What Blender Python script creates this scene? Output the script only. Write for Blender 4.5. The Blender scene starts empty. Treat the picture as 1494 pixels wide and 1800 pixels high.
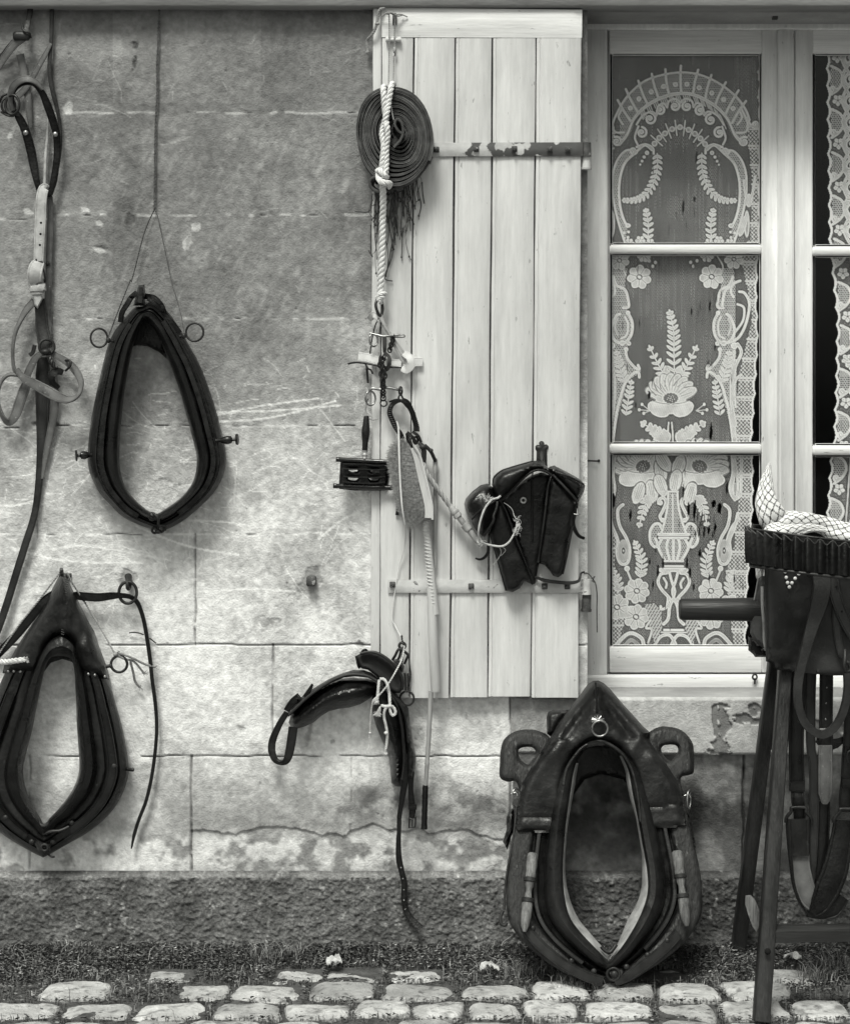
import bpy, math, random
import numpy as np
from mathutils import Vector, Matrix
from mathutils.geometry import delaunay_2d_cdt
random.seed(7); RNG = np.random.default_rng(11)
SC = bpy.context.scene; COL = SC.collection
S = 0.0015; D = 3333.0; HZ = 732.0; H0 = 933.0      # 1 unit = 1.5 mm on the wall plane; camera D away, H0 high
def R(a): return math.radians(a)
def V(px, py, t=0.0, tref=None):
    k = (D - (t if tref is None else tref)) / D
    return ((px - 747) * k * S, -t * S, (H0 + (HZ - py) * k) * S)
def gpt(py):            # distance in front of the wall of ground seen at row py
    return D * (1 - H0 / (py - HZ))
def Z(s, ox, oy):
    def f(pts, t=None):
        out = []
        for p in pts:
            q = (ox + p[0] / s, oy + p[1] / s)
            out.append(q + ((p[2] if len(p) > 2 else t),) if (len(p) > 2 or t is not None) else q)
        return out
    return f
z1 = Z(3.557, 0, 0); z2 = Z(3.32, 0, 450); z3 = Z(3.0, 0, 950); z4 = Z(5.0, 580, 0); z5 = Z(4.285, 570, 300)
z6 = Z(4.7357, 570, 620); z7 = Z(4.98, 780, 750); z8 = Z(3.103, 440, 1080); b1 = Z(3.1024, 850, 1180)
b2 = Z(3.6, 1180, 800); b3 = Z(3.273, 1180, 1250); b4 = Z(3.1519, 1020, 0); b5 = Z(3.1519, 1020, 430)
b6 = Z(3.83, 1020, 780); z9 = Z(3.557, 640, 0); c1 = Z(4.283, 1300, 900); c2 = Z(4.283, 1300, 1240)
c3 = Z(6.2, 0, 130); c4 = Z(6.0, 580, 1120); c6 = Z(2.356, 860, 1220)

def cr(P, n=8, closed=False):
    P = [np.array(p, float) for p in P]; N = len(P); out = []
    if N < 3 and not closed:
        return [P[0] + (P[-1] - P[0]) * i / n for i in range(n + 1)]
    for i in range(N if closed else N - 1):
        if closed: a, b, c, d = P[i - 1], P[i], P[(i + 1) % N], P[(i + 2) % N]
        else: a, b, c, d = P[max(i - 1, 0)], P[i], P[i + 1], P[min(i + 2, N - 1)]
        # centripetal-ish: plain Catmull-Rom
        for j in range(n):
            u = j / n
            out.append(.5 * ((2 * b) + (c - a) * u + (2 * a - 5 * b + 4 * c - d) * u * u + (3 * b - a - 3 * c + d) * u ** 3))
    if not closed: out.append(P[-1])
    return out

# ---------------------------------------------------------------- numpy noise
def vnoise(x, y, seed):
    xi = np.floor(x).astype(np.int64); yi = np.floor(y).astype(np.int64)
    xf = x - xi; yf = y - yi
    u = xf * xf * (3 - 2 * xf); v = yf * yf * (3 - 2 * yf)
    def h(a, b):
        n = (a * 374761393 + b * 668265263 + seed * 974711) & 0x7fffffff
        n = ((n ^ (n >> 13)) * 1274126177) & 0x7fffffff
        n = n ^ (n >> 16)
        return (n & 0xffff) / 65535.0
    return (h(xi, yi) * (1 - u) + h(xi + 1, yi) * u) * (1 - v) + (h(xi, yi + 1) * (1 - u) + h(xi + 1, yi + 1) * u) * v
def fbm(x, y, s, oct=4, seed=1, sy=None):
    sy = sy or s; a = 1.0; t = 0; w = 0
    for o in range(oct):
        t = t + a * vnoise(x / s + o * 17.3, y / sy + o * 9.1, seed + o); w += a; a *= .5; s /= 2.1; sy /= 2.1
    return t / w

class Ras:
    def __init__(s, x0, y0, x1, y1, st):
        s.x0, s.y0, s.st = x0, y0, st
        s.nx = int(round((x1 - x0) / st)) + 1; s.ny = int(round((y1 - y0) / st)) + 1
        s.X, s.Y = np.meshgrid(x0 + np.arange(s.nx) * st, y0 + np.arange(s.ny) * st)
        s.A = np.zeros((s.ny, s.nx))
    def win(s, xa, ya, xb, yb):
        i0 = max(0, int((xa - s.x0) / s.st)); i1 = min(s.nx, int((xb - s.x0) / s.st) + 2)
        j0 = max(0, int((ya - s.y0) / s.st)); j1 = min(s.ny, int((yb - s.y0) / s.st) + 2)
        if i1 <= i0 or j1 <= j0: return None
        return slice(j0, j1), slice(i0, i1)
    def dist(s, pts, pad, ws=None):
        xs = [p[0] for p in pts]; ys = [p[1] for p in pts]
        w = s.win(min(xs) - pad, min(ys) - pad, max(xs) + pad, max(ys) + pad)
        if w is None: return None, None
        X = s.X[w]; Y = s.Y[w]; d = np.full(X.shape, 1e9)
        for (p, q) in zip(pts[:-1], pts[1:]):
            vx, vy = q[0] - p[0], q[1] - p[1]; L = vx * vx + vy * vy + 1e-9
            u = np.clip(((X - p[0]) * vx + (Y - p[1]) * vy) / L, 0, 1)
            d = np.minimum(d, np.hypot(X - p[0] - u * vx, Y - p[1] - u * vy))
        return w, d
    def stroke(s, pts, wd, val=1.0, soft=.8, smooth=True, mode='max'):
        if smooth and len(pts) > 2: pts = [tuple(p) for p in cr([q[:2] for q in pts], 5)]
        w, d = s.dist(pts, wd + soft + 1)
        if w is None: return
        m = np.clip((wd / 2 + soft - d) / soft, 0, 1)
        if mode == 'max': s.A[w] = np.maximum(s.A[w], m * val)
        elif mode == 'set': s.A[w] = s.A[w] * (1 - m) + m * val
        elif mode == 'add': s.A[w] = s.A[w] + m * val
    def ell(s, cx, cy, rx, ry, ang=0, val=1.0, soft=.8, mode='max', wob=0, seed=0):
        r = max(rx, ry) * 1.3 + 2; w = s.win(cx - r, cy - r, cx + r, cy + r)
        if w is None: return
        X = s.X[w] - cx; Y = s.Y[w] - cy; c, sn = math.cos(ang), math.sin(ang)
        U = (X * c + Y * sn) / rx; W = (-X * sn + Y * c) / ry; q = np.hypot(U, W)
        if wob: q = q * (1 + wob * (fbm(s.X[w], s.Y[w], max(2, min(rx, ry)), 3, seed) - .5) * 2)
        m = np.clip((1 - q) * min(rx, ry) / soft + .5, 0, 1)
        if mode == 'max': s.A[w] = np.maximum(s.A[w], m * val)
        elif mode == 'set': s.A[w] = s.A[w] * (1 - m) + m * val
        elif mode == 'add': s.A[w] = s.A[w] + m * val

# ---------------------------------------------------------------- mesh builder
def unit(v):
    n = np.linalg.norm(v); return v / n if n > 1e-9 else v
class MB:
    def __init__(s): s.v = []; s.f = []; s.tone = None
    def addv(s, pts):
        b = len(s.v); s.v.extend([tuple(map(float, p)) for p in pts]); return b
    def box3(s, a, b, ch=0.0):           # world corners, chamfer
        (x0, y0, z0), (x1, y1, z1_) = a, b
        x0, x1 = sorted((x0, x1)); y0, y1 = sorted((y0, y1)); z0, z1_ = sorted((z0, z1_))
        c = min(ch, (x1 - x0) * .45, (y1 - y0) * .45, (z1_ - z0) * .45)
        if c <= 0:
            i = s.addv([(x, y, z) for x in (x0, x1) for y in (y0, y1) for z in (z0, z1_)])
            s.f += [tuple(i + k for k in q) for q in ((0, 1, 3, 2), (4, 6, 7, 5), (0, 4, 5, 1), (2, 3, 7, 6), (0, 2, 6, 4), (1, 5, 7, 3))]
            return
        # chamfered box through rings along y
        rings = []
        for (y, q) in ((y0, c), (y0 + c, 0), (y1 - c, 0), (y1, c)):
            xa, xb, za, zb = x0 + q, x1 - q, z0 + q, z1_ - q
            rings.append([(xa + c, y, za), (xb - c, y, za), (xb, y, za + c), (xb, y, zb - c), (xb - c, y, zb), (xa + c, y, zb), (xa, y, zb - c), (xa, y, za + c)])
        s.rings(rings, True, True)
    def box(s, px0, py0, px1, py1, t0, t1, ch=1.0, tref=None):
        tr = t1 if tref is None else tref
        a = V(px0, py0, t0, tr); b = V(px1, py1, t1, tr); s.box3(a, b, ch * S)
    def rings(s, rings, cap0=False, cap1=False, closed=False):
        n = len(rings[0]); b = [s.addv(r) for r in rings]; m = len(rings)
        for i in range(m if closed else m - 1):
            p, q = b[i], b[(i + 1) % m]
            for j in range(n):
                k = (j + 1) % n; s.f.append((p + j, p + k, q + k, q + j))
        if cap0: s.f.append(tuple(b[0] + j for j in range(n))[::-1])
        if cap1: s.f.append(tuple(b[-1] + j for j in range(n)))
    def frames(s, W, closed, up=None):
        W = [np.array(w) for w in W]; N = len(W); T = []
        for i in range(N):
            a = W[i - 1] if (i > 0 or closed) else W[i]; c = W[(i + 1) % N] if (i < N - 1 or closed) else W[i]
            T.append(unit(c - a))
        out = []; prev = None
        for i in range(N):
            if up is not None:
                n = np.array(up, float); n = n - T[i] * np.dot(n, T[i])
                if np.linalg.norm(n) < .15 and prev is not None: n = prev - T[i] * np.dot(prev, T[i])
            else:
                if prev is None:
                    n = np.array((0, -1., 0)) - T[i] * np.dot((0, -1., 0), T[i])
                    if np.linalg.norm(n) < .2: n = np.array((0, 0, 1.)) - T[i] * np.dot((0, 0, 1.), T[i])
                else: n = prev - T[i] * np.dot(prev, T[i])
            n = unit(n); prev = n; out.append((W[i], T[i], n, np.cross(T[i], n)))
        return out
    def tubeW(s, W, r, seg=8, closed=False, caps=True):       # world points, radius m (scalar or list)
        fr = s.frames(W, closed); N = len(fr); rings = []
        for i, (p, T, n, b) in enumerate(fr):
            rr = r[i] if hasattr(r, '__len__') else r
            rings.append([p + rr * (math.cos(a) * n + math.sin(a) * b) for a in [2 * math.pi * j / seg for j in range(seg)]])
        s.rings(rings, caps and not closed, caps and not closed, closed)
    def tube(s, P, r, seg=8, closed=False, n=6, smooth=True, r1=None):     # px points (x,y,t)
        Q = cr(P, n, closed) if smooth and len(P) > 2 else P
        W = [V(*q) for q in Q]
        rr = r * S if r1 is None else [S * (r + (r1 - r) * i / (len(W) - 1)) for i in range(len(W))]
        s.tubeW(W, rr, seg, closed)
    def rope(s, P, r, pitch=4.0, strands=3, n=8, closed=False, seg=6):
        Q = cr(P, n, closed) if len(P) > 2 else cr(P, 20)
        W = [np.array(V(*q)) for q in Q]
        # resample evenly
        L = [0]
        for a, b in zip(W[:-1], W[1:]): L.append(L[-1] + np.linalg.norm(b - a))
        tot = L[-1]; step = r * S * pitch / 8; m = max(4, int(tot / step)); W2 = []
        Wx = np.array(W)
        for i in range(m + 1): W2.append(np.array([np.interp(tot * i / m, L, Wx[:, c]) for c in range(3)]))
        fr = s.frames(W2, False)
        for k in range(strands):
            pts = []
            for i, (p, T, nn, b) in enumerate(fr):
                a = 2 * math.pi * (i * step / (r * S * pitch) + k / strands)
                pts.append(p + r * S * .52 * (math.cos(a) * nn + math.sin(a) * b))
            s.tubeW(pts, r * S * .56, seg)
    def ribbon(s, P, w, th=3.0, tw=None, n=8, groove=True, closed=False, up=(0, -1, 0)):
        # px path (x,y,t); width w px (scalar/list), tw twist deg (scalar/list)
        Q = cr(P, n, closed) if len(P) > 2 else cr(P, n); N = len(Q); M = len(P)
        def at(v, i):
            if v is None: return 0.0
            if not hasattr(v, '__len__'): return v
            u = i / n if n else 0; return float(np.interp(u, range(len(v)), v))
        fr = s.frames([V(*q) for q in Q], closed, up=up); rings = []
        for i, (p, T, nn, b) in enumerate(fr):
            a = R(at(tw, i)); nn2 = math.cos(a) * nn + math.sin(a) * b; bb = np.cross(T, nn2)
            ww = at(w, i) * S / 2; h = th * S / 2; g = .7 * S if groove else 0
            prof = [(-ww, -h * .6), (-ww, h * .6), (-ww * .93, h), (-ww * .78, h), (-ww * .72, h - g), (-ww * .66, h), (0, h * 1.05), (ww * .66, h), (ww * .72, h - g), (ww * .78, h), (ww * .93, h), (ww, h * .6), (ww, -h * .6), (ww * .9, -h), (-ww * .9, -h)]
            rings.append([p + x * bb + y * nn2 for (x, y) in prof])
        s.rings(rings, not closed, not closed, closed)
    def ring(s, cx, cy, t, Rr, r, tilt=0, yaw=0, seg=28, sy=1.0, tseg=8):
        c = np.array(V(cx, cy, t)); pts = []
        for i in range(seg):
            a = 2 * math.pi * i / seg; x = Rr * math.cos(a); zz = Rr * sy * math.sin(a); y = 0.
            x, y = x * math.cos(R(yaw)), x * math.sin(R(yaw))
            zz, y = zz * math.cos(R(tilt)), y + zz * math.sin(R(tilt))
            pts.append(c + S * np.array((x, y, zz)))
        s.tubeW(pts, r * S, tseg, True)
    def lathe(s, P0, P1, prof, seg=20):    # px axis ends (x,y,t); prof list of (u along, r px)
        a = np.array(V(*P0)); b = np.array(V(*P1)); T = unit(b - a)
        n = np.array((0, -1., 0)) - T * np.dot((0, -1., 0), T)
        if np.linalg.norm(n) < .2: n = np.array((0, 0, 1.)) - T * T[2]
        n = unit(n); c = np.cross(T, n); rings = []
        for (u, r) in prof:
            rings.append([a + (b - a) * u + max(r, .01) * S * (math.cos(q) * n + math.sin(q) * c) for q in [2 * math.pi * j / seg for j in range(seg)]])
        s.rings(rings, True, True)
    def dome(s, cx, cy, t, r, h=None, seg=12):
        h = h or r * .6; c = np.array(V(cx, cy, t)); rings = []
        for i in range(5):
            a = i / 4 * math.pi / 2 * .96
            rings.append([c + S * np.array((r * math.cos(a) * math.cos(q), -h * math.sin(a), r * math.cos(a) * math.sin(q))) for q in [2 * math.pi * j / seg for j in range(seg)]])
        s.rings(rings, True, True)
    def ball(s, cx, cy, t, rx, rz=None, ry=None, seg=14, wob=0):
        rz = rz or rx; ry = ry or rx; c = np.array(V(cx, cy, t)); rings = []
        for i in range(9):
            a = -math.pi / 2 * .97 + math.pi * .97 * i / 8
            rings.append([c + S * (1 + wob * random.uniform(-1, 1)) * np.array((rx * math.cos(a) * math.cos(q), ry * math.cos(a) * math.sin(q), rz * math.sin(a))) for q in [2 * math.pi * j / seg for j in range(seg)]])
        s.rings(rings, True, True)
    def sweep(s, inner, outer, prof, n=6, closed=True, lean=None):
        # inner/outer matched px loops; prof closed list of (u,t)
        I = cr(inner, n, closed); O = cr(outer, n, closed); rings = []
        for a, b in zip(I, O):
            ring = []
            for (u, t) in prof:
                p = a[:2] + (b[:2] - a[:2]) * u; tt = max(3.0, t + (lean(p[1]) if lean else 0)) if lean else t
                ring.append(V(p[0], p[1], tt))
            rings.append(ring)
        s.rings(rings, not closed, not closed, closed)
    def relief(s, outline, t0, thick, edge=8.0, holes=(), h=None, sp=4.0, smooth=0, lean=None, lip=1.0, tref=None, pw=.5):
        if smooth: outline = [tuple(p) for p in cr(outline, smooth, True)]
        loops = [list(outline)] + [list(x) for x in holes]
        def resamp(Lp):
            out = []
            for i in range(len(Lp)):
                a = np.array(Lp[i][:2], float); b = np.array(Lp[(i + 1) % len(Lp)][:2], float); m = max(1, int(np.linalg.norm(b - a) / sp))
                for j in range(m): out.append(a + (b - a) * j / m)
            q = [out[0]]
            for p in out[1:]:
                if np.linalg.norm(p - q[-1]) > sp * .2: q.append(p)
            return q
        loops = [resamp(l) for l in loops]
        seg = []; B = []; E = []
        for l in loops:
            o = len(B); B += l
            for i in range(len(l)): E.append((o + i, o + (i + 1) % len(l))); seg.append((l[i], l[(i + 1) % len(l)]))
        seg = np.array(seg); Bn = np.array(B)
        x0, y0 = Bn.min(0); x1, y1 = Bn.max(0)
        gx, gy = np.meshgrid(np.arange(x0 + sp * .5, x1, sp), np.arange(y0 + sp * .5, y1, sp)); gx = gx + (np.arange(gx.shape[0]) % 2)[:, None] * sp * .5
        G = np.stack([gx.ravel(), gy.ravel()], 1)
        def inside(Pn):
            c = np.zeros(len(Pn), bool)
            for (a, b) in seg:
                cond = ((a[1] > Pn[:, 1]) != (b[1] > Pn[:, 1]))
                xx = (b[0] - a[0]) * (Pn[:, 1] - a[1]) / ((b[1] - a[1]) + 1e-12) + a[0]
                c ^= cond & (Pn[:, 0] < xx)
            return c
        def dd(Pn):
            d = np.full(len(Pn), 1e9)
            for (a, b) in seg:
                v = b - a; u = np.clip(((Pn - a) @ v) / (v @ v + 1e-9), 0, 1)
                d = np.minimum(d, np.linalg.norm(Pn - a - u[:, None] * v, axis=1))
            return d
        G = G[inside(G)]
        if len(G): G = G[dd(G) > sp * .55]
        allp = [Vector(p) for p in B] + [Vector(p) for p in G]
        vo, eo, fo, _, _, _ = delaunay_2d_cdt(allp, E, [], 0, 1e-4)
        Pn = np.array([(v.x, v.y) for v in vo]); F = np.array([f for f in fo if len(f) == 3])
        cen = Pn[F].mean(1); F = F[inside(cen)]
        d = dd(Pn); bd = d < sp * .05
        q = np.clip(d / edge, 0, 1); top = t0 + lip + (thick - lip) * (1 - (1 - q) ** 2) ** pw
        if h is not None: top = top + h(Pn[:, 0], Pn[:, 1], d) * np.clip(d / (sp * 1.5), 0, 1)
        L = np.array([lean(y) for y in Pn[:, 1]]) if lean else np.zeros(len(Pn))
        vf = [V(p[0], p[1], tt, tref) for p, tt in zip(Pn, top + L)]
        vb = [V(p[0], p[1], tt, tref) for p, tt in zip(Pn, t0 + L)]
        a = s.addv(vf); b = s.addv(vb); cnt = {}
        for f in F:
            i, j, k = map(int, f)
            ar = (Pn[j][0] - Pn[i][0]) * (Pn[k][1] - Pn[i][1]) - (Pn[k][0] - Pn[i][0]) * (Pn[j][1] - Pn[i][1])
            if ar > 0: i, j, k = i, k, j
            s.f.append((a + i, a + j, a + k)); s.f.append((b + i, b + k, b + j))
            for e in ((i, j), (j, k), (k, i)): cnt[e] = cnt.get(e, 0) + 1
        for (i, j) in cnt:
            if (j, i) not in cnt: s.f.append((a + j, a + i, b + i, b + j))
    def build(s, name, mat, parent=None, label=None, sharp=50, **props):
        me = bpy.data.meshes.new(name); Vn = np.array(s.v)
        if parent is None: org = np.array(((Vn[:, 0].min() + Vn[:, 0].max()) / 2, Vn[:, 1].max(), Vn[:, 2].min()))
        else: org = np.array(parent['org'])
        me.from_pydata((Vn - org).tolist(), [], s.f); me.validate()
        me.polygons.foreach_set('use_smooth', [True] * len(me.polygons))
        if sharp: me.set_sharp_from_angle(angle=R(sharp))
        me.materials.append(mat)
        if s.tone is not None:
            at = me.attributes.new('tone', 'FLOAT', 'POINT'); at.data.foreach_set('value', np.array(s.tone, 'f'))
        o = bpy.data.objects.new(name, me); COL.objects.link(o)
        if parent is None: o.location = tuple(org)
        else: o.parent = parent
        o['org'] = [float(x) for x in org]; FIN.append(o)
        if label: o['label'] = label
        for k, v in props.items(): o[k] = v
        return o
FIN = []
def thing(name, label, cat, px, py, t=0, group=None):
    o = bpy.data.objects.new(name, None); COL.objects.link(o); o.empty_display_size = .05
    o.location = V(px, py, t); o['org'] = [float(x) for x in o.location]; FIN.append(o)
    o['label'] = label; o['category'] = cat
    if group: o['group'] = group
    return o
def grid_mesh(name, ras, tfun, mat, parent, attrs, tref, mask=None, extra=0):
    nx, ny = ras.nx, ras.ny; X = ras.X.ravel(); Y = ras.Y.ravel(); T = tfun.ravel()
    k = (D - tref) / D
    co = np.stack([(X - 747) * k * S, -T * S, (H0 + (HZ - Y) * k) * S], 1)
    idx = np.arange(nx * ny).reshape(ny, nx)
    q = np.stack([idx[:-1, :-1], idx[1:, :-1], idx[1:, 1:], idx[:-1, 1:]], -1).reshape(-1, 4)
    if mask is not None: q = q[mask[:-1, :-1].ravel()]
    me = bpy.data.meshes.new(name); org = np.array(parent['org']) if parent else np.zeros(3)
    me.vertices.add(len(co)); me.vertices.foreach_set('co', (co - org).ravel())
    me.loops.add(q.size); me.loops.foreach_set('vertex_index', q.ravel())
    me.polygons.add(len(q)); me.polygons.foreach_set('loop_start', np.arange(len(q)) * 4)
    try: me.polygons.foreach_set('loop_total', np.full(len(q), 4))
    except Exception: pass
    me.update(calc_edges=True); me.polygons.foreach_set('use_smooth', [True] * len(q))
    for nme, arr in attrs.items():
        at = me.attributes.new(nme, 'FLOAT', 'POINT'); at.data.foreach_set('value', arr.ravel().astype('f'))
    me.materials.append(mat); o = bpy.data.objects.new(name, me); COL.objects.link(o)
    if parent: o.parent = parent
    o['org'] = [float(x) for x in org]; FIN.append(o)
    return o

# ---------------------------------------------------------------- materials
def mat(name, base, rough=.6, var=.3, vs=20, bump=.3, bs=300, bd=.001, stretch=(1, 1, 1), spec=.5, tone=False, metal=0., flecks=None, rvar=.15, sheen=0., streak=0.):
    m = bpy.data.materials.new(name); m.use_nodes = True; nt = m.node_tree; N = nt.nodes; Lk = nt.links
    bs_ = N['Principled BSDF']; tc = N.new('ShaderNodeTexCoord'); mp = N.new('ShaderNodeMapping'); mp.inputs['Scale'].default_value = stretch
    Lk.new(tc.outputs['Object'], mp.inputs['Vector'])
    n1 = N.new('ShaderNodeTexNoise'); n1.inputs['Scale'].default_value = vs; n1.inputs['Detail'].default_value = 7; n1.inputs['Roughness'].default_value = .62
    Lk.new(mp.outputs[0], n1.inputs['Vector'])
    mr = N.new('ShaderNodeMapRange'); mr.inputs[1].default_value = .3; mr.inputs[2].default_value = .7
    mr.inputs[3].default_value = base * (1 - var); mr.inputs[4].default_value = base * (1 + var)
    Lk.new(n1.outputs['Fac'], mr.inputs[0]); last = mr.outputs[0]
    if streak:
        m2 = N.new('ShaderNodeMapping'); m2.inputs['Scale'].default_value = [q * (1 if q >= 1 else .22) for q in stretch]; Lk.new(tc.outputs['Object'], m2.inputs['Vector'])
        ns = N.new('ShaderNodeTexNoise'); ns.inputs['Scale'].default_value = 85; ns.inputs['Detail'].default_value = 5; ns.inputs['Roughness'].default_value = .7; Lk.new(m2.outputs[0], ns.inputs['Vector'])
        rs = N.new('ShaderNodeMapRange'); rs.inputs[1].default_value = .3; rs.inputs[2].default_value = .7; rs.inputs[3].default_value = 1 - streak; rs.inputs[4].default_value = 1 + streak * .7; Lk.new(ns.outputs['Fac'], rs.inputs[0])
        ml = N.new('ShaderNodeMath'); ml.operation = 'MULTIPLY'; Lk.new(last, ml.inputs[0]); Lk.new(rs.outputs[0], ml.inputs[1]); last = ml.outputs[0]
    if flecks:
        (fs, fv, th) = flecks
        nf = N.new('ShaderNodeTexNoise'); nf.inputs['Scale'].default_value = fs; nf.inputs['Detail'].default_value = 4; nf.inputs['Roughness'].default_value = .7
        Lk.new(mp.outputs[0], nf.inputs['Vector'])
        r2 = N.new('ShaderNodeMapRange'); r2.inputs[1].default_value = th; r2.inputs[2].default_value = th + .05; Lk.new(nf.outputs['Fac'], r2.inputs[0])
        mx = N.new('ShaderNodeMix'); mx.data_type = 'FLOAT'; Lk.new(r2.outputs[0], mx.inputs[0]); Lk.new(last, mx.inputs[2]); mx.inputs[3].default_value = fv; last = mx.outputs[0]
    if tone:
        at = N.new('ShaderNodeAttribute'); at.attribute_name = 'tone'; mm = N.new('ShaderNodeMath'); mm.operation = 'MULTIPLY'
        Lk.new(at.outputs['Fac'], mm.inputs[0]); Lk.new(last, mm.inputs[1]); last = mm.outputs[0]
    cc = N.new('ShaderNodeCombineColor')
    for i in range(3): Lk.new(last, cc.inputs[i])
    Lk.new(cc.outputs[0], bs_.inputs['Base Color'])
    r3 = N.new('ShaderNodeMapRange'); r3.inputs[1].default_value = .35; r3.inputs[2].default_value = .65; r3.inputs[3].default_value = max(.05, rough - rvar); r3.inputs[4].default_value = min(1, rough + rvar)
    Lk.new(n1.outputs['Fac'], r3.inputs[0]); Lk.new(r3.outputs[0], bs_.inputs['Roughness'])
    bs_.inputs['Specular IOR Level'].default_value = spec; bs_.inputs['Metallic'].default_value = metal
    if sheen: bs_.inputs['Sheen Weight'].default_value = sheen
    if bump:
        n2 = N.new('ShaderNodeTexNoise'); n2.inputs['Scale'].default_value = bs; n2.inputs['Detail'].default_value = 5
        Lk.new(mp.outputs[0], n2.inputs['Vector']); bp = N.new('ShaderNodeBump'); bp.inputs['Strength'].default_value = bump; bp.inputs['Distance'].default_value = bd
        Lk.new(n2.outputs['Fac'], bp.inputs['Height']); Lk.new(bp.outputs[0], bs_.inputs['Normal'])
    return m
M = dict(
    leather=mat('black_leather', .006, .38, .5, 18, .8, 110, .0022, spec=.34),
    leather_old=mat('worn_leather', .010, .41, .8, 13, .8, 80, .0026, spec=.36, flecks=(50, .035, .66)),
    leather_mid=mat('brown_leather', .02, .47, .6, 12, .6, 150, .0015, spec=.38),
    leather_grey=mat('faded_leather', .12, .6, .4, 25, .5, 200, .0012, spec=.35, flecks=(90, .28, .64)),
    leather_pale=mat('pale_leather', .42, .6, .3, 40, .4, 250, .001, spec=.35, flecks=(120, .2, .66)),
    leather_white=mat('white_leather', .66, .5, .12, 30, .2, 250, .0006, spec=.4),
    suede=mat('suede_side', .13, .8, .3, 30, .4, 400, .0006, spec=.2, flecks=(160, .2, .66)),
    felt=mat('pale_felt', .3, .95, .4, 30, .6, 500, .001, spec=.1, flecks=(60, .25, .64)),
    iron=mat('dark_iron', .022, .5, .5, 30, .5, 200, .001, spec=.45, metal=.3),
    rust=mat('rusty_iron', .07, .75, .7, 60, .7, 250, .0015, spec=.4, flecks=(70, .4, .6)),
    steel=mat('worn_steel', .32, .35, .35, 60, .3, 300, .0005, metal=.9, flecks=(120, .06, .6)),
    brass=mat('dull_brass', .5, .4, .3, 60, .2, 300, .0005, metal=.7),
    paint=mat('white_paint', .64, .62, .17, 6, .6, 110, .0015, stretch=(1, 1, .3), spec=.3, flecks=(75, .36, .655), streak=.12),
    paint_win=mat('window_paint', .76, .6, .16, 9, .5, 120, .0012, stretch=(1, 1, .3), spec=.35, flecks=(70, .3, .665), streak=.12),
    paint_bar=mat('rail_paint', .78, .6, .14, 9, .5, 120, .0012, stretch=(.25, 1, 1.6), spec=.35, flecks=(60, .28, .66), streak=.16),
    iron_painted=mat('painted_iron', .5, .6, .3, 20, .5, 150, .001, stretch=(.6, 1, 1), flecks=(40, .1, .63)),
    rope_white=mat('white_rope', .72, .9, .15, 60, .8, 900, .0008, spec=.15),
    twine=mat('jute_twine', .3, .95, .35, 90, .8, 1200, .0008, spec=.1),
    twine_pale=mat('pale_twine', .6, .95, .25, 90, .8, 1200, .0008, spec=.1),
    twine_dark=mat('dark_twine', .12, .95, .5, 90, .8, 1200, .0008, spec=.1),
    web=mat('webbing', .085, .85, .45, 30, .9, 420, .0014, spec=.15, stretch=(1, 1, 1)),
    web_tone=mat('webbing_roll', .115, .85, .4, 30, .9, 420, .0014, spec=.15, tone=True),
    fringe=mat('fringe_cord', .09, .9, .5, 60, .6, 700, .0008, spec=.1),
    sack=mat('hessian', .3, .95, .3, 60, 1., 500, .0015, spec=.1),
    wood_dark=mat('dark_wood', .018, .5, .55, 9, .8, 60, .002, stretch=(3, 3, .35), spec=.4, flecks=(22, .06, .66), streak=.5),
    wood_hame=mat('worn_hame_wood', .022, .55, .7, 11, .9, 55, .003, stretch=(3, 3, .45), spec=.35, flecks=(20, .09, .62), streak=.6),
    wood_pole=mat('dark_pole_wood', .018, .5, .5, 9, .6, 60, .002, stretch=(.3, 3, 3), spec=.4, streak=.5),
    wood_toggle=mat('weathered_wood', .15, .8, .6, 18, 1., 80, .003, stretch=(3, 3, .4), spec=.2, streak=.5),
    wood_pale=mat('pale_wood', .5, .55, .2, 14, .5, 90, .001, stretch=(3, 3, .3), spec=.35),
    cane=mat('cane', .33, .5, .35, 25, .4, 90, .001, stretch=(3, 3, .3), spec=.4),
    bristle=mat('bristle', .5, .7, .6, 160, 0, spec=.3),
    lacq=mat('black_enamel', .006, .28, .3, 40, .15, 200, .0004, spec=.5),
    stone=mat('ashlar_stone', .52, .92, .2, 55, .8, 200, .0028, spec=.15, tone=True),
    stone_far=mat('plain_stone', .3, .92, .3, 5, .8, 90, .004, spec=.15),
    granite=mat('granite_plinth', .2, .9, .5, 140, .8, 300, .003, spec=.2, tone=True),
    ledge=mat('grey_ledge', .24, .85, .3, 12, .6, 150, .002, stretch=(.3, 1, 1)),
    cobble=mat('cobble_stone', .46, .8, .22, 22, 1., 120, .006, spec=.25, tone=True, flecks=(35, .2, .68)),
    soil=mat('soil', .085, .95, .5, 30, 1., 150, .006, spec=.1, flecks=(120, .12, .62)),
    grass=mat('grass_blades', .15, .85, .5, 9, 0, spec=.06, tone=True),
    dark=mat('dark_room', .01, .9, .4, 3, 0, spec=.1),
    litter=mat('pale_litter', .5, .9, .35, 60, .8, 300, .002, spec=.1),
    leather_grey2=mat('lining_leather', .07, .6, .4, 25, .4, 200, .001, spec=.3),
    chaps=mat('flap_leather', .017, .42, .9, 6, .5, 140, .0015, spec=.45, flecks=(70, .07, .68)),
    rivetw=mat('white_rivet', .75, .4, .1, 50, 0),
    tag=mat('printed_tag', .3, .7, .6, 220, 0, flecks=(300, .04, .55)),
    sole=mat('dull_black', .016, .75, .5, 20, .5, 200, .0015, spec=.3),
)
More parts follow.
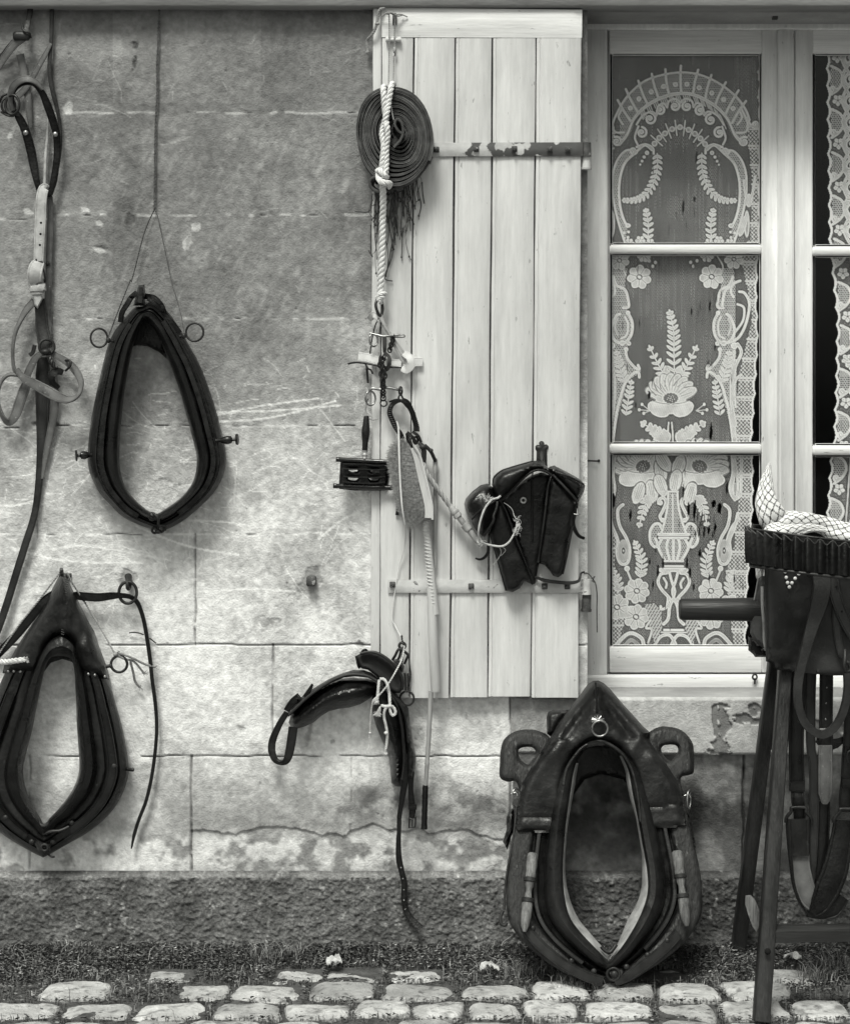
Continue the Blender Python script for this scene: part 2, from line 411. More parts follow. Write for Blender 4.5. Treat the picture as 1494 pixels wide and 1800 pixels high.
# ================================================================= WALL
wall = thing('stone_wall', 'weathered pale ashlar stone wall of large scratched blocks behind the hanging harness', 'wall', 500, 1665, 0)
HJ = [(-100, 95, 205, 0), (-100, 95, 385, .3), (95, 660, 198, .15), (95, 660, 378, .2), (-100, 95, 563, .2), (95, 660, 560, .25), (-100, 70, 752, .5), (70, 660, 748, .35), (-100, 1032, 939, .3), (-100, 1032, 1134, .8), (-100, 900, 1329, .8)]
VJ = [(92, -60, 745, .45), (66, 745, 1133, .45), (344, 939, 1133, .9), (480, 1133, 1329, .9), (337, 1329, 1531, .9), (203, 1133, 1329, .4), (53, 1329, 1531, .7), (618, 1329, 1531, .5), (645, 560, 745, .3), (820, 1134, 1329, .3), (897, 1222, 1533, 1.), (1306, 1325, 1533, 1.6), (1120, 1325, 1533, .15)]
prng = random.Random(5)
SCR = []
for i in range(900):
    if prng.random() < .5: x = prng.uniform(-60, 660); y = prng.gauss(845, 110)
    else: x = prng.uniform(-60, 700); y = prng.uniform(30, 1320)
    L = prng.choice([6, 10, 16, 26, 60]) * prng.uniform(.6, 1.3); a = prng.choice([prng.gauss(0, .25), prng.uniform(0, 3.14)])
    c = prng.gauss(0, .35); pts = []
    for k in range(6):
        u = k / 5; pts.append((x, y)); x += L / 5 * math.cos(a); y += L / 5 * math.sin(a); a += c / 5 + prng.gauss(0, .12)
    SCR.append((pts, prng.choice([.7, .9, 1.3]), prng.uniform(.1, .45) * (.55 if y < 620 else 1.3)))
for p in ([(360, 735), (450, 715), (560, 700)], [(350, 742), (470, 735), (590, 705)], [(370, 725), (480, 722), (600, 712)], [(330, 915), (400, 918), (470, 930)], [(-20, 890), (30, 888), (62, 880)],
          [(240, 925), (330, 960), (420, 975)], [(95, 965), (160, 960), (300, 985)], [(20, 962), (110, 985), (250, 990)], [(560, 948), (600, 915), (650, 890)], [(360, 1040), (440, 1035), (520, 1040)], [(318, 812), (350, 812)]):
    SCR.append((p, 2.6, .75))
BRU = [(prng.uniform(-50, 650), prng.uniform(230, 640), prng.uniform(1.5, 4), prng.uniform(6, 16), prng.uniform(.05, .16)) for _ in range(210)]
def wallfield(r):
    X, Y = r.X, r.Y
    hgt = (fbm(X, Y, 60, 5, 3) - .5) * 5 + (fbm(X, Y, 9, 3, 8) - .5) * 1.6
    big = fbm(X, Y, 260, 4, 21); med = fbm(X, Y, 46, 4, 31); fine = fbm(X, Y, 7, 3, 41)
    # soot-darkened top courses with some lintel shade painted in, paler washed lower courses
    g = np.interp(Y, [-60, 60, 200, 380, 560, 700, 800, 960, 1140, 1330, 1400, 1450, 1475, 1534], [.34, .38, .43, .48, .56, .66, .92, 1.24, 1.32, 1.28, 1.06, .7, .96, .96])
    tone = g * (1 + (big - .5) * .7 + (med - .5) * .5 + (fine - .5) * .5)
    blk = np.floor((Y + 5) / 187.0) * 7.1 + np.floor((X + 60) / 260.)
    bt = (np.sin(blk * 12.9898) * 43758.5453) % 1.0; tone = tone * (.9 + .2 * bt)
    # damp grime band above the plinth
    gb = np.exp(-((Y - 1418 - 60 * (med - .5)) / 34) ** 2) * (.35 + .65 * np.clip((X - 540) / 100, 0, 1)) * np.clip((fbm(X, Y, 34, 5, 61) - .36) * 5, 0, 1); tone *= 1 - .68 * gb
    g2 = np.clip((fbm(X, Y, 120, 5, 121) - .56) * 7, 0, 1) * np.clip((Y - 60) / 80, 0, 1); tone *= 1 - .2 * g2
    g3 = np.clip((fbm(X, Y, 90, 5, 141) - .58) * 9, 0, 1); tone *= 1 + .25 * g3
    uw = (X > 900) & (Y > 1222); tone = np.where(uw, tone * (.52 + .5 * np.clip((med - .45) * 4, 0, 1)) * .46, tone)  # stained blocks, deepened to paint shade into the big collar opening
    pat = np.clip((fbm(X, Y, 30, 6, 77) - .5) * 7, 0, 1) * np.clip((Y - 1455) / 25, 0, 1) * (X < 900); tone = tone * (1 - .42 * pat) + .3 * (1 - pat) * np.clip((Y - 1455) / 25, 0, 1) * (X < 900)
    hgt += pat * -1.6
    tone = tone * (1 + .25 * np.clip((X - 120) * -.004, 0, 1) * (Y > 1000))
    # edge of flaked render
    e = 1462 + (fbm(X, X * 0, 60, 4, 91) - .5) * 44; ed = Y - e; m = (X > 335) & (X < 900)
    hgt += np.where(m, -3.2 * np.clip(ed / 3, 0, 1), 0); tone = np.where(m & (np.abs(ed) < 1.6), tone * (1 - .45 * np.clip((fbm(X, Y, 40, 3, 71) - .42) * 8, 0, 1)), tone)
    ra = Ras.__new__(Ras); ra.__dict__.update(r.__dict__)
    ra.A = np.zeros_like(hgt)
    for (xa, xb, y, dp) in HJ:
        n = int((xb - xa) / 14); pts = [(xa + (xb - xa) * i / n, y + 3.2 * (vnoise(np.array(i * .45), np.array(y * 1.), 5) - .5)) for i in range(n + 1)]
        w, d = ra.dist([(float(a), float(b)) for a, b in pts], 8)
        if w is None: continue
        gr = np.clip(1.5 - d, 0, 1); br = vnoise(X[w] / 22, Y[w] * 0 + y, 9)
        dark = gr * np.clip((br - (.95 - dp)) * 6, 0, 1); lite = np.clip(2.6 - d, 0, 1) * np.clip((vnoise(X[w] / 13, Y[w] * 0 + y, 19) - .42) * 4, 0, 1) * (1 - dark)
        hgt[w] -= 5 * dark * min(1, dp + .3); tone[w] = tone[w] * (1 - .7 * dark) + .5 * lite * (.85 if y < 1000 else .35)
    for (x, ya, yb, dp) in VJ:
        n = int((yb - ya) / 14); pts = [(x + 3 * (vnoise(np.array(i * .45), np.array(x * 1.), 6) - .5), ya + (yb - ya) * i / n) for i in range(n + 1)]
        w, d = ra.dist([(float(a), float(b)) for a, b in pts], 10)
        if w is None: continue
        gr = np.clip((1.1 + dp) - d, 0, 1) * np.clip((vnoise(X[w] * 0 + x, Y[w] / 20, 9) - (.9 - dp)) * 6, 0, 1)
        hgt[w] -= 6 * gr * min(1, dp); tone[w] *= 1 - .6 * gr * min(1, dp)
    for (pts, wd, v) in SCR: ra.stroke(pts, wd, v, .7)
    for (x, y, rx, ry, v) in BRU: ra.ell(x, y, rx, ry, .45, v, 3, wob=.3, seed=int(x))
    for (x, y, rx, ry) in ((50, 372, 9, 5), (150, 368, 7, 4), (330, 425, 7, 15), (120, 190, 8, 12), (175, 440, 10, 5), (285, 842, 12, 5), (18, 238, 4, 7), (344, 400, 8, 8), (175, 392, 6, 4)):
        ra.ell(x, y, rx, ry, .3, .5, 2, wob=.5, seed=int(x))
    tone = tone + ra.A
    ra.A = np.zeros_like(hgt)
    for (x, y, rx, ry, v) in ((230, 387, 8, 10, .55), (240, 80, 3.5, 6, .9), (237, 112, 3, 11, .9), (333, 428, 4, 14, .4), (180, 436, 10, 3, .6), (466, 1097, 19, 11, .45), (424, 1281, 8, 4, .6), (546, 1024, 17, 20, .5),
                              (543, 1290, 4, 18, .6), (585, 1303, 5, 4, .7), (236, 75, 2, 2, 1), (635, 1133, 7, 4, .8), (63, 745, 8, 4, .9), (100, 745, 6, 4, .9), (226, 1016, 13, 14, .5), (395, 478, 3, 4, .3), (290, 845, 10, 4, .5)):
        ra.ell(x, y, rx, ry, .2, v, 2.5, wob=.7, seed=int(x))
    for k in range(90):
        ra.ell(prng.uniform(-50, 900), prng.uniform(40, 1520), prng.uniform(.8, 2.5), prng.uniform(.8, 2.5), 0, .5, 1, wob=.4, seed=k)
    hgt -= 3.5 * ra.A; tone *= 1 - .62 * ra.A
    # chipped cup at the plaster scar
    ra.A = np.zeros_like(hgt); ra.ell(466, 1097, 13, 7, .1, 1, 2, wob=.5, seed=3); tone += .55 * ra.A * np.clip((fine - .45) * 5, 0, 1)
    return hgt, np.clip(tone, .06, 1.6)
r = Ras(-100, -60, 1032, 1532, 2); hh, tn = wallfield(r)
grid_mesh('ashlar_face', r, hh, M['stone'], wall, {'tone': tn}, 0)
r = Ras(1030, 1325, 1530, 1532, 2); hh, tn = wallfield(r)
grid_mesh('ashlar_face', r, hh, M['stone'], wall, {'tone': tn}, 0)['label'] = 'dark stained blocks under the stone window sill, deepened with painted shade'
m = MB()
m.box(-3000, -1600, -101, 1640, -230, -2, 2, 0); m.box(1005, -60, 1031, 1534, -230, -5, 1, 0)
m.box(1740, -60, 4200, 1640, -230, -2, 2, 0); m.box(-101, -1600, 4200, -62, -230, -2, 2, 0); m.box(1531, 1326, 1739, 1640, -230, -2, 2, 0)
m.box(1032, 1240, 1530, 1534, -230, -12, 2, 0); m.box(1032, -60, 1740, 13, -230, 18, 2, 18)
m.build('plain_masonry', M['stone_far'], wall)
# cornice strip over the wall, shutter and window
m = MB(); m.box(-900, -26, 2600, 11.5, -20, 31, 2.5); m.build('cornice', M['ledge'], wall)
# stone sill, patched
r = Ras(897, 1222, 1500, 1326, 2); X, Y = r.X, r.Y
r.A[:] = 0
tone = .95 * (1 + (fbm(X, Y, 50, 4, 7) - .5) * .5 + (fbm(X, Y, 6, 3, 9) - .5) * .3); tone = np.where((X < 1030), tone * .72, tone)
hg = 17 + (fbm(X, Y, 40, 4, 5) - .5) * 4 - 6 * np.clip((1228 - Y) / 6, 0, 1) - 5 * np.clip((Y - 1320) / 6, 0, 1)
for P_ in ([(1249, 1238), (1268, 1234), (1280, 1240), (1278, 1262), (1285, 1275), (1272, 1292), (1284, 1324), (1262, 1324), (1240, 1318), (1252, 1290), (1248, 1262)],
           [(1284, 1256), (1310, 1252), (1325, 1262), (1355, 1254), (1356, 1266), (1320, 1272), (1290, 1268)], [(1312, 1238), (1326, 1234), (1336, 1244), (1330, 1254), (1318, 1256)], [(1420, 1262), (1470, 1270), (1500, 1262), (1500, 1300), (1440, 1296)]):
    c = np.zeros(X.shape, bool); Q = [tuple(q) for q in cr(P_, 4, True)]
    for a, b in zip(Q, Q[1:] + Q[:1]):
        cond = ((a[1] > Y) != (b[1] > Y)); c ^= cond & (X < (b[0] - a[0]) * (Y - a[1]) / ((b[1] - a[1]) + 1e-9) + a[0])
    cc_ = c & (fbm(X, Y, 9, 4, 3) > .33); tone = np.where(cc_, tone * .42, tone); hg = np.where(cc_, hg - 3.5, hg)
w = np.abs(X - 1031) < 1.2; tone = np.where(w, tone * .5, tone)
hg = np.where(X < 1031, hg - 13, hg); hg[:, 0] = -4; hg[-1] = -4; hg[0] = -4
grid_mesh('stone_sill', r, hg, M['stone'], wall, {'tone': np.clip(tone, .1, 1.5)}, 0)
m = MB(); m.box(1032, 1222, 1500, 1320, -100, 10, 2, 0); m.box(1500, 1222, 1740, 1325, -100, 17, 2, 0); m.rings([[V(x, 1229, 12), V(x, 1216, -128), V(x, 1260, -128), V(x, 1260, 12)] for x in (1031, 1760)], True, True); m.build('sill_block', M['stone_far'], wall)
# rough plinth
r = Ras(-100, 1530, 1560, 1690, 1.6); X, Y = r.X, r.Y
rough = fbm(X, Y, 9, 4, 55, sy=6.5); r2 = fbm(X, Y, 4, 3, 65)
hg = 24 + (rough - .5) * 5.5 + (r2 - .5) * 4.5 + (fbm(X, Y, 90, 3, 4) - .5) * 8
top = np.clip((Y - 1530) / 5.5, 0, 1); hg = hg * top + (1 - top) * 2
tone = (.55 + .9 * np.clip(rough - .3, 0, 1)) * (1 + (fbm(X, Y, 70, 4, 5) - .5) * .7); tone = np.where(np.abs(Y - 1536 - 3 * (r2 - .5)) < 4, tone * 1.25 + .12, tone); tone *= 1 - .35 * np.clip((fbm(X, Y, 55, 4, 15) - .5) * 6, 0, 1)  # top edge lightened to paint a highlight along it
tone *= np.where(X > 900, .8, 1); tone += .9 * np.clip((fbm(X, Y, 11, 3, 99) - .72) * 10, 0, 1)
grid_mesh('plinth', r, hg, M['granite'], wall, {'tone': np.clip(tone, .2, 3)}, 0)
m = MB(); m.box(-3000, 1531, -101, 1700, -200, 22, 3, 0); m.box(1560, 1531, 4200, 1700, -200, 22, 3, 0); m.build('plinth_block', M['stone_far'], wall)

# ================================================================= GROUND
m = MB(); a = m.addv([(-30, 10, -.03), (30, 10, -.03), (30, -40, -.03), (-30, -40, -.03)]); m.f.append((a, a + 3, a + 2, a + 1))
g = m.build('ground', M['soil'], None, kind='structure')
r = Ras(0, 0, 1900, 900, 6)   # X along wall, Y = distance in front
gx = (r.X - 200); gy = r.Y; zz = -4.5 + (fbm(r.X, r.Y, 40, 4, 2) - .5) * 10
co = np.stack([(gx - 747) * S, -gy * S, zz * S], -1).reshape(-1, 3); idx = np.arange(r.nx * r.ny).reshape(r.ny, r.nx)
q = np.stack([idx[:-1, :-1], idx[:-1, 1:], idx[1:, 1:], idx[1:, :-1]], -1).reshape(-1, 4)
me = bpy.data.meshes.new('dirt_verge'); me.from_pydata(co.tolist(), [], q[:, ::-1].tolist()); me.materials.append(M['soil'])
me.polygons.foreach_set('use_smooth', [True] * len(me.polygons)); o = bpy.data.objects.new('dirt_verge', me); COL.objects.link(o); o['kind'] = 'structure'
# cobbles: slightly domed setts in wandering rows
m = MB(); m.tone = []; crng = random.Random(21); cob = []
row = 0; ty = 118
while ty < 2600:
    dep = crng.uniform(82, 96); x = -420 + crng.uniform(0, 100)
    while x < 1980:
        w = crng.uniform(78, 122); skip = (ty < 150 and crng.random() < .72) or (150 < ty < 225 and crng.random() < .22)
        if not skip:
            cob.append((x + w / 2, ty + dep / 2 + crng.uniform(-5, 5), w / 2, dep / 2 * crng.uniform(.88, 1.04), crng.uniform(-.09, .09), crng.uniform(-5, 3) - (6 if ty < 200 else 0), crng.uniform(.72, 1.2)))
        x += w + crng.uniform(2, 8)
    ty += dep + crng.uniform(3, 8); row += 1
for (cx, cy, rx, ry, rot, dz, tnv) in cob:
    hi = cy < 560; n = 56 if hi else 12; rg = []; sd = crng.randrange(9999); ex = crng.uniform(.34, .55); kx, ky = crng.uniform(-.16, .16), crng.uniform(-.12, .12)
    tilt = crng.uniform(-.05, .05); tl2 = crng.uniform(-.05, .05); k0 = len(m.v); cobt = []
    for (q, z) in (((1.0, -18), (1.01, -8), (1.0, -3), (.975, 1), (.94, 4), (.89, 6), (.82, 7.4), (.74, 8.2), (.65, 8.8), (.55, 9.2), (.45, 9.5), (.35, 9.7), (.25, 9.8), (.15, 9.9), (.05, 9.9)) if hi else ((1.0, -16), (.985, 0), (.93, 4.2), (.6, 8), (.08, 9))):
        ring = []
        for j in range(n):
            a = 2 * math.pi * j / n; c, s_ = math.cos(a), math.sin(a)
            wob = 1 + .09 * (float(vnoise(np.array(a * 1.6 if a < math.pi else (2 * math.pi - a) * 1.6), np.array(sd * 1.), 3)) - .5) + .06 * math.sin(3 * a + sd) * (1 if q > .5 else .3)
            ux = abs(c) ** ex * (1 if c > 0 else -1) * rx * q * wob; uy = abs(s_) ** ex * (1 if s_ > 0 else -1) * ry * q * wob; ux, uy = ux * (1 + ky * uy / ry), uy * (1 + kx * ux / rx)
            X_ = cx + ux * math.cos(rot) - uy * math.sin(rot); Y_ = cy + ux * math.sin(rot) + uy * math.cos(rot)
            nz = 0.0; lt = 1.0
            if hi:
                P1 = (np.array(X_ + sd), np.array(Y_ + sd)); f1 = float(fbm(P1[0], P1[1], 34, 3, 5)); f2 = float(fbm(P1[0], P1[1], 9, 3, 15)); nz = (f1 - .5) * 7 + (f2 - .5) * 3.2
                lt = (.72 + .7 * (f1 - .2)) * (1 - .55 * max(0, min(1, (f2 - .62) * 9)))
                ux += (f2 - .5) * 3 * (q > .8); uy += (f1 - .5) * 3 * (q > .8)
            cobt.append(lt)
            zb = z * .8 + dz - 4 + ux * tilt + uy * tl2 + nz
            ring.append(((X_ - 747) * S, -Y_ * S, zb * S))
        rg.append(ring)
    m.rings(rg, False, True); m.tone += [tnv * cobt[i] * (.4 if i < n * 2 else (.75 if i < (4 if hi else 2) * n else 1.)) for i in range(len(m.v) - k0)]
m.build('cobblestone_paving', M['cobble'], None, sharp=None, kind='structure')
# grass: blades and small clover leaves along the wall foot and in the joints
grng = random.Random(3); m = MB(); m.tone = []
def covered(x, y):
    for (cx, cy, rx, ry, *_r) in NEAR.get((int(x // 60), int(y // 60)), ()):
        if abs(x - cx) < rx * .93 and abs(y - cy) < ry * .9: return True
    return False
NEAR = {}
for c in cob:
    for i in range(int((c[0] - c[2]) // 60), int((c[0] + c[2]) // 60) + 1):
        for j in range(int((c[1] - c[3]) // 60), int((c[1] + c[3]) // 60) + 1): NEAR.setdefault((i, j), []).append(c)
def blade(x, y, h, w, tn_):
    a = grng.uniform(0, 6.28); l = grng.uniform(.2, 1.7) * h; dx, dy = math.cos(a), math.sin(a); wx, wy = -dy * w / 2, dx * w / 2
    X_ = (x - 747) * S; Y_ = -y * S; z0 = -8 * S
    p = [(X_ - wx * S, Y_ - wy * S, z0), (X_ + wx * S, Y_ + wy * S, z0), (X_ + (dx * l * .35 + wx * .8) * S, Y_ + (dy * l * .35 + wy * .8) * S, h * .6 * S), (X_ + (dx * l * .35 - wx * .8) * S, Y_ + (dy * l * .35 - wy * .8) * S, h * .6 * S), (X_ + dx * l * S, Y_ + dy * l * S, h * S * grng.uniform(.75, 1))]
    b = m.addv(p); m.f += [(b, b + 1, b + 2, b + 3), (b + 3, b + 2, b + 4)]; m.tone += [tn_] * 5
def leaf(x, y, h, r_, tn_):
    r_ *= 1.0; a = grng.uniform(0, 6.28); X_ = (x - 747) * S; Y_ = -y * S; q = []
    tx, ty_ = grng.uniform(-.5, .5), grng.uniform(-.8, .2)
    for k in range(6):
        b = a + k * math.pi / 3; ux = r_ * math.cos(b) * (1 if k % 3 else 1.4); uy = r_ * math.sin(b)
        q.append((X_ + ux * S, Y_ + uy * S, (h + ux * tx + uy * ty_) * S))
    b = m.addv(q); m.f.append(tuple(range(b, b + 6))); m.tone += [tn_] * 6
for i in range(84000):
    x = grng.uniform(-260, 1560); u = grng.random()
    if u < .58: y = 20 + abs(grng.gauss(0, 78))
    else: y = grng.uniform(60, 470)
    dens = float(vnoise(np.array(x / 55), np.array(y / 40), 77))
    if dens < .42 and y > 34 and grng.random() < .45: continue
    if covered(x, y): continue
    near = max(0, 1 - y / 130); h = grng.uniform(3, 8) + near * grng.uniform(0, 15) * (.4 + 1.6 * float(vnoise(np.array(x / 38), np.array(y / 60), 7))) + (grng.uniform(6, 20) if grng.random() < .04 else 0)
    tn_ = grng.choice([.5, .8, 1., 1.2, 1.6]) * (1.0 if grng.random() < .93 else 2.3)
    if grng.random() < .62: leaf(x, y, h * .62, grng.uniform(1.4, 3.0), tn_)
    else: blade(x, y, h, grng.uniform(.9, 1.7), tn_)
for (cx, cy) in ((985, gpt(1728)), (1000, gpt(1735)), (520, 70), (1440, 130), (130, 40), (1395, 200), (900, 180), (860, 30), (470, 90)):
    for k in range(130): blade(cx + grng.gauss(0, 16), cy + grng.gauss(0, 12), grng.uniform(12, 34), grng.uniform(1, 1.8), grng.choice([.8, 1.2, 2.2]))
m.build('grass', M['grass'], None, sharp=None, kind='stuff', label='short grass and clover along the foot of the wall and between the cobbles', category='grass')
def litter(px, py, sc, seed, name, label, cat, mt, shape):
    rr = random.Random(seed); m = MB(); y = gpt(py); o_ = []
    P_ = [(px + sx * sc, sy * sc) for sx, sy in shape]
    n = 10; rings = []
    for layer in (0, 1.2):
        rings.append([((qx - 747) * (D - y) / D * S, -(y - qy * .8 + rr.uniform(-1, 1)) * S, (6 + layer + abs(qy) * .9 + rr.uniform(0, 5)) * S) for qx, qy in [tuple(p) for p in cr(P_, 4, True)]])
    b = m.addv(rings[0]); c_ = m.addv(rings[1]); nn = len(rings[0]); cx = np.mean(rings[1], 0) + np.array((0, 0, 5 * S))
    k = m.addv([cx]); k2 = m.addv([cx - np.array((0, 0, 2 * S))])
    for j in range(nn):
        jj = (j + 1) % nn; m.f += [(c_ + j, c_ + jj, k), (b + jj, b + j, k2), (b + j, b + jj, c_ + jj, c_ + j)]
    m.build(name, mt, None, label=label, category=cat)
litter(588, 1706, 15, 1, 'dry_leaf', 'curled pale dry leaf lying on the grass left of the hanging strap end', 'leaf', M['litter'], [(-1, .5), (-.7, -.2), (-.1, -.6), (.8, -.7), (.3, -.3), (-.2, .1), (.3, .5), (.9, .2), (.5, 1), (-.3, .9)])
litter(860, 1716, 17, 4, 'crumpled_paper', 'crumpled scrap of white paper on the grass left of the big floor collar', 'paper', M['litter'], [(-1, .3), (-.6, -.4), (-.1, -.8), (.5, -.5), (1, -.1), (.9, .5), (.2, .7), (-.5, .8)])
litter(1392, 1695, 15, 7, 'paper_scrap', 'torn pale scrap of paper in the grass behind the trestle leg', 'paper', M['litter'], [(-1.1, -.3), (-.4, -.8), (.1, -.1), (.8, -.3), (1.1, .2), (.5, .8), (0, .3), (-.6, .4)])

# ================================================================= WINDOW
win = thing('casement_window', 'white painted wooden casement window with three tall panes per leaf beside the open shutter', 'window', 1380, 1217, -90)
m = MB(); TF = -130
m.box(1020, 30, 1738, 52, -200, TF + 8, 2, TF); m.box(1026, 52, 1067, 1187, -200, TF, 2); m.box(1698, 52, 1738, 1187, -200, TF, 2)
m.build('window_frame', M['paint_win'], win)
m = MB(); m.box(1024, 1187, 1738, 1222, -200, -126, 3); m.build('sill_board', M['paint_bar'], win)
LACE_T = -157
def leaf_(x0, x1, side):
    mm = MB(); t0, t1 = -150, -134
    xl, xr = (1072, 1338) if side == 0 else (1428, 1693)
    mm.box(x0, 53, xl - .5, 1182, t0, t1, 1.5); mm.box(xr + .5, 53, x1, 1182, t0, t1, 1.5)
    lf = mm.build('casement_leaf', M['paint_win'], win)
    mm = MB(); mm.box(xl - .5, 53, xr + .5, 94, t0, t1 - .4, 1.5); mm.build('top_rail', M['paint_bar'], lf)
    mm = MB(); mm.box(xl - .5, 1137, xr + .5, 1182, t0, t1 + .4, 1.5); mm.build('bottom_rail', M['paint_bar'], lf)
    dy = 0 if side == 0 else 3
    for (ya, yb) in ((430, 446), (780, 797)):
        mm = MB(); mm.box(xl - .5, ya + dy, xr + .5, yb + dy, t0, t1 + 1, 3); mm.build('glazing_bar', M['paint_bar'], lf)
    for (ya, yb) in ((94, 430 + dy), (446 + dy, 780 + dy), (797 + dy, 1137)):
        mm = MB()   # putty bead round each pane
        mm.box(xl - .5, ya, xl + 4, yb, -148, -142, 2); mm.box(xr - 3.5, ya, xr + .5, yb, -148, -142, 2); mm.box(xl + 4, ya, xr - 3.5, ya + 3.5, -148, -142, 1.5); mm.box(xl + 4, yb - 3.5, xr - 3.5, yb, -148, -141, 1.5)
        mm.build('putty_bead', M['paint_win'], lf)
        mm = MB(); mm.box(xl, ya, xr, yb, -149.5, -148, 0); mm.build('glass_pane', GLASS, lf)
def glassmat():
    g_ = bpy.data.materials.new('window_glass'); g_.use_nodes = True; nt = g_.node_tree; nt.nodes.remove(nt.nodes['Principled BSDF'])
    out = nt.nodes['Material Output']; tr = nt.nodes.new('ShaderNodeBsdfTransparent'); gl = nt.nodes.new('ShaderNodeBsdfGlossy'); mx = nt.nodes.new('ShaderNodeMixShader')
    tr.inputs[0].default_value = (.985, .985, .985, 1); gl.inputs['Roughness'].default_value = .03; gl.inputs[0].default_value = (1, 1, 1, 1)
    fr = nt.nodes.new('ShaderNodeLayerWeight'); pw = nt.nodes.new('ShaderNodeMath'); pw.operation = 'POWER'; pw.inputs[1].default_value = 4; ma = nt.nodes.new('ShaderNodeMath'); ma.operation = 'MULTIPLY_ADD'; ma.inputs[1].default_value = .4; ma.inputs[2].default_value = .012
    nt.links.new(fr.outputs['Facing'], pw.inputs[0]); nt.links.new(pw.outputs[0], ma.inputs[0]); nt.links.new(ma.outputs[0], mx.inputs[0]); nt.links.new(tr.outputs[0], mx.inputs[1]); nt.links.new(gl.outputs[0], mx.inputs[2]); nt.links.new(mx.outputs[0], out.inputs[0]); return g_
GLASS = glassmat()
leaf_(1067.5, 1366, 0); leaf_(1397, 1697.5, 1)
m = MB(); m.box(1366.8, 50, 1396.2, 1183, -150, -126, 4); m.build('meeting_strip', M['paint_win'], win)
m = MB(); m.tube([(1029, 810, -126), (1036, 810, -124), (1050, 810.5, -122)], 1.5); m.dome(1052, 810, -128, 2.8); m.build('nail', M['iron'], win)
m = MB(); m.ring(1326, 1190, -118, 4.5, 1.7, yaw=20); m.lathe((1326, 1193, -118), (1326, 1202, -124), [(0, 1.8), (1, 1.6)]); m.build('screw_eye', M['iron'], win)
for (px_, py_) in ((1362, 29), (1428, 28)):
    m = MB(); (m.box(px_ - 5, py_ - 9, px_ + 5, py_ + 5, -60, -52, 1) if px_ < 1400 else m.ball(px_, py_ - 8, -56, 8, 6)); m.build('fixing', M['rust'], win)
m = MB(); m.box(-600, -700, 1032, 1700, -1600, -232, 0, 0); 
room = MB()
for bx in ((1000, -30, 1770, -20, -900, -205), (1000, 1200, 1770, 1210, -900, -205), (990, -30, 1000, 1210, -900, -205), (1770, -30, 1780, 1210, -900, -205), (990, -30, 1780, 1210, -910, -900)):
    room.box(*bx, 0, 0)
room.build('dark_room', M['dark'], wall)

# ================================================================= LACE
def lacemat():
    g_ = bpy.data.materials.new('cotton_lace'); g_.use_nodes = True; nt = g_.node_tree; N = nt.nodes; b = N['Principled BSDF']; out = N['Material Output']
    b.inputs['Base Color'].default_value = (.86, .86, .86, 1); b.inputs['Roughness'].default_value = .95; b.inputs['Specular IOR Level'].default_value = .1
    a = N.new('ShaderNodeAttribute'); a.attribute_name = 'weave'; nt.links.new(a.outputs['Fac'], b.inputs['Alpha'])
    return g_
LM = lacemat()
def mirror(pts, c): return [(2 * c - p[0],) + tuple(p[1:]) for p in pts]
def lace(r, build_fn, edge_fn, right_edge=True, seed=1):
    X, Y = r.X, r.Y
    net = .10 + .16 * ((np.abs((X / 3.6 + .5 * (np.floor(Y / 3.1) % 2)) % 1 - .5) > .27) | ((Y / 3.1) % 1 < .3)) + .11 * (fbm(X, Y, 3.2, 3, seed, sy=110) - .5) + .12 * (fbm(X, Y, 60, 3, seed + 3) - .5)
    r.A = np.zeros_like(X); build_fn(r); mo = r.A.copy()
    stitch = .82 + .30 * (fbm(X, Y, 2.4, 2, seed + 5) - .5) * 2 * .6
    dil = mo.copy(); ero = mo.copy()
    for dx, dy in ((2, 0), (-2, 0), (0, 2), (0, -2), (1, 1), (-1, 1), (1, -1), (-1, -1)):
        q = np.roll(np.roll(mo, dx, 1), dy, 0); dil = np.maximum(dil, q); ero = np.minimum(ero, q)
    rim = np.clip(mo - ero, 0, 1); halo = np.clip(dil - mo, 0, 1); thr = .78 + .22 * (((X + .35 * Y) % 3.1) < 1.6)
    A = np.maximum(net * (1 - .55 * halo), mo * np.where(rim > .3, 1.0, thr * (.78 + .4 * (fbm(X, Y, 9, 2, seed + 8) - .3))))
    return A
def trellis(r, poly_mask, period=11):
    X, Y = r.X, r.Y; a_ = np.abs(((X + Y * .9) / 6.4) % 1 - .5); b_ = np.abs(((X - Y * .9) / 6.4) % 1 - .5)
    v = np.where((a_ < .12) | (b_ < .12), .1, np.where(np.maximum(a_, b_) > .36, .85, .5)); return np.where(poly_mask, v, 0)
def filet(r, mask):   # open square ground inside scroll frames
    X, Y = r.X, r.Y; v = np.where((((X + 2 * (np.floor(Y / 3.4) % 2)) % 4.2) < 2.3) & ((Y % 3.4) < 2.0), .04, .6); return np.where(mask, v, 0)
def inpoly(r, P_):
    X, Y = r.X, r.Y; c = np.zeros(X.shape, bool)
    for a, b in zip(P_, list(P_[1:]) + [P_[0]]):
        cond = ((a[1] > Y) != (b[1] > Y)); c ^= cond & (X < (b[0] - a[0]) * (Y - a[1]) / ((b[1] - a[1]) + 1e-9) + a[0])
    return c
def spiral(r, cx, cy, R0, a0, dr=1, turns=1.2, w=3.4, val=.95):
    pts = []
    for i in range(16):
        u = i / 15; a = a0 + dr * u * turns * 2 * math.pi; q = R0 * (1 - .72 * u); pts.append((cx + q * math.cos(a), cy + q * math.sin(a)))
    r.stroke(pts, w, val, smooth=False); r.ell(cx, cy, R0 * .33, R0 * .33, 0, 1)
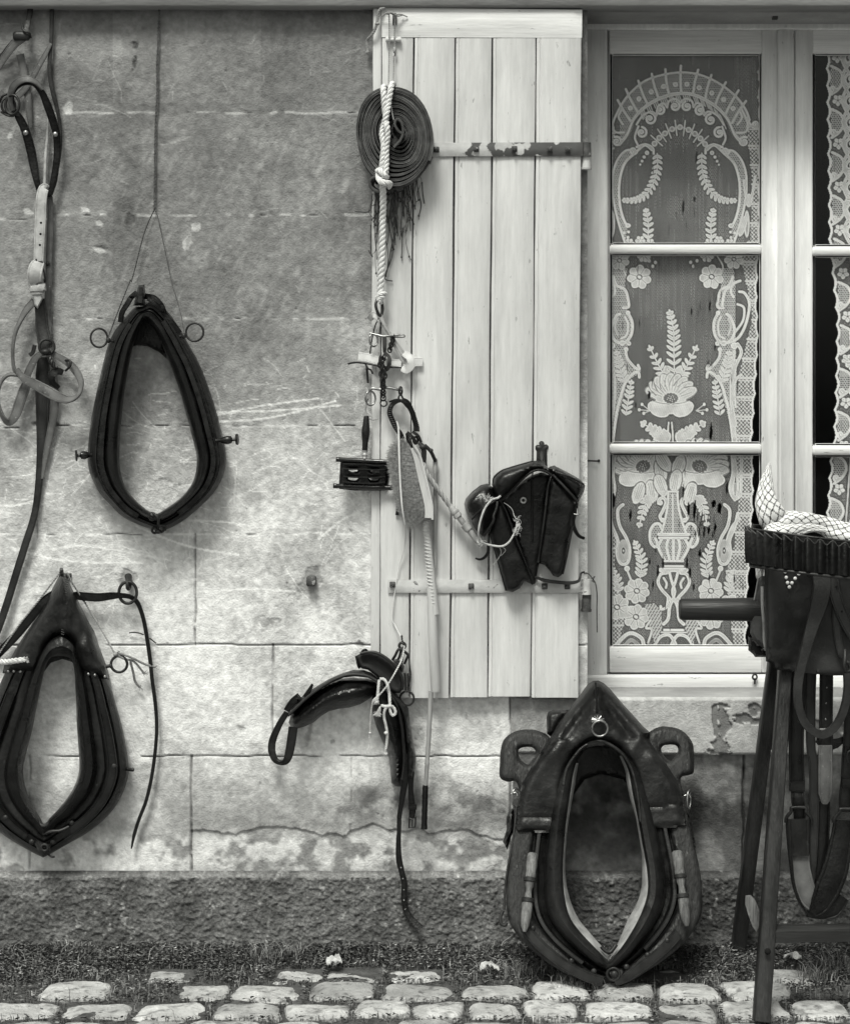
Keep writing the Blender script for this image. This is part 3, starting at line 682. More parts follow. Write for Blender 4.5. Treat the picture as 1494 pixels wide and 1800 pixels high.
def fern(r, path, L, n, w=3.0, both=True, val=.92, ang=.9):
    Q = cr([p[:2] for p in path], 12); r.stroke([tuple(q) for q in Q], 1.5, .9, smooth=False)
    for i in range(n):
        u = (i + .5) / n; k = min(len(Q) - 2, int(u * (len(Q) - 1))); p = Q[k]; T = Q[k + 1] - Q[k]; a = math.atan2(T[1], T[0]); l = L * (1 - .55 * u) * (.75 + .25 * math.sin(u * 3))
        for sg in ((1, -1) if both else (1,)):
            b = a + sg * ang; r.ell(p[0] + l * .5 * math.cos(b), p[1] + l * .5 * math.sin(b), l * .55, w * .62, b, val)
    e = Q[-1]; r.ell(e[0], e[1], L * .3, w * .5, math.atan2(*(Q[-1] - Q[-3])[::-1]), val)
def flower(r, cx, cy, Rr, n=7, hole=True, a0=0):
    for k in range(n):
        a = a0 + 2 * math.pi * k / n; r.ell(cx + Rr * .62 * math.cos(a), cy + Rr * .62 * math.sin(a), Rr * .42, Rr * .36, a, .95, wob=.1, seed=k)
    r.ell(cx, cy, Rr * .5, Rr * .5, 0, .95)
    for k in range(n):
        a = a0 + math.pi / n + 2 * math.pi * k / n; r.stroke([(cx + Rr * .3 * math.cos(a), cy + Rr * .3 * math.sin(a)), (cx + Rr * .75 * math.cos(a), cy + Rr * .75 * math.sin(a))], .8, .55, mode='set')
    if hole: r.ell(cx, cy, Rr * .26, Rr * .24, 0, .12, mode='set'); r.ell(cx, cy, Rr * .17, Rr * .13, .5, 1, mode='set')
def poppy(r, cx, cy, W, H, a=0, petals=9):
    for k in range(petals):
        u = -1.15 + 2.3 * k / (petals - 1); b = -math.pi / 2 + u + a
        r.ell(cx + W * .36 * math.cos(b), cy + H * .36 * math.sin(b), W * .285, W * .145, b, .38, mode='set'); r.ell(cx + W * .36 * math.cos(b), cy + H * .36 * math.sin(b), W * .265, W * .12, b, .95, wob=.12, seed=k)
    r.ell(cx, cy, W * .34, H * .34, a, .93)
    for k in range(petals + 3):
        u = -1.2 + 2.4 * k / (petals + 2); b = -math.pi / 2 + u + a; r.stroke([(cx + W * .24 * math.cos(b), cy + H * .24 * math.sin(b)), (cx + W * .5 * math.cos(b), cy + H * .5 * math.sin(b))], .8, .62, mode='set')
    r.ell(cx, cy - H * .04, W * .17, H * .13, a, .3, mode='set')
    for k in range(14):
        b = k * .45; r.ell(cx + W * .18 * math.cos(b), cy - H * .04 + H * .14 * math.sin(b), 1.7, 1.7, 0, 1)
    for k in range(12): r.ell(cx + W * .1 * math.cos(k * 2.4) * (k / 12) ** .5, cy - H * .04 + H * .08 * math.sin(k * 2.4) * (k / 12) ** .5, 1., 1., 0, .9)
    for sg in (-1, 1):
        r.ell(cx + sg * W * .27, cy + H * .22, W * .26, H * .17, a + sg * -.45, 1.0, wob=.1, seed=4); r.stroke([(cx + sg * W * .03, cy + H * .1), (cx + sg * W * .22, cy + H * .08), (cx + sg * W * .42, cy + H * .02)], .9, .5, mode='set')
def border_r(r, xe, xi, ya, yb):
    X, Y = r.X, r.Y; m_ = (X > np.interp(Y, [p[1] for p in xi], [p[0] for p in xi])) & (Y > ya) & (Y < yb); r.A = np.maximum(r.A, trellis(r, m_))
    y = ya
    while y < yb: r.stroke([(np.interp(y, [p[1] for p in xi], [p[0] for p in xi]), y), (1336, y + 1)], 3.2, .82); r.stroke([(np.interp(y, [p[1] for p in xi], [p[0] for p in xi]), y + 5), (1336, y + 6)], 1.2, .82); y += 34
def main_lace(r):
    X, Y = r.X, r.Y
    # side borders of open trellis
    border_r(r, None, [(1312, 222), (1318, 280), (1322, 330), (1318, 420), (1300, 446), (1312, 500), (1322, 560), (1312, 600), (1298, 660), (1290, 780), (1300, 860), (1290, 960), (1275, 1010), (1290, 1137)], 222, 1140)
    xi = [(1080, 225), (1076, 300), (1070, 430), (1060, 900), (1082, 930), (1080, 1000), (1100, 1080), (1085, 1137)]
    r.A = np.maximum(r.A, trellis(r, (X < np.interp(Y, [p[1] for p in xi], [p[0] for p in xi])) & (((Y > 222) & (Y < 290)) | (Y > 930))))
    for y in (235, 262, 965, 1000, 1035, 1100): r.stroke([(1060, y), (np.interp(y, [p[1] for p in xi], [p[0] for p in xi]), y - 1)], 3, .8)
    # --- top pane: fan arch
    oa = b4([(215, 600), (262, 530), (350, 452), (450, 415), (555, 402), (660, 415), (770, 462), (862, 535), (915, 610), (935, 665)])
    ia = b4([(215, 800), (262, 742), (300, 655), (360, 590), (450, 540), (555, 517), (650, 535), (750, 590), (810, 655), (850, 742), (905, 800)])
    band = inpoly(r, [tuple(q) for q in cr(oa, 4)] + [tuple(q) for q in cr(ia, 4)][::-1])
    r.A = np.maximum(r.A, filet(r, band) * .8); r.stroke(oa, 3.2, .88); r.stroke(ia, 5.2, .92); r.stroke([(x, y + 5) for x, y in ia], 1.2, .3, mode='set')
    for a, b in (((555, 365), (557, 515)), ((470, 383), (490, 525)), ((650, 388), (622, 520)), ((395, 408), (430, 535)), ((725, 415), (690, 545)), ((320, 448), (370, 575)), ((805, 455), (748, 575)), ((250, 495), (318, 625)), ((875, 500), (802, 635)), ((205, 555), (280, 675)), ((915, 560), (840, 680))):
        r.stroke(b4([a, ((a[0] + b[0]) / 2 - 4, (a[1] + b[1]) / 2), b]), 3.6, .9)
    for p in b4([(525, 468), (588, 468), (460, 478), (656, 487), (392, 508), (727, 515), (323, 548), (793, 550), (275, 600), (845, 600)]): r.ell(p[0], p[1], 4.6, 4.6, 0, .95)
    for (x, y, q, a0, d) in ((385, 658, 11, -1.5, 1), (440, 610, 9, -1.6, 1), (522, 588, 9, -1.2, 1), (588, 590, 9, -1.9, -1), (660, 615, 9, -1.6, -1), (720, 663, 10, -1.6, -1), (768, 735, 10, -1.5, -1), (338, 735, 10, -1.5, 1), (200, 785, 9, -2, 1), (905, 785, 9, -1, -1)):
        p = b4([(x, y)])[0]; spiral(r, p[0], p[1], q, a0, d)
    for P_ in ([(310, 690), (345, 640), (395, 618), (420, 640)], [(420, 640), (430, 590), (460, 572), (480, 595)], [(480, 595), (490, 560), (525, 548), (552, 570)], [(315, 800), (300, 760), (320, 700)], [(215, 600), (180, 680), (190, 730), (240, 735)], [(225, 610), (210, 650), (235, 690)]):
        r.stroke(b4(P_), 3, .88); r.stroke(b4(mirror(P_, 552)), 3, .88)
    zg = [(340, 650), (400, 590), (480, 560), (552, 548), (640, 560), (710, 592), (775, 650), (800, 700)]
    for i in range(44):
        u = i / 43; Q = cr(b4(zg), 8); q = Q[int(u * (len(Q) - 1))]; r.stroke([(q[0] - 2, q[1] - 6), (q[0] + 2, q[1] + 4)], 1.2, .75)
    bd = b4([(410, 795), (436, 763), (468, 738), (507, 715), (550, 705), (597, 720), (632, 742), (663, 768), (688, 798)])
    r.stroke(bd, 1.2, .8)
    for i, p in enumerate(bd): r.ell(p[0], p[1], 5.2, 5.2, 0, .9); r.ell(p[0], p[1], 2.4, 2.4, 0, .62, mode='set')
    for i in range(8):
        p = ((bd[i][0] + bd[i + 1][0]) / 2, (bd[i][1] + bd[i + 1][1]) / 2); a = -math.pi / 2 + (i - 3.5) * .24; r.stroke([(p[0] - 13 * math.cos(a), p[1] - 13 * math.sin(a)), (p[0] + 14 * math.cos(a), p[1] + 14 * math.sin(a))], 1.7, .9)
    for mi in (0, 1):
        f = (lambda P_: b4(P_)) if not mi else (lambda P_: b4(mirror(P_, 548)))
        Lo = f([(300, 835), (250, 835), (205, 885), (180, 960), (178, 1060), (190, 1150), (215, 1250), (245, 1345)]); Li = f([(395, 830), (355, 805), (300, 850), (245, 905), (218, 990), (213, 1080), (222, 1160), (242, 1225), (262, 1255)])
        r.A = np.maximum(r.A, filet(r, inpoly(r, [tuple(q) for q in cr(Lo, 4)] + [tuple(q) for q in cr(Li[2:], 4)][::-1])))
        r.stroke(Lo, 3.2, .9); r.stroke(Li, 3.6, .95); p = f([(262, 1250)])[0]; r.ell(*p, 5, 4, 0, 1); p = f([(292, 835)])[0]; spiral(r, *p, 7, 0, 1)
        r.stroke(f([(310, 815), (360, 800), (400, 820), (405, 850)]), 3.6, .95)
        for (x, y, q) in ((368, 847, 4), (352, 870, 3), (340, 893, 2.6), (330, 912, 2)): p = f([(x, y)])[0]; r.ell(*p, q, q, 0, .95)
        fern(r, f([(425, 850), (425, 930), (405, 1010), (360, 1080), (300, 1110), (240, 1110)]), 14, 15, 4.4)
        fern(r, f([(372, 1330), (375, 1240), (362, 1165)]), 15, 6, 4.6)
        for (x, y) in ((330, 1335), (270, 1350), (385, 1350)): p = f([(x, y)])[0]; flower(r, *p, 9, 6, False)
        for (x, y) in ((240, 1290), (265, 1285), (262, 1315), (240, 1320)): p = f([(x, y)])[0]; r.ell(*p, 2.6, 2.6, 0, .95)
        # teardrop drop on the outer side
        p = f([(175, 1240)])[0]; r.ell(p[0], p[1], 5, 24, 0, .9); r.ell(p[0], p[1] + 3, 2.2, 14, 0, .55, mode='set')
    P_ = b4([(905, 1000), (915, 1080), (930, 1140), (950, 1080), (965, 980)]); r.stroke(P_, 4, .9); p = b4([(932, 1110)])[0]; r.ell(*p, 6, 12, 0, .95)
    p = b4([(900, 1250)])[0]; r.ell(*p, 6, 20, .3, .92); p = b4([(970, 690)])[0]; spiral(r, *p, 8, 0, 1); r.stroke(b4([(925, 650), (940, 690), (975, 705)]), 3, .9)
    for (x, y) in ((990, 440), (985, 540), (992, 560), (985, 400)): p = b4([(x, y)])[0]; r.ell(*p, 3.5, 3.5, 0, .7)
    # --- middle pane
    for (x, y, q, h_) in ((215, 88, 17, 1), (325, 180, 21, 1), (725, 178, 21, 1), (850, 80, 17, 1), (350, 60, 12, 0), (700, 60, 12, 0)): p = b5([(x, y)])[0]; flower(r, *p, q, 7, bool(h_), .3)
    for mi in (0, 1):
        cx = 512; f = (lambda P_: b5(P_)) if not mi else (lambda P_: b5(mirror(P_, cx)))
        Li = [(262, 130), (245, 220), (262, 300), (262, 380), (288, 440), (272, 530), (255, 580), (262, 640), (325, 690), (325, 712), (260, 760), (235, 850), (205, 960), (180, 1095)]
        Lo = [(175, 130), (165, 250), (165, 450), (160, 700), (160, 900), (165, 1095)]
        r.A = np.maximum(r.A, filet(r, inpoly(r, [tuple(q) for q in cr(f(Li), 3)] + [tuple(q) for q in cr(f(Lo), 3)][::-1])))
        r.stroke(f([(180, 175), (200, 225), (245, 250), (262, 300), (265, 345), (235, 350)]), 4, .92); r.stroke(f([(180, 175), (190, 260), (175, 290)]), 3.5, .9)
        r.stroke(f([(262, 380), (285, 430), (280, 500), (240, 545), (190, 530), (170, 470), (195, 400), (215, 385)]), 4.2, .95); r.stroke(f([(245, 400), (262, 440), (255, 500), (225, 520)]), 3, .9); r.stroke(f([(205, 410), (190, 450), (205, 500)]), 2.6, .85)
        r.stroke(f([(250, 580), (258, 630), (300, 680), (325, 690), (318, 668)]), 4, .95); r.stroke(f([(325, 735), (320, 708), (290, 715), (245, 770), (220, 850), (200, 930), (178, 1095)]), 4, .95); r.stroke(f([(172, 590), (180, 680), (190, 780), (185, 880), (165, 1000)]), 4.5, .9); r.stroke(f([(160, 640), (172, 760), (165, 900)]), 3, .9)
        for (x, y, q) in ((262, 378, 4), (267, 548, 4), (252, 580, 4), (172, 560, 6), (230, 545, 5)): p = f([(x, y)])[0]; r.ell(*p, q, q, 0, 1)
        fern(r, f([(245, 760), (215, 680), (200, 600)]), 17, 7, 4.6); fern(r, f([(250, 945), (265, 850), (280, 760)]), 15, 7, 4.4)
        fern(r, f([(485, 740), (445, 690), (385, 570)]), 18, 7, 4.6)
        r.stroke(f([(250, 170), (235, 120), (270, 60)]), 2, .85)
        for (x, y) in ((400, 120), (415, 98), (380, 90)): p = f([(x, y)])[0]; r.ell(*p, 2.8, 3.2, 0, .95)
        for (x, y) in ((340, 885), (325, 915), (350, 935)): p = f([(x, y)])[0]; r.ell(*p, 2.6, 3, 0, .95); r.stroke([p, f([(385, 920)])[0]], 1, .8)
        # serrated leaves under the bloom
        fern(r, f([(490, 1090), (440, 1050), (345, 990)]), 19, 7, 6.5); fern(r, f([(480, 1100), (430, 1080), (395, 1010)]), 12, 5, 6)
    # right inner panel scroll (the wider border on this side)
    r.stroke(b5([(885, 200), (850, 215), (800, 260), (785, 340)]), 4, .95); r.stroke(b5([(880, 260), (910, 270), (935, 330), (915, 440), (870, 520), (800, 545)]), 4, .95); r.stroke(b5([(870, 330), (905, 350), (900, 420), (860, 480)]), 3.4, .92); r.stroke(b5([(870, 550), (890, 600), (850, 700), (835, 850), (860, 1095)]), 5, .92); r.stroke(b5([(890, 720), (855, 760), (848, 860)]), 4, .9)
    fern(r, b5([(520, 740), (517, 600), (515, 480), (495, 375)]), 20, 12, 4.8)
    p = b5([(500, 860)])[0]; poppy(r, p[0], p[1], 78, 74); r.stroke(b5([(488, 985), (485, 1040), (490, 1100)]), 2, .9); r.stroke(b5([(505, 985), (510, 1040), (512, 1100)]), 2, .9)
    # --- bottom pane
    p = b6([(420, 165)])[0]; poppy(r, p[0], p[1], 80, 84, -.5, 11); p = b6([(800, 165)])[0]; poppy(r, p[0], p[1], 84, 86, .5, 11)
    for (x, y, a) in ((540, 180, 1.3), (560, 120, 1), (660, 150, -1.2), (640, 250, -1.4), (480, 320, 1.4), (540, 280, 1.2), (740, 330, -1.3), (390, 330, 1.9)): p = b6([(x, y)])[0]; r.ell(*p, 21.5, 12.5, a, .3, mode='set'); r.ell(*p, 19.5, 10.5, a, .97, wob=.12, seed=x); [r.stroke([(p[0] - 15 * math.cos(a + q), p[1] - 15 * math.sin(a + q)), (p[0] + 11 * math.cos(a - q), p[1] + 11 * math.sin(a - q))], .7, .6, mode='set') for q in (-.25, 0, .25)]
    fern(r, b6([(480, 350), (430, 420), (395, 550)]), 16, 7, 5); fern(r, b6([(780, 350), (820, 420), (850, 545)]), 16, 7, 5)
    vase = [(585, 330), (575, 420), (560, 520), (530, 610), (725, 610), (690, 520), (670, 420), (655, 330)]
    r.A = np.maximum(r.A, filet(r, inpoly(r, b6(vase))))
    r.stroke(b6([(590, 330), (585, 430), (565, 530), (545, 600)]), 3, .95); r.stroke(b6([(652, 330), (660, 430), (685, 530), (710, 600)]), 3, .95); r.stroke(b6([(620, 340), (622, 600)]), 2, .9); r.stroke(b6([(545, 322), (655, 322)]), 3, .95)
    r.stroke(b6([(528, 610), (725, 610)]), 5, 1); r.stroke(b6([(530, 635), (722, 635)]), 4, 1)
    body = [(530, 650), (525, 700), (545, 750), (570, 785), (690, 785), (715, 740), (725, 690), (720, 650)]; r.A = np.maximum(r.A, filet(r, inpoly(r, b6(body))))
    for x in (545, 590, 625, 660, 705): r.stroke(b6([(x, 645), (x + (x - 625) * .25, 700), (x - (x - 625) * .3, 785)]), 4, .97)
    r.stroke(b6([(565, 790), (690, 790)]), 3, 1); r.stroke(b6([(570, 825), (690, 825)]), 3, .9); r.stroke(b6([(540, 850), (710, 850)]), 7, 1)
    for mi in (0, 1):
        f = (lambda P_: b6(P_)) if not mi else (lambda P_: b6(mirror(P_, 627)))
        r.stroke(f([(525, 400), (530, 375), (560, 365), (575, 400), (550, 460), (535, 490), (550, 520)]), 5, .97); p = f([(538, 398)])[0]; r.ell(*p, 4.5, 4.5, 0, 1); p = f([(555, 515)])[0]; r.ell(*p, 4, 4, 0, 1)
        hp = f([(550, 575), (530, 540), (495, 545), (468, 590), (470, 660), (500, 695), (520, 680), (505, 640)]); r.A = np.maximum(r.A, filet(r, inpoly(r, [tuple(q) for q in cr(hp, 3, True)]))); r.stroke(hp, 4.2, .97)
        r.stroke(f([(580, 870), (540, 880), (522, 930), (545, 980), (590, 1030), (610, 1060)]), 5, .97); r.stroke(f([(600, 870), (615, 930), (635, 990), (625, 1040)]), 4, .95); r.stroke(f([(560, 905), (580, 940), (575, 970)]), 3.4, .9)
        r.stroke(f([(590, 1040), (580, 1100), (545, 1115), (540, 1095)]), 4, .97); r.stroke(f([(622, 1050), (600, 1100), (590, 1180), (560, 1215)]), 5, .97)
        r.stroke(f([(570, 1255), (690, 1255)]), 3.5, 1); r.stroke(f([(540, 1270), (700, 1270)]), 2, .9); r.stroke(f([(500, 1355), (540, 1300), (600, 1290), (640, 1350)]), 5, .95)
        tri = f([(430, 1080), (500, 1075), (545, 1130), (550, 1250), (500, 1355), (450, 1180)]); mk_ = inpoly(r, tri); X, Y = r.X, r.Y
        r.A = np.where(mk_, np.where(((X + Y * .6) % 5.5 < 2.1) & ((Y % 6) < 4.4), .05, .72), r.A)
        fern(r, f([(400, 900), (410, 780), (365, 665)]), 17, 8, 4.4)
        for (x, y, q) in ((378, 990, 22), (245, 1100, 22), (372, 1165, 22)): p = f([(x, y)])[0]; flower(r, *p, q, 8, True, .2)
        # paisley drop with stem and long tails
        r.stroke(f([(285, 410), (250, 450), (262, 550), (310, 640), (330, 720), (315, 800), (270, 805), (245, 740), (250, 650), (215, 560), (195, 470)]), 5, .93); p = f([(288, 720)])[0]; r.ell(*p, 10, 20, 0, .7); r.ell(*p, 3, 6, 0, .1, mode='set'); r.ell(p[0], p[1], 1.2, 2, 0, 1)
        p = f([(312, 840)])[0]; r.ell(*p, 5, 5, 0, 1); r.stroke(f([(312, 850), (345, 930), (360, 960)]), 3, .85); fern(r, f([(255, 1000), (250, 930), (225, 860)]), 15, 5, 4.5)
        r.stroke(f([(225, 60), (205, 180), (195, 300), (215, 380), (230, 300), (220, 200), (235, 70)]), 4, .9)
        r.stroke(f([(240, 1355), (300, 1290), (350, 1275), (410, 1310), (425, 1355)]), 6, .95); r.stroke(f([(300, 1355), (340, 1320), (390, 1355)]), 6, .55)
        r.stroke(f([(470, 1190), (440, 1240), (480, 1250), (455, 1340)]), 3, .9)
    # rightmost drop with round end, bottom pane
    r.stroke(b6([(1020, 80), (1025, 200), (1005, 300), (1035, 370), (1075, 340), (1080, 200), (1085, 80)]), 4.5, .93); p = b6([(1042, 300)])[0]; r.ell(*p, 6, 10, 0, .6)
    r.stroke(b6([(1070, 505), (1020, 560), (985, 660), (1000, 740)]), 4, .93)
def tears(r, A):
    r.A = A
    for (f, L) in ((b4, [(568, 1148, 6, 36), (630, 1105, 6, 16), (640, 875, 5, 30)]), (b5, [(715, 340, 5, 30), (613, 370, 4, 22), (380, 835, 8, 22), (305, 890, 4, 18), (745, 570, 4, 18), (722, 1040, 8, 50), (325, 435, 3, 18), (635, 1090, 4, 16), (705, 660, 3, 12)]),
                   (b6, [(335, 480, 7, 34), (215, 380, 17, 48), (985, 300, 6, 36), (725, 440, 7, 40), (765, 450, 8, 60), (895, 405, 12, 22), (935, 430, 12, 34), (905, 560, 7, 28), (830, 590, 6, 28), (860, 580, 6, 26), (795, 600, 5, 20), (690, 320, 5, 40), (555, 800, 5, 34), (520, 860, 6, 36), (487, 950, 5, 24), (735, 870, 6, 34), (715, 810, 6, 30), (760, 960, 5, 24), (800, 735, 7, 24), (465, 790, 4, 18), (865, 900, 4, 24), (1035, 910, 4, 28), (505, 720, 3, 16)])):
        for (x, y, rx, ry) in L: p = f([(x, y)])[0]; r.ell(p[0], p[1], rx / 3.3, ry / 3.3, .05, 0., 1.2, mode='set', wob=.5, seed=x)
    tr_ = random.Random(6)
    for k in range(34): r.ell(tr_.uniform(1090, 1310), tr_.uniform(300, 1120), .7, tr_.uniform(3, 9), 0, .05, .8, mode='set')
    for k in range(26): r.ell(tr_.gauss(1236, 10), tr_.uniform(905, 942), .8, tr_.uniform(3, 8), .05, .02, .8, mode='set')
    return r.A
r = Ras(1056, 80, 1348, 1150, 1.0); X, Y = r.X, r.Y
A = lace(r, main_lace, None, seed=1); A = tears(r, A)
e = np.interp(Y, [80, 400, 447, 520, 600, 700, 780, 800, 900, 960, 1040, 1100, 1150], [1338, 1337, 1333, 1331, 1333, 1327, 1322, 1325, 1324, 1320, 1315, 1314, 1311]) - 3.2 * np.abs(np.sin((Y - 12) / 34 * math.pi))
A = np.where(np.abs(X - e + 1.5) < 1.8, .95, A); A = np.where(X > e, 0, A)
fold = LACE_T + 2.2 * np.sin(X / 19 + .4 * np.sin(Y / 90)) + 1.6 * (fbm(X, Y, 60, 2, 14, sy=300) - .5)
o = grid_mesh('lace_curtain', r, fold, LM, None, {'weave': np.clip(A, 0, 1)}, LACE_T, mask=A > .01)
o['label'] = 'torn white lace curtain with flower vase pattern hanging in the left casement'; o['category'] = 'curtain'; o['group'] = 'lace curtains behind the window'
def side_lace(r):
    X, Y = r.X, r.Y; off = EDG
    y = 100; k = 0
    while y < 1140:
        x0 = float(np.interp(y, EY, EX))
        if y < 446 or y > 470:
            if k % 2 == 0:
                flower(r, x0 + 22, y, 10, 5, False, .3)
                r.ell(x0 + 22, y, 2, 2, 0, .3, mode='set')
            else:
                P_ = [(x0 + 10, y - 22), (x0 + 26, y - 14), (x0 + 32, y + 2), (x0 + 24, y + 18), (x0 + 10, y + 28)]; mk_ = inpoly(r, [tuple(q) for q in cr(P_, 4, True)]); r.A = np.maximum(r.A, filet(r, mk_)); r.stroke(P_, 4, .92); spiral(r, x0 + 14, y + 18, 7, 0, 1)
            if y < 420: spiral(r, x0 + 46, y, 16, 0, 1, w=5); r.stroke([(x0 + 44, y - 30), (x0 + 30, y), (x0 + 44, y + 30)], 5, .9)
        y += 38; k += 1
    r.stroke([(x0 + 38, yy) for x0, yy in [(float(np.interp(v, EY, EX)), v) for v in range(440, 1150, 20)]], 2, .8)
    for k in range(22): flower(r, 1512 + 14 * math.sin(k), 110 + 48 * k, 13, 7, True)
EY = [80, 430, 446, 560, 680, 780, 800, 900, 960, 1150]; EX = [1449, 1454, 1456, 1468, 1466, 1462, 1457, 1450, 1446, 1444]
EDG = 0
r = Ras(1436, 80, 1720, 1150, 1.15); X, Y = r.X, r.Y; A = lace(r, side_lace, None, seed=51)
e = np.interp(Y, EY, EX) + 4.5 * np.abs(np.sin(Y / 30 * math.pi)); A = np.where(np.abs(X - e - 2.5) < 2.6, .97, A); A = np.where(X < e, 0, A)
fold = LACE_T + 3 * np.sin(X / 15) + 2 * (fbm(X, Y, 60, 2, 24, sy=300) - .5)
o = grid_mesh('lace_curtain', r, fold, LM, None, {'weave': np.clip(A, 0, 1)}, LACE_T, mask=A > .01)
o['label'] = 'narrow strip of scallop edged lace curtain in the right casement, cut by the picture edge'; o['category'] = 'curtain'; o['group'] = 'lace curtains behind the window'
# ================================================================= SHUTTER
sh = thing('window_shutter', 'white boarded wooden shutter folded open flat against the wall, carrying harness pieces', 'shutter', 836, 1226, 4)
TOPX = [(655, 651), (671, 668), (728, 719), (801, 790.5), (866.5, 857.5), (942.5, 933), (1023, 1017)]
for i in range(6):
    (a0, a1), (c0, c1_) = TOPX[i], TOPX[i + 1]; gl = .5 if i in (0, 1) else 1.3; g0 = 1.6 if i in (2, 3) else 1.0
    rr = random.Random(i); tf = 24 + rr.uniform(-1.2, 1.2) if i else 19
    m = MB(); y0, y1 = (67, 1226 + rr.uniform(-2, 1)) if i else (14, 1225)
    def row(y, i=i):
        u = (y - 13) / 1213; xa = a0 + (a1 - a0) * u + gl; xb = c0 + (c1_ - c0) * u - g0
        wob = .7 * math.sin(y / 90 + i) + .5 * math.sin(y / 23 + 2 * i); xa += wob * .5; xb += .7 * math.sin(y / 70 + 3 * i) * .7
        bead = [(xa, 4), (xa, tf - 1.5), (xa + 1.5, tf)]
        if i > 1: bead += [(xa + 5, tf), (xa + 6, tf - 1.6), (xa + 7, tf - 1.6), (xa + 8, tf)]
        cup = 1.0 * math.sin(i * 2.1) 
        bead += [((xa + xb) / 2, tf + cup), (xb - 1.5, tf), (xb, tf - 1.5), (xb, 4)]
        return [V(x, y, t, 24) for x, t in bead]
    m.rings([row(y0 + (y1 - y0) * k / 40) for k in range(41)], True, True)
    m.build('board', M['paint'], sh)
m = MB(); m.relief([(671, 13.5), (1023, 17), (1022.5, 66.5), (671, 65.5)], 4, 21.5, edge=2, sp=14, lip=18); m.build('top_rail', M['paint_bar'], sh)
def strap_hinge(x0, x1, y0, y1, mt, bolts, tt, dy=0):
    m = MB(); m.relief([(x0, y0 + dy), (x1, y0), (x1, y1), (x0, y1 + dy)], tt, 5, edge=2, sp=7, lip=3)
    h = m.build('strap_hinge', mt, sh)
    for (bx, by) in bolts:
        m = MB(); m.box(bx - 5, by - 5.5, bx + 5, by + 5, tt + 5, tt + 7.5, 1); m.lathe((bx, by, tt + 6), (bx, by, tt + 12), [(0, 3.6), (.7, 3.6), (1, 2)], 6); m.build('bolt', M['rust'], h)
    return h
M['hinge_up'] = mat('flaking_hinge', .5, .7, .3, 20, .7, 120, .001, stretch=(.6, 1, 1))
def split_hinge_mat():      # paint left on the far half, rust near the barrel
    mt = M['hinge_up']; nt = mt.node_tree; N = nt.nodes; bs_ = N['Principled BSDF']; src = bs_.inputs['Base Color'].links[0].from_socket
    tc = N['Texture Coordinate']; sx = N.new('ShaderNodeSeparateXYZ'); nt.links.new(tc.outputs['Object'], sx.inputs[0])
    no = N.new('ShaderNodeTexNoise'); no.inputs['Scale'].default_value = 30; no.inputs['Detail'].default_value = 6; nt.links.new(tc.outputs['Object'], no.inputs['Vector'])
    ma = N.new('ShaderNodeMath'); ma.operation = 'MULTIPLY_ADD'; nt.links.new(no.outputs[0], ma.inputs[0]); ma.inputs[1].default_value = .9; nt.links.new(sx.outputs[0], ma.inputs[2])
    mr = N.new('ShaderNodeMapRange'); x_ = V(872, 0)[0] - V(836, 0)[0]; mr.inputs[1].default_value = x_ + .44; mr.inputs[2].default_value = x_ + .47; nt.links.new(ma.outputs[0], mr.inputs[0])
    mx = N.new('ShaderNodeMix'); mx.data_type = 'RGBA'; nt.links.new(mr.outputs[0], mx.inputs[0]); nt.links.new(src, mx.inputs[6]); mx.inputs[7].default_value = (.07, .07, .07, 1); nt.links.new(mx.outputs[2], bs_.inputs['Base Color'])
split_hinge_mat()
h1 = strap_hinge(752, 1024, 250, 274, M['hinge_up'], [(767, 263), (837, 262), (904, 262), (966, 263), (998, 263)], 25, 1)
h2 = strap_hinge(682, 1020, 1019, 1042, M['iron_painted'], [(690, 1028), (828, 1031), (957, 1031), (997, 1031)], 25, 0)
for (hh_, ya, yb, yc, ma_, mb_) in ((h1, 251, 275, 298, 'rust', 'iron_painted'), (h2, 1018, 1045, 1075, 'iron_painted', 'rust')):
    m = MB(); m.lathe((1030, ya, 20), (1030, yb, 20), [(0, 7), (0, 8.5), (1, 8.5)]); m.build('hinge_barrel', M[ma_], hh_)
    m = MB(); m.lathe((1031, yb, 16), (1030, yc, 16), [(0, 8), (.85, 8), (.85, 9.5), (1, 9)]); m.build('pintle', M[mb_], hh_)
m = MB(); m.relief([(1017, 1022), (1024, 1020), (1024, 1040), (1017, 1041)], 25, 4, edge=1.5, sp=4); m.build('hinge_knuckle', M['iron_painted'], h2)
m = MB(); m.box(690, 22, 697, 43, 24, 33, 1.5); m.build('bolt_staple', M['rust'], sh); m = MB(); m.lathe((678, 70, 30), (705, 70, 30), [(0, 4), (.1, 5), (.25, 3), (.75, 3), (.9, 5), (1, 4)]); m.box(679, 64, 704, 74, 24, 28, 1); m.build('slide_bolt', M['iron_painted'], sh)
m = MB(); m.relief(z7([(806, 350), (812, 215), (800, 195), (800, 172), (812, 160), (834, 158), (832, 140), (845, 126), (865, 126), (878, 140), (878, 156), (900, 155), (915, 168), (916, 188), (903, 202), (905, 350)]), 24, 5, edge=3, sp=3); m.build('hook_plate', M['iron'], sh)
m = MB(); m.tube(z7([(855, 230, 30), (857, 280, 42), (860, 330, 46), (868, 318, 54)]), 4); m.build('coat_hook', M['iron'], sh)

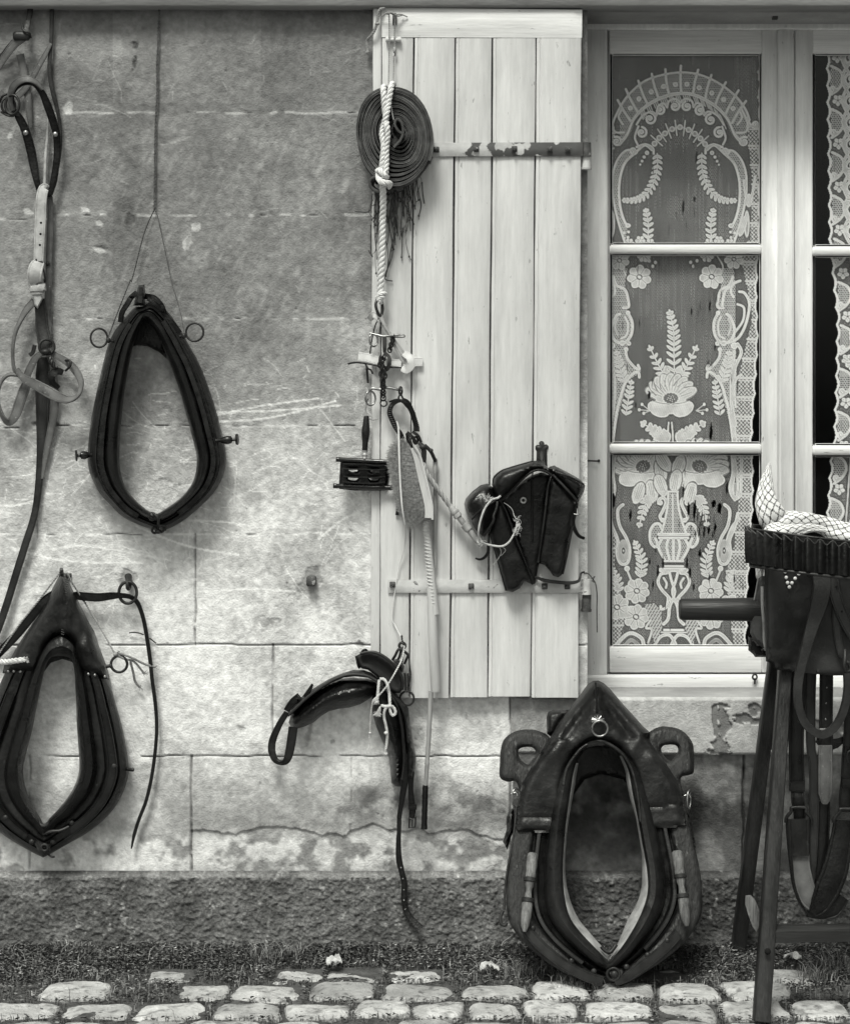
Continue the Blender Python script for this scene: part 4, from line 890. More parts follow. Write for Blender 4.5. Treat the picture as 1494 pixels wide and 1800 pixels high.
# ================================================================= SMALL WALL IRONS
m = MB(); m.box(538.5, 1013.5, 555, 1031, -5, 22, 2.5); m.build('iron_peg', M['rust'], None, label='square rusty iron peg stub sticking out of the bare stone', category='peg')
m = MB(); m.lathe(z3([(678, 190, -2)])[0], z3([(682, 225, 22)])[0], [(0, 6.5), (.3, 5.5), (1, 5)]); m.ring(*z3([(680, 235, 20)])[0], 7, 3.2, tilt=0, yaw=80)
wr = thing('wall_ring', 'black iron tethering ring on a staple in the wall with a rein threaded through', 'ring', 226, 1060, 0); m.build('staple', M['iron'], wr)
m = MB(); m.ring(*z3([(676, 275, 24)])[0], 15.5, 2.8, sy=1.22); m.build('hanging_ring', M['iron'], wr)
m = MB(); m.lathe(z3([(328, 250, -2)])[0], z3([(326, 150, 34)])[0], [(0, 5), (.8, 4), (1, 3)]); m.box(107, 1008, 125, 1014, -2, 8, 1); m.build('wall_spike', M['rust'], None, label='rusty iron spike in the wall above the pointed lower left collar', category='spike')
m = MB(); m.lathe(z2([(822, 215, -2)])[0], z2([(822, 190, 26)])[0], [(0, 3), (1, 2.6)]); m.build('wall_nail', M['iron'], None, label='iron nail in the wall behind the upper horse collar tab', category='nail')

# ================================================================= UPPER HANGING HORSE COLLAR
hc = thing('horse_collar', 'narrow black horse collar with two rings and toggle hooks, hanging highest on the wall', 'horse collar', 274, 935, 0, 'horse collars')
OUT = z2([(838, 292), (790, 300), (735, 355), (680, 425), (640, 500), (608, 610), (580, 730), (556, 840), (536, 940), (522, 1050), (514, 1150), (516, 1220), (535, 1290), (585, 1385), (645, 1450), (710, 1515), (790, 1560), (880, 1592),
          (925, 1604), (990, 1590), (1070, 1545), (1140, 1490), (1210, 1425), (1265, 1360), (1305, 1280), (1322, 1200), (1314, 1110), (1290, 1010), (1262, 900), (1230, 800), (1190, 690), (1150, 600), (1105, 520), (1050, 425), (985, 330), (900, 260)])
INN = z2([(840, 365), (825, 395), (800, 450), (778, 520), (762, 590), (748, 660), (734, 740), (722, 820), (712, 910), (704, 1000), (698, 1090), (696, 1170), (700, 1240), (716, 1310), (745, 1370), (785, 1420), (835, 1465), (888, 1500),
          (922, 1505), (965, 1480), (1010, 1450), (1060, 1410), (1105, 1360), (1135, 1305), (1150, 1240), (1152, 1170), (1140, 1110), (1115, 1010), (1085, 900), (1060, 810), (1030, 720), (1005, 650), (980, 590), (950, 520), (915, 445), (870, 385)])
m = MB(); m.sweep(INN, OUT, [(0, 3), (-.02, 30), (.0, 52), (.08, 66), (.2, 70), (.34, 65), (.43, 52), (.46, 40), (.44, 6)], 5); m.build('forewale', M['leather'], hc)
m = MB(); m.sweep(INN, OUT, [(.38, 3), (.42, 44), (.5, 47), (.54, 46), (.6, 40), (.64, 46), (.8, 46), (.93, 36), (1.0, 20), (.98, 4)], 5); m.build('padded_body', M['leather'], hc)
m = MB(); m.relief(z2([(838, 300), (770, 330), (735, 420), (742, 540), (800, 520), (860, 525), (930, 560), (975, 600), (960, 470), (900, 350)]), 4, 8, edge=3, sp=5); m.build('rear_sheet', M['leather'], hc)  # leather sheet added behind the top of the opening
def mid(I, O, u, t, idx): return [tuple((I[k][0] + (O[k][0] - I[k][0]) * u, I[k][1] + (O[k][1] - I[k][1]) * u, t)) for k in idx]
for idx in (range(2, 17), range(20, 35)):
    m = MB(); m.ribbon(mid(INN, OUT, .56, 53, idx), 8.5, 7, n=4, groove=False); m.ribbon(mid(INN, OUT, .74, 47.5, idx), 2.2, 3, n=4, groove=False); m.build('hame', M['lacq'], hc)
m = MB(); m.relief(z2([(803, 200), (812, 170), (845, 168), (850, 215), (848, 290), (780, 290), (790, 250)]), 18, 44, edge=5, sp=3); m.build('top_tab', M['leather_old'], hc)
m = MB(); m.ribbon(z2([(800, 215, 38), (770, 240, 44), (745, 280, 46), (715, 330, 44), (705, 385, 40)]), 9, 5); m.ribbon(z2([(850, 235, 38), (900, 245, 46), (940, 285, 48), (968, 345, 44), (1010, 395, 44), (1050, 450, 40)]), 10, 5); m.ribbon(z2([(865, 250, 50), (905, 275, 54), (945, 315, 50)]), 7, 4, n=6)
m.ribbon(z2([(760, 260, 52), (735, 305, 52)]), 6, 4); m.box(*[c for p in z2([(756, 226), (782, 246)]) for c in p], 40, 50, 2); m.box(*[c for p in z2([(936, 285), (962, 330)]) for c in p], 44, 53, 2); m.build('hame_strap', M['leather'], hc)
for (cx, cy, R_, px_, py_, yw) in ((580, 478, 14.5, 634, 492, 18), (1138, 445, 15.6, 1075, 467, -10)):
    m = MB(); m.ring(*z2([(cx, cy, 46)])[0], R_, 1.9, yaw=yw, sy=1.12 if cx < 800 else 1.0); rg_ = m.build('terret_ring', M['iron'], hc)
    m = MB(); m.ball(*z2([(px_, py_, 46)])[0], 4, 5); m.tube(z2([(px_, py_, 46), ((px_ * 2 + (660 if cx < 800 else 1045)) / 3, py_, 44), (660 if cx < 800 else 1045, py_ + 5, 42)]), 2.6); m.build('ring_shank', M['iron'], rg_)
for P_ in (([(545, 1160, 38), (442, 1165, 46)]), ([(1262, 1078, 48), (1392, 1070, 52)])):
    a, b = z2(P_); m = MB(); m.lathe(a, b, [(0, 3), (.18, 3.2), (.3, 5.5), (.5, 7.5), (.68, 6.5), (.74, 3), (.86, 2.6), (.9, 9.5), (.97, 10), (1, 8.5)]); m.build('tug_hook', M['lacq'], hc)
m = MB(); m.ring(*z2([(905, 1600, 46)])[0], 5, 2.2, yaw=25); m.ring(*z2([(940, 1592, 48)])[0], 6.5, 2.2, yaw=-30, sy=.9); m.ball(*z2([(890, 1520, 62)])[0], 7, 8); m.tube(z2([(895, 1500, 66), (925, 1530, 68), (928, 1570, 60), (965, 1575, 54), (965, 1600, 50)]), 2.4); m.ball(*z2([(925, 1608, 48)])[0], 6, 4); m.build('hame_clasp', M['iron'], hc)
m = MB(); m.rope(z1([(1000, -30, 6), (996, 120, 5), (990, 300, 6), (984, 420, 5), (986, 560, 6), (976, 760, 6), (972, 960, 6), (970, 1150, 6), (968, 1310, 7)]), 2.0, 6, 2)
for i in range(46): y_ = random.uniform(0, 365); x_ = float(np.interp(y_, [0, 120, 370], [281, 277, 272])); m.tube([(x_, y_, 7), (x_ + random.uniform(-4, 4), y_ + random.uniform(-4, 6), 8)], .3, 4, n=1); m.rope(z1([(968, 1310, 7), (905, 1455, 9), (830, 1740, 16)]) + z2([(760, 150, 26), (700, 300, 36), (632, 480, 48)]), 1.0, 6, 2)
m.rope(z1([(968, 1310, 7), (990, 1360, 8), (1020, 1500, 8), (1080, 1780, 14)]) + z2([(1030, 240, 26), (1060, 350, 36), (1078, 465, 48)]), .9, 6, 2)
m.build('cord', M['twine_dark'], None, label='dark frayed cord dangling from the cornice and forking down to the upper collar rings', category='cord')

# ================================================================= LOWER LEFT COLLAR
lc = thing('horse_collar', 'broad black horse collar with pointed leather hood, hanging at the lower left', 'horse collar', 80, 1505, 0, 'horse collars')
OUT = z3([(325, 260), (250, 350), (150, 480), (60, 640), (0, 760), (-60, 900), (-110, 1040), (-150, 1180), (-158, 1280), (-140, 1370), (-80, 1460), (10, 1545), (110, 1610), (215, 1665),
          (245, 1665), (360, 1600), (480, 1530), (590, 1430), (650, 1330), (680, 1230), (676, 1150), (650, 1000), (612, 860), (575, 740), (520, 600), (455, 450), (400, 350), (345, 260)])
INN = z3([(312, 600), (270, 610), (240, 660), (215, 760), (185, 900), (165, 1000), (140, 1090), (118, 1190), (117, 1240), (125, 1290), (145, 1350), (175, 1410), (210, 1465), (232, 1500),
          (240, 1500), (270, 1465), (315, 1420), (360, 1365), (395, 1310), (415, 1260), (428, 1190), (420, 1060), (412, 950), (408, 850), (402, 760), (395, 680), (380, 620), (345, 602)])
m = MB(); m.sweep(INN, OUT, [(0, 3), (-.03, 40), (.02, 62), (.12, 74), (.25, 70), (.33, 54), (.33, 6)], 5); m.build('forewale', M['leather'], lc)
m = MB(); m.sweep(INN, OUT, [(.28, 3), (.3, 48), (.45, 52), (.5, 51), (.53, 47), (.56, 52), (.76, 50), (.79, 45), (.82, 48), (.95, 36), (1.0, 18), (.98, 3)], 5); m.build('padded_body', M['leather_old'], lc)
for idx in (range(4, 13), range(15, 25)):
    m = MB(); m.ribbon(mid(INN, OUT, .67, 56, idx), [16] * 4 + [17, 16, 14, 12, 11], 7, n=4, groove=True); hm_ = m.build('hame', M['leather'], lc)
for p in z3([(603, 1190), (170, 1590), (32, 1462), (380, 1490), (282, 1590)]): m = MB(); m.dome(p[0], p[1], 58, 5.2); m.build('rivet', M['iron'], lc)
def hood(x, y, d):
    h = 13 * np.exp(-((x - 115) / 9) ** 2) * (y < 1115) + 3 * (fbm(x, y, 26, 3, 6) - .5) * 3
    h += 5 * np.sin((x * .5 + y * .3) / 6) * np.exp(-((y - 1112) / 16) ** 2) * np.exp(-((x - 150) / 30) ** 2)
    sx = 118 - (y - 1010) * .07; h -= 2.5 * (np.abs(x - sx) < 1.8) * (y < 1118)
    return h
m = MB(); m.relief(z3([(318, 178), (350, 178), (375, 240), (400, 290), (440, 370), (470, 430), (500, 480), (525, 560), (560, 650), (580, 720), (575, 735), (500, 720), (420, 700), (400, 660), (385, 600), (375, 540), (340, 512), (300, 510), (265, 545), (245, 610), (215, 690), (190, 708), (100, 702), (15, 700), (25, 655), (60, 620), (80, 580), (130, 500), (190, 410), (235, 340), (280, 250)]), 6, 66, edge=20, sp=4, h=hood); m.build('leather_hood', M['leather_old'], lc)
m = MB(); m.relief(z3([(260, 480), (400, 480), (430, 600), (420, 690), (380, 640), (330, 625), (270, 645), (215, 720), (230, 600)]), 4, 10, edge=3, sp=5); m.build('rear_hood', M['leather'], lc)
m = MB()
for i in range(26): u = i / 25; m.tube([(118.5 - 8 * u - 2.5, 1018 + 96 * u, 70 + 9 * min(1, u * 6)), (118.5 - 8 * u + 2.5, 1020 + 96 * u, 70 + 9 * min(1, u * 6))], .9, 5, n=1)
m.build('lacing', M['iron'], lc)
for p in z3([(468, 705), (502, 710), (555, 718), (45, 690), (75, 690), (110, 692)]): m = MB(); m.dome(p[0], p[1], 62 if p[0] > 150 else 60, 2.6); m.build('stud', M['steel'], lc)
m = MB(); m.ring(*z3([(630, 652, 40)])[0], 14, 2.4); rr_ = m.build('terret_ring', M['iron'], lc); m = MB(); m.lathe(z3([(560, 665, 40)])[0], z3([(592, 660, 40)])[0], [(0, 3.5), (.6, 3), (.7, 4.5), (1, 4)]); m.build('ring_shank', M['iron'], rr_)
m = MB(); m.lathe(z3([(665, 1205, 30)])[0], z3([(708, 1210, 34)])[0], [(0, 3), (.7, 3), (.8, 3.6), (1, 2.6)], 12); m.build('side_pin', M['iron'], lc)
m = MB(); m.relief(z3([(185, 1600), (200, 1580), (240, 1600), (270, 1600), (268, 1640), (240, 1660), (205, 1640)]), 56, 8, edge=3, sp=2.5); m.ring(*z3([(237, 1620, 68)])[0], 5.5, 2.4); m.dome(*z3([(237, 1620)])[0], 64, 3.2); m.tube(z3([(232, 1548, 66), (270, 1535, 70), (320, 1530, 70), (365, 1510, 66)]), 3); m.tube(z3([(205, 1470, 60), (215, 1500, 68), (240, 1505, 68), (262, 1490, 60)]), 4); m.tube(z3([(255, 1655, 58), (275, 1668, 60), (290, 1668, 58)]), 1.8); m.build('hame_clasp', M['iron'], lc)
m = MB(); m.rope(z3([(-10, 640, 60), (40, 640, 66), (80, 635, 70), (135, 628, 70)]), 5, 4, 3)
rg = random.Random(2)
for i in range(40): x, y, t = z3([(130, 628, 70)])[0]; m.tube([(x + rg.uniform(-1, 2), y + rg.uniform(-3, 3), t), (x + rg.uniform(4, 9), y + rg.uniform(-6, 6), t + rg.uniform(-3, 4))], .35, 4, n=1)
m.build('rope_end', M['twine_pale'], lc)
m = MB(); m.rope(z3([(315, 175, 36), (250, 260, 30), (180, 350, 24), (100, 450, 20), (-20, 620, 20)]), 1.6, 6, 2); m.rope(z3([(355, 170, 36), (390, 235, 30), (445, 320, 22), (500, 410, 24), (560, 510, 34), (610, 605, 44)]), 1.7, 6, 2)
m.rope(z3([(606, 596, 46), (640, 598, 44), (700, 620, 34), (760, 650, 22), (820, 668, 14)]), 2.2, 5, 3); m.rope(z3([(615, 605, 46), (660, 625, 40), (710, 640, 28), (760, 700, 16)]), 2.0, 5, 3); m.rope(z3([(690, 640, 32), (705, 700, 20), (715, 745, 14), (740, 775, 10)]), 2.2, 5, 3)
m.ball(*z3([(610, 600, 48)])[0], 4.2, 3.6)
for i in range(60): x, y, t = z3([rg.choice([(820, 668, 14), (760, 700, 16), (740, 775, 10), (612, 595, 48)])])[0]; m.tube([(x, y, t), (x + rg.uniform(-4, 9), y + rg.uniform(-6, 6), t + rg.uniform(-2, 5))], .35, 4, n=1)
m.build('twine', M['twine'], None, label='frayed pale twine looped over the spike and knotted at the lower left collar ring', category='twine')
m = MB(); m.ribbon(z3([(-60, 650, 14), (30, 560, 16), (110, 475, 18), (190, 375, 22), (235, 320, 24), (290, 285, 20), (330, 300, 12)]), 15, 4, n=10); m.ribbon(z3([(370, 310, 12), (400, 292, 20), (450, 296, 26), (520, 300, 26), (590, 292, 26), (640, 290, 27), (690, 298, 26), (725, 325, 20), (745, 370, 18), (762, 430, 17), (778, 520, 17), (795, 640, 16), (805, 740, 16), (820, 850, 15), (828, 960, 15), (825, 1060, 16), (812, 1180, 16), (795, 1280, 15), (770, 1380, 14), (735, 1470, 14), (710, 1550, 14), (695, 1625, 14)]), [12, 14, 15, 15, 13, 9, 8, 8, 7, 7, 7, 7, 6.5, 6.5, 6, 6, 6, 6, 6, 6, 6, 2], 4, tw=[0, 0, 0, 0, 10, 20, 30, 20, 0] + [0] * 13, n=6)
m.build('leather_rein', M['leather'], None, label='long thin black rein running from the lower left collar through the wall ring', category='rein')
m = MB(); m.tube(z3([(683, 487, 6), (720, 485, 8), (760, 497, 7)]), 1.2); m.tube(z3([(790, 515, 6), (825, 542, 5)]), 1.1); m.build('loose_wire', M['iron'], None, label='short bent scrap of dark wire stuck to the wall behind the hanging rein', category='wire')

# ================================================================= BRIDLE AT UPPER LEFT
br = thing('bridle', 'tangled worn leather bridle with pale buckled cheek strap hanging at the upper left', 'bridle', 60, 745, 0)
def rb(name, mt, P_, w, tw=None, th=3.5, n=8): m = MB(); m.ribbon(P_, w, th, tw, n); return m.build(name, M[mt], br)
rb('crown_strap', 'leather_mid', z1([(198, -40, 8), (192, 60, 10), (178, 140, 14), (160, 215, 20)]), [10, 10, 9, 9])
rb('crown_strap', 'leather_grey', z1([(190, 205, 24), (140, 240, 28), (90, 280, 26), (40, 345, 22), (-15, 430, 18)]), [14, 15, 14, 12, 11])
rb('crown_strap', 'leather_mid', z1([(90, 255, 16), (50, 300, 14), (20, 340, 12), (-20, 360, 10)]), 7)
m = MB(); m.box(*[c for p in z1([(80, 195), (185, 250)]) for c in p], 24, 34, 3); m.tube(z1([(140, 150, 26), (150, 190, 36), (185, 205, 36), (195, 235, 26)]), 2); m.build('keeper', M['leather_mid'], br)
rb('cheek_strap', 'leather_grey', z1([(128, 340, 9), (145, 420, 9), (165, 520, 9), (178, 620, 9), (186, 720, 8), (195, 800, 8)]), [14, 13, 12, 12, 11, 6])
rb('cheek_strap', 'leather_mid', z1([(328, -30, 8), (326, 120, 9), (322, 270, 10), (312, 400, 12), (322, 520, 12), (345, 620, 12), (368, 720, 12), (380, 820, 12), (378, 920, 14), (362, 1050, 16), (345, 1140, 18), (320, 1215, 18)]), [7, 7, 6, 7, 8, 8, 6, 6, 7, 6, 7, 7])
rb('throat_lash', 'leather_grey', z1([(322, 272, 14), (275, 360, 16), (225, 450, 18), (185, 520, 14), (120, 595, 12), (50, 615, 12), (0, 575, 12)]), [5.2, 9.1, 9.1, 10.4, 11.7, 10.4, 10.4])
rb('noseband', 'leather_grey', z1([(82, 690, 40), (66, 620, 46), (80, 550, 52), (120, 508, 56), (175, 494, 58), (228, 515, 56), (268, 560, 50)]), [7, 9, 12, 13, 13, 10, 5], [60, 40, 15, -10, -20, -30, -50])
rb('noseband', 'leather', z1([(92, 690, 34), (84, 620, 40), (100, 565, 46), (150, 528, 50), (210, 528, 50), (262, 575, 46), (300, 660, 40), (335, 760, 34), (356, 840, 30), (362, 930, 26), (356, 1010, 24), (340, 1100, 22), (318, 1200, 20), (300, 1225, 18)]), [4, 4, 4, 4, 6, 11, 14, 14, 13, 13, 12, 10, 9, 8])
rb('noseband', 'leather', z1([(92, 690, 30), (125, 740, 30), (155, 800, 28), (178, 870, 26), (198, 950, 24), (215, 1040, 22), (232, 1130, 22), (252, 1200, 20)]), [8, 14, 15, 16, 16, 15, 11, 9])
rb('lining_strap', 'leather_pale', z1([(302, 740, 12), (298, 850, 12), (288, 960, 12), (284, 1060, 13), (280, 1190, 14)]), [3, 4, 5, 5, 5])
for p, t in (((163, 830), 32), ((348, 840), 36)): q = z1([p])[0]; m = MB(); m.dome(q[0], q[1], t, 4.8); m.build('stud', M['steel'], br)
m = MB(); m.ring(*z1([(80, 655, 50)])[0], 13, 2.4, sy=1.3, yaw=-15); m.ring(*z1([(55, 660, 42)])[0], 12, 2.2, sy=1.15, yaw=25); m.tube(z1([(0, 640, 40), (20, 600, 46), (70, 580, 44)]), 2.2); m.tube(z1([(10, 700, 36), (50, 722, 48), (90, 725, 46)]), 2.); m.build('bit_ring', M['iron'], br)
ck = rb('buckle_strap', 'leather_pale', z1([(300, 1195, 16), (278, 1178, 26), (262, 1240, 30), (258, 1330, 30), (253, 1430, 30), (248, 1540, 30), (243, 1650, 32)]), [14, 18, 19, 19, 19, 18, 17])
for p in z1([(259, 1393), (256, 1463), (252, 1532), (247, 1603)]): m = MB(); m.dome(p[0], p[1], 31.6, 2.2, .8); m.build('punch_hole', M['dark'], ck)
rb('backing_strap', 'leather_grey', z1([(312, 1215, 10), (318, 1300, 11), (315, 1450, 12), (310, 1600, 12)]) + z2([(288, 60, 12), (285, 200, 12), (280, 350, 12), (282, 480, 14), (275, 520, 18)]), [9, 10, 11, 11, 11, 12, 12, 11, 9])
m = MB(); m.dome(*z1([(300, 1648)])[0], 16, 4); m.build('stud', M['iron'], br)
m = MB(); x0, y0 = z1([(190, 1640)])[0]; m.tube([(x0, y0, 34), (x0 + 22, y0 - 1, 36)], 1.8, n=2); m.tube([(x0 + 11, y0, 37), (x0 + 11, y0 - 6, 36)], 1.4, n=1); m.tube(z1([(240, 1650, 40), (275, 1690, 42), (285, 1760, 38)]) + z2([(258, 140, 32)]), 1.6); m.build('buckle', M['iron'], ck)
rb('strap_roll', 'leather_pale', z1([(250, 1640, 30), (235, 1655, 42), (222, 1700, 48), (220, 1760, 42)]) + z2([(218, 165, 34), (218, 210, 30)]), [16, 24, 26, 24, 26, 24], [0, 0, 0, 0, 0, 0], 5)
m = MB(); m.relief(z2([(170, 170), (268, 150), (274, 200), (262, 210), (175, 215)]), 34, 9, edge=4, sp=3); m.build('keeper', M['leather_pale'], br)
m = MB(); m.relief(z2([(190, 225), (252, 222), (250, 255), (222, 308), (205, 290)]), 30, 6, edge=3, sp=3); m.build('strap_tip', M['leather_pale'], br)
rb('reins', 'leather_grey', z2([(205, 262, 24), (160, 310, 24), (120, 380, 26), (92, 450, 28), (78, 530, 30), (78, 610, 30), (90, 670, 32), (130, 708, 34)]), [14.3, 13.0, 10.4, 9.1, 7.8, 7.8, 7.8, 7.8], [0, 20, 40, 50, 50, 50, 40, 20])
rb('reins', 'leather_mid', z2([(232, 250, 20), (240, 330, 20), (248, 420, 20), (262, 500, 24), (270, 540, 26)]), [18.2, 19.5, 22.1, 24.7, 20.8])
rb('reins', 'leather_grey', z2([(100, 660, 36), (140, 712, 40), (200, 745, 44), (270, 785, 48), (340, 822, 50), (400, 838, 48), (450, 820, 44), (474, 775, 38), (470, 720, 32), (440, 665, 28), (395, 620, 26), (330, 580, 26), (270, 562, 26), (215, 590, 24), (180, 650, 22), (150, 720, 20)]), [7.8, 13.0, 16.9, 19.5, 18.2, 13.0, 10.4, 9.1, 11.7, 14.3, 13.0, 10.4, 10.4, 11.7, 13.0, 13.0], [0, 0, 0, 0, -10, -30, -50, -40, 0, 10, 0, 0, 0, 0, 0, 0])
rb('reins', 'leather_grey', z2([(150, 715, 30), (100, 695, 32), (50, 695, 32), (10, 735, 30), (-8, 800, 30), (-5, 870, 30), (20, 940, 28), (55, 970, 26), (90, 930, 22), (115, 860, 20), (140, 790, 18), (160, 740, 16)]), [6.5, 6.5, 7.8, 7.8, 7.8, 9.1, 10.4, 13.0, 16.9, 18.2, 18.2, 15.6], [20, 40, 50, 50, 50, 50, 40, 20, 0, 0, 0, 0])
rb('reins', 'leather_mid', z2([(205, 520, 20), (195, 560, 18), (175, 580, 18)]), 7)
m = MB(); m.rope(z2([(288, 588, 40), (305, 625, 42), (330, 655, 40)]), 4.5, 4, 3); m.ring(*z2([(275, 530, 34)])[0], 13, 2.6, sy=1.0, yaw=20); m.ball(*z2([(270, 560, 36)])[0], 9, 6); m.tube(z2([(385, 610, 30), (410, 612, 40), (412, 640, 42), (385, 670, 36)]), 2.2); m.build('bit', M['iron'], br)
rb('curb_loop', 'leather_mid', z2([(370, 680, 34), (335, 672, 38), (305, 695, 38), (308, 735, 34), (345, 770, 26)]), [10, 13, 15, 12, 8], [-20, 0, 20, 10, 0])
rb('long_rein', 'leather_mid', z2([(255, 590, 8), (252, 700, 7), (250, 850, 6), (250, 1000, 6), (245, 1150, 7), (232, 1300, 8), (215, 1450, 10), (190, 1560, 12), (155, 1670, 14)]) + z3([(80, 200, 14), (40, 330, 14), (-5, 460, 14), (-70, 620, 14)]), [19, 25, 24, 21, 17, 13, 12, 12, 13, 13, 13, 13, 12], n=6)
rb('long_rein', 'leather_grey', z2([(322, 700, 10), (325, 850, 10), (310, 960, 10), (290, 1060, 10), (270, 1160, 10), (250, 1300, 10)]), [9, 13, 13, 12, 10, 4])
# ================================================================= ROLLED WEBBING AND WHITE ROPE
wb = thing('webbing_roll', 'big coil of dark webbing strap tied up at the top of the shutter', 'strap coil', 693, 330, 26)
cxr, cyr = 693, 243
m = MB(); m.tone = []; turns = 12; N_ = turns * 44; path = []
for i in range(N_ + 1):
    u = i / N_; a = 2 * math.pi * turns * u + .6; q = .13 + .87 * u
    rx = 68 * q * (1 + .02 * math.sin(a * 2 + 5 * u)); ry = 89 * q * (1 + .025 * math.sin(a * 3 + 9 * u))
    rot = -.28 * (1 - u) - .12; x = rx * math.cos(a); y = ry * math.sin(a)
    path.append((cxr + x * math.cos(rot) - y * math.sin(rot) + 8 * (1 - u), cyr + x * math.sin(rot) + y * math.cos(rot) - 8 * (1 - u), 0))
fr = [np.array(p[:2]) for p in path]; rings = []
rr = random.Random(4); dep = [rr.uniform(-2.5, 2.5) for _ in range(turns * 3 + 3)]
for i, p in enumerate(fr):
    a = fr[max(i - 1, 0)]; b = fr[min(i + 1, N_)]; T = unit(b - a); n = np.array((-T[1], T[0])); u = i / N_
    h = (1.9 + .9 * u) * (.92 + .16 * math.sin(i * .31)); tf = 74 + float(np.interp(u * turns * 3, range(len(dep)), dep)) - 6 * (u - .5) ** 2
    prof = [(-h, 28), (-h, tf - 1.5), (-h * .7, tf), (-h * .25, tf - .8), (0, tf + .2), (h * .3, tf - .8), (h * .7, tf), (h, tf - 1.5), (h, 28)]
    rings.append([V(p[0] + n[0] * s_, p[1] + n[1] * s_, t, 50) for s_, t in prof])
    tv = .8 + .5 * rr.random() * .5 + .25 * math.sin(i * .05); m.tone += [tv * .9, tv, tv * 1.35, tv * .8, tv, tv * .8, tv * 1.4, tv, tv * .9]
m.rings(rings, True, True); m.build('rolled_webbing', M['web_tone'], wb)
m = MB(); m.ribbon(z4([(640, 1180, 78), (600, 1150, 82), (575, 1100, 84), (590, 1062, 84), (625, 1085, 84), (640, 1160, 82), (620, 1230, 78), (570, 1290, 74)]), 26, 4.5, 86, groove=False); m.ribbon(z4([(598, 1215, 74), (560, 1280, 70)]), 13, 5); m.build('inner_end', M['web'], wb)
m = MB(); m.ribbon(z4([(870, 1400, 48), (800, 1500, 48), (700, 1590, 50), (600, 1645, 52), (500, 1680, 54), (420, 1680, 56), (375, 1640, 58), (370, 1595, 60), (400, 1575, 62), (430, 1600, 62)]), 4.2, 36, 0, th=4, groove=False) if False else m.ribbon(z4([(885, 1380, 48), (800, 1510, 48), (700, 1592, 50), (600, 1640, 52), (500, 1672, 54), (425, 1678, 56), (375, 1645, 58), (368, 1600, 60), (395, 1578, 62), (430, 1600, 62)]), [26] * 10, 5, 78, groove=False)
m.box(*[c for p in z4([(570, 1608), (640, 1672)]) for c in p], 40, 66, 3); m.build('outer_end', M['web'], wb)
m = MB(); fg = random.Random(8)
for i in range(58):
    x0 = fg.uniform(652, 736); y0 = 318 + (14 if x0 < 700 else -.35 * (x0 - 700)); L = fg.choice([40, 60, 85, 100, 150]) * fg.uniform(.7, 1.1) * (1 if x0 < 735 else .6); t = fg.uniform(27, 46); dx = fg.gauss(0, 5)
    if x0 > 715: L = min(L, 95)
    P_ = [(x0, y0, t)] + [(x0 + dx * k / 4 + fg.gauss(0, 2.5), y0 + L * k / 4, max(27, t + fg.gauss(0, 2) - 2 * k)) for k in range(1, 5)]
    m.tube(P_, fg.uniform(.45, .95), 5, n=4)
    if fg.random() < .5: e = P_[-1]; m.ball(e[0], e[1], e[2], 1.8, 2.2, seg=6); m.tube([e, (e[0] + fg.uniform(-6, 6), e[1] + fg.uniform(1, 7), e[2])], .5, 4, n=1)
for P_ in ([(688, 350, 36), (694, 400, 34), (687, 440, 30), (682, 470, 28), (676, 490, 28)], [(700, 345, 36), (712, 360, 36), (722, 382, 32), (728, 395, 30)], [(690, 345, 36), (684, 390, 34), (690, 430, 30), (688, 455, 29), (676, 488, 28), (690, 494, 28)], [(655, 340, 34), (650, 370, 30), (630, 372, 28), (624, 371, 28)],
           [(742, 320, 34), (743, 340, 30), (746, 358, 28)], [(652, 395, 30), (652, 440, 28), (655, 452, 28), (648, 440, 28)]): m.tube(P_, 1.1, 5, n=5)
m.build('fringe', M['fringe'], wb)
m = MB(); m.relief(z5([(535, 230), (545, 215), (560, 260), (590, 320), (620, 405), (590, 445), (565, 430), (550, 370), (540, 300)]), 32, 3, edge=3, sp=3); m.relief(z5([(440, 165), (540, 170), (550, 250), (530, 340), (490, 370), (455, 330), (430, 250)]), 27, 5, edge=4, sp=4, h=lambda x, y, d: 2 * np.sin(x / 3)); m.build('frayed_cloth', M['sack'], wb, label='ragged pale hessian flap'); 
ro = thing('white_rope', 'thick white twisted rope knotted round the webbing coil and hanging down the shutter', 'rope', 672, 530, 40)
m = MB(); m.rope(z4([(480, 770, 40), (474, 765, 70), (470, 800, 84), (478, 930, 84), (492, 1050, 84), (500, 1110, 90), (505, 1200, 88), (495, 1300, 86), (495, 1420, 84), (490, 1520, 86)]), 5.2, 4.5, 3)
m.rope(z4([(558, 745, 40), (548, 740, 72), (532, 790, 84), (512, 920, 84), (495, 1020, 88), (472, 1090, 82), (458, 1180, 82), (472, 1290, 84), (462, 1400, 84), (455, 1510, 82)]), 5.2, 4.5, 3)
m.rope(z4([(420, 1505, 70), (440, 1500, 90), (480, 1545, 94), (500, 1560, 80)]), 5.2, 4.5, 3); m.rope(z4([(425, 1530, 74), (440, 1585, 92), (490, 1610, 96), (525, 1615, 84), (515, 1640, 74)]), 5.6, 4.5, 3); m.build('loop', M['rope_white'], ro)
m = MB(); m.rope(z4([(460, 1530, 80), (465, 1640, 76), (468, 1800, 68)]) + z5([(440, 350, 62), (437, 500, 58), (434, 650, 54), (428, 800, 50), (423, 930, 46)]), 6.0, 4.6, 3, seg=7); m.build('tail', M['rope_white'], ro)
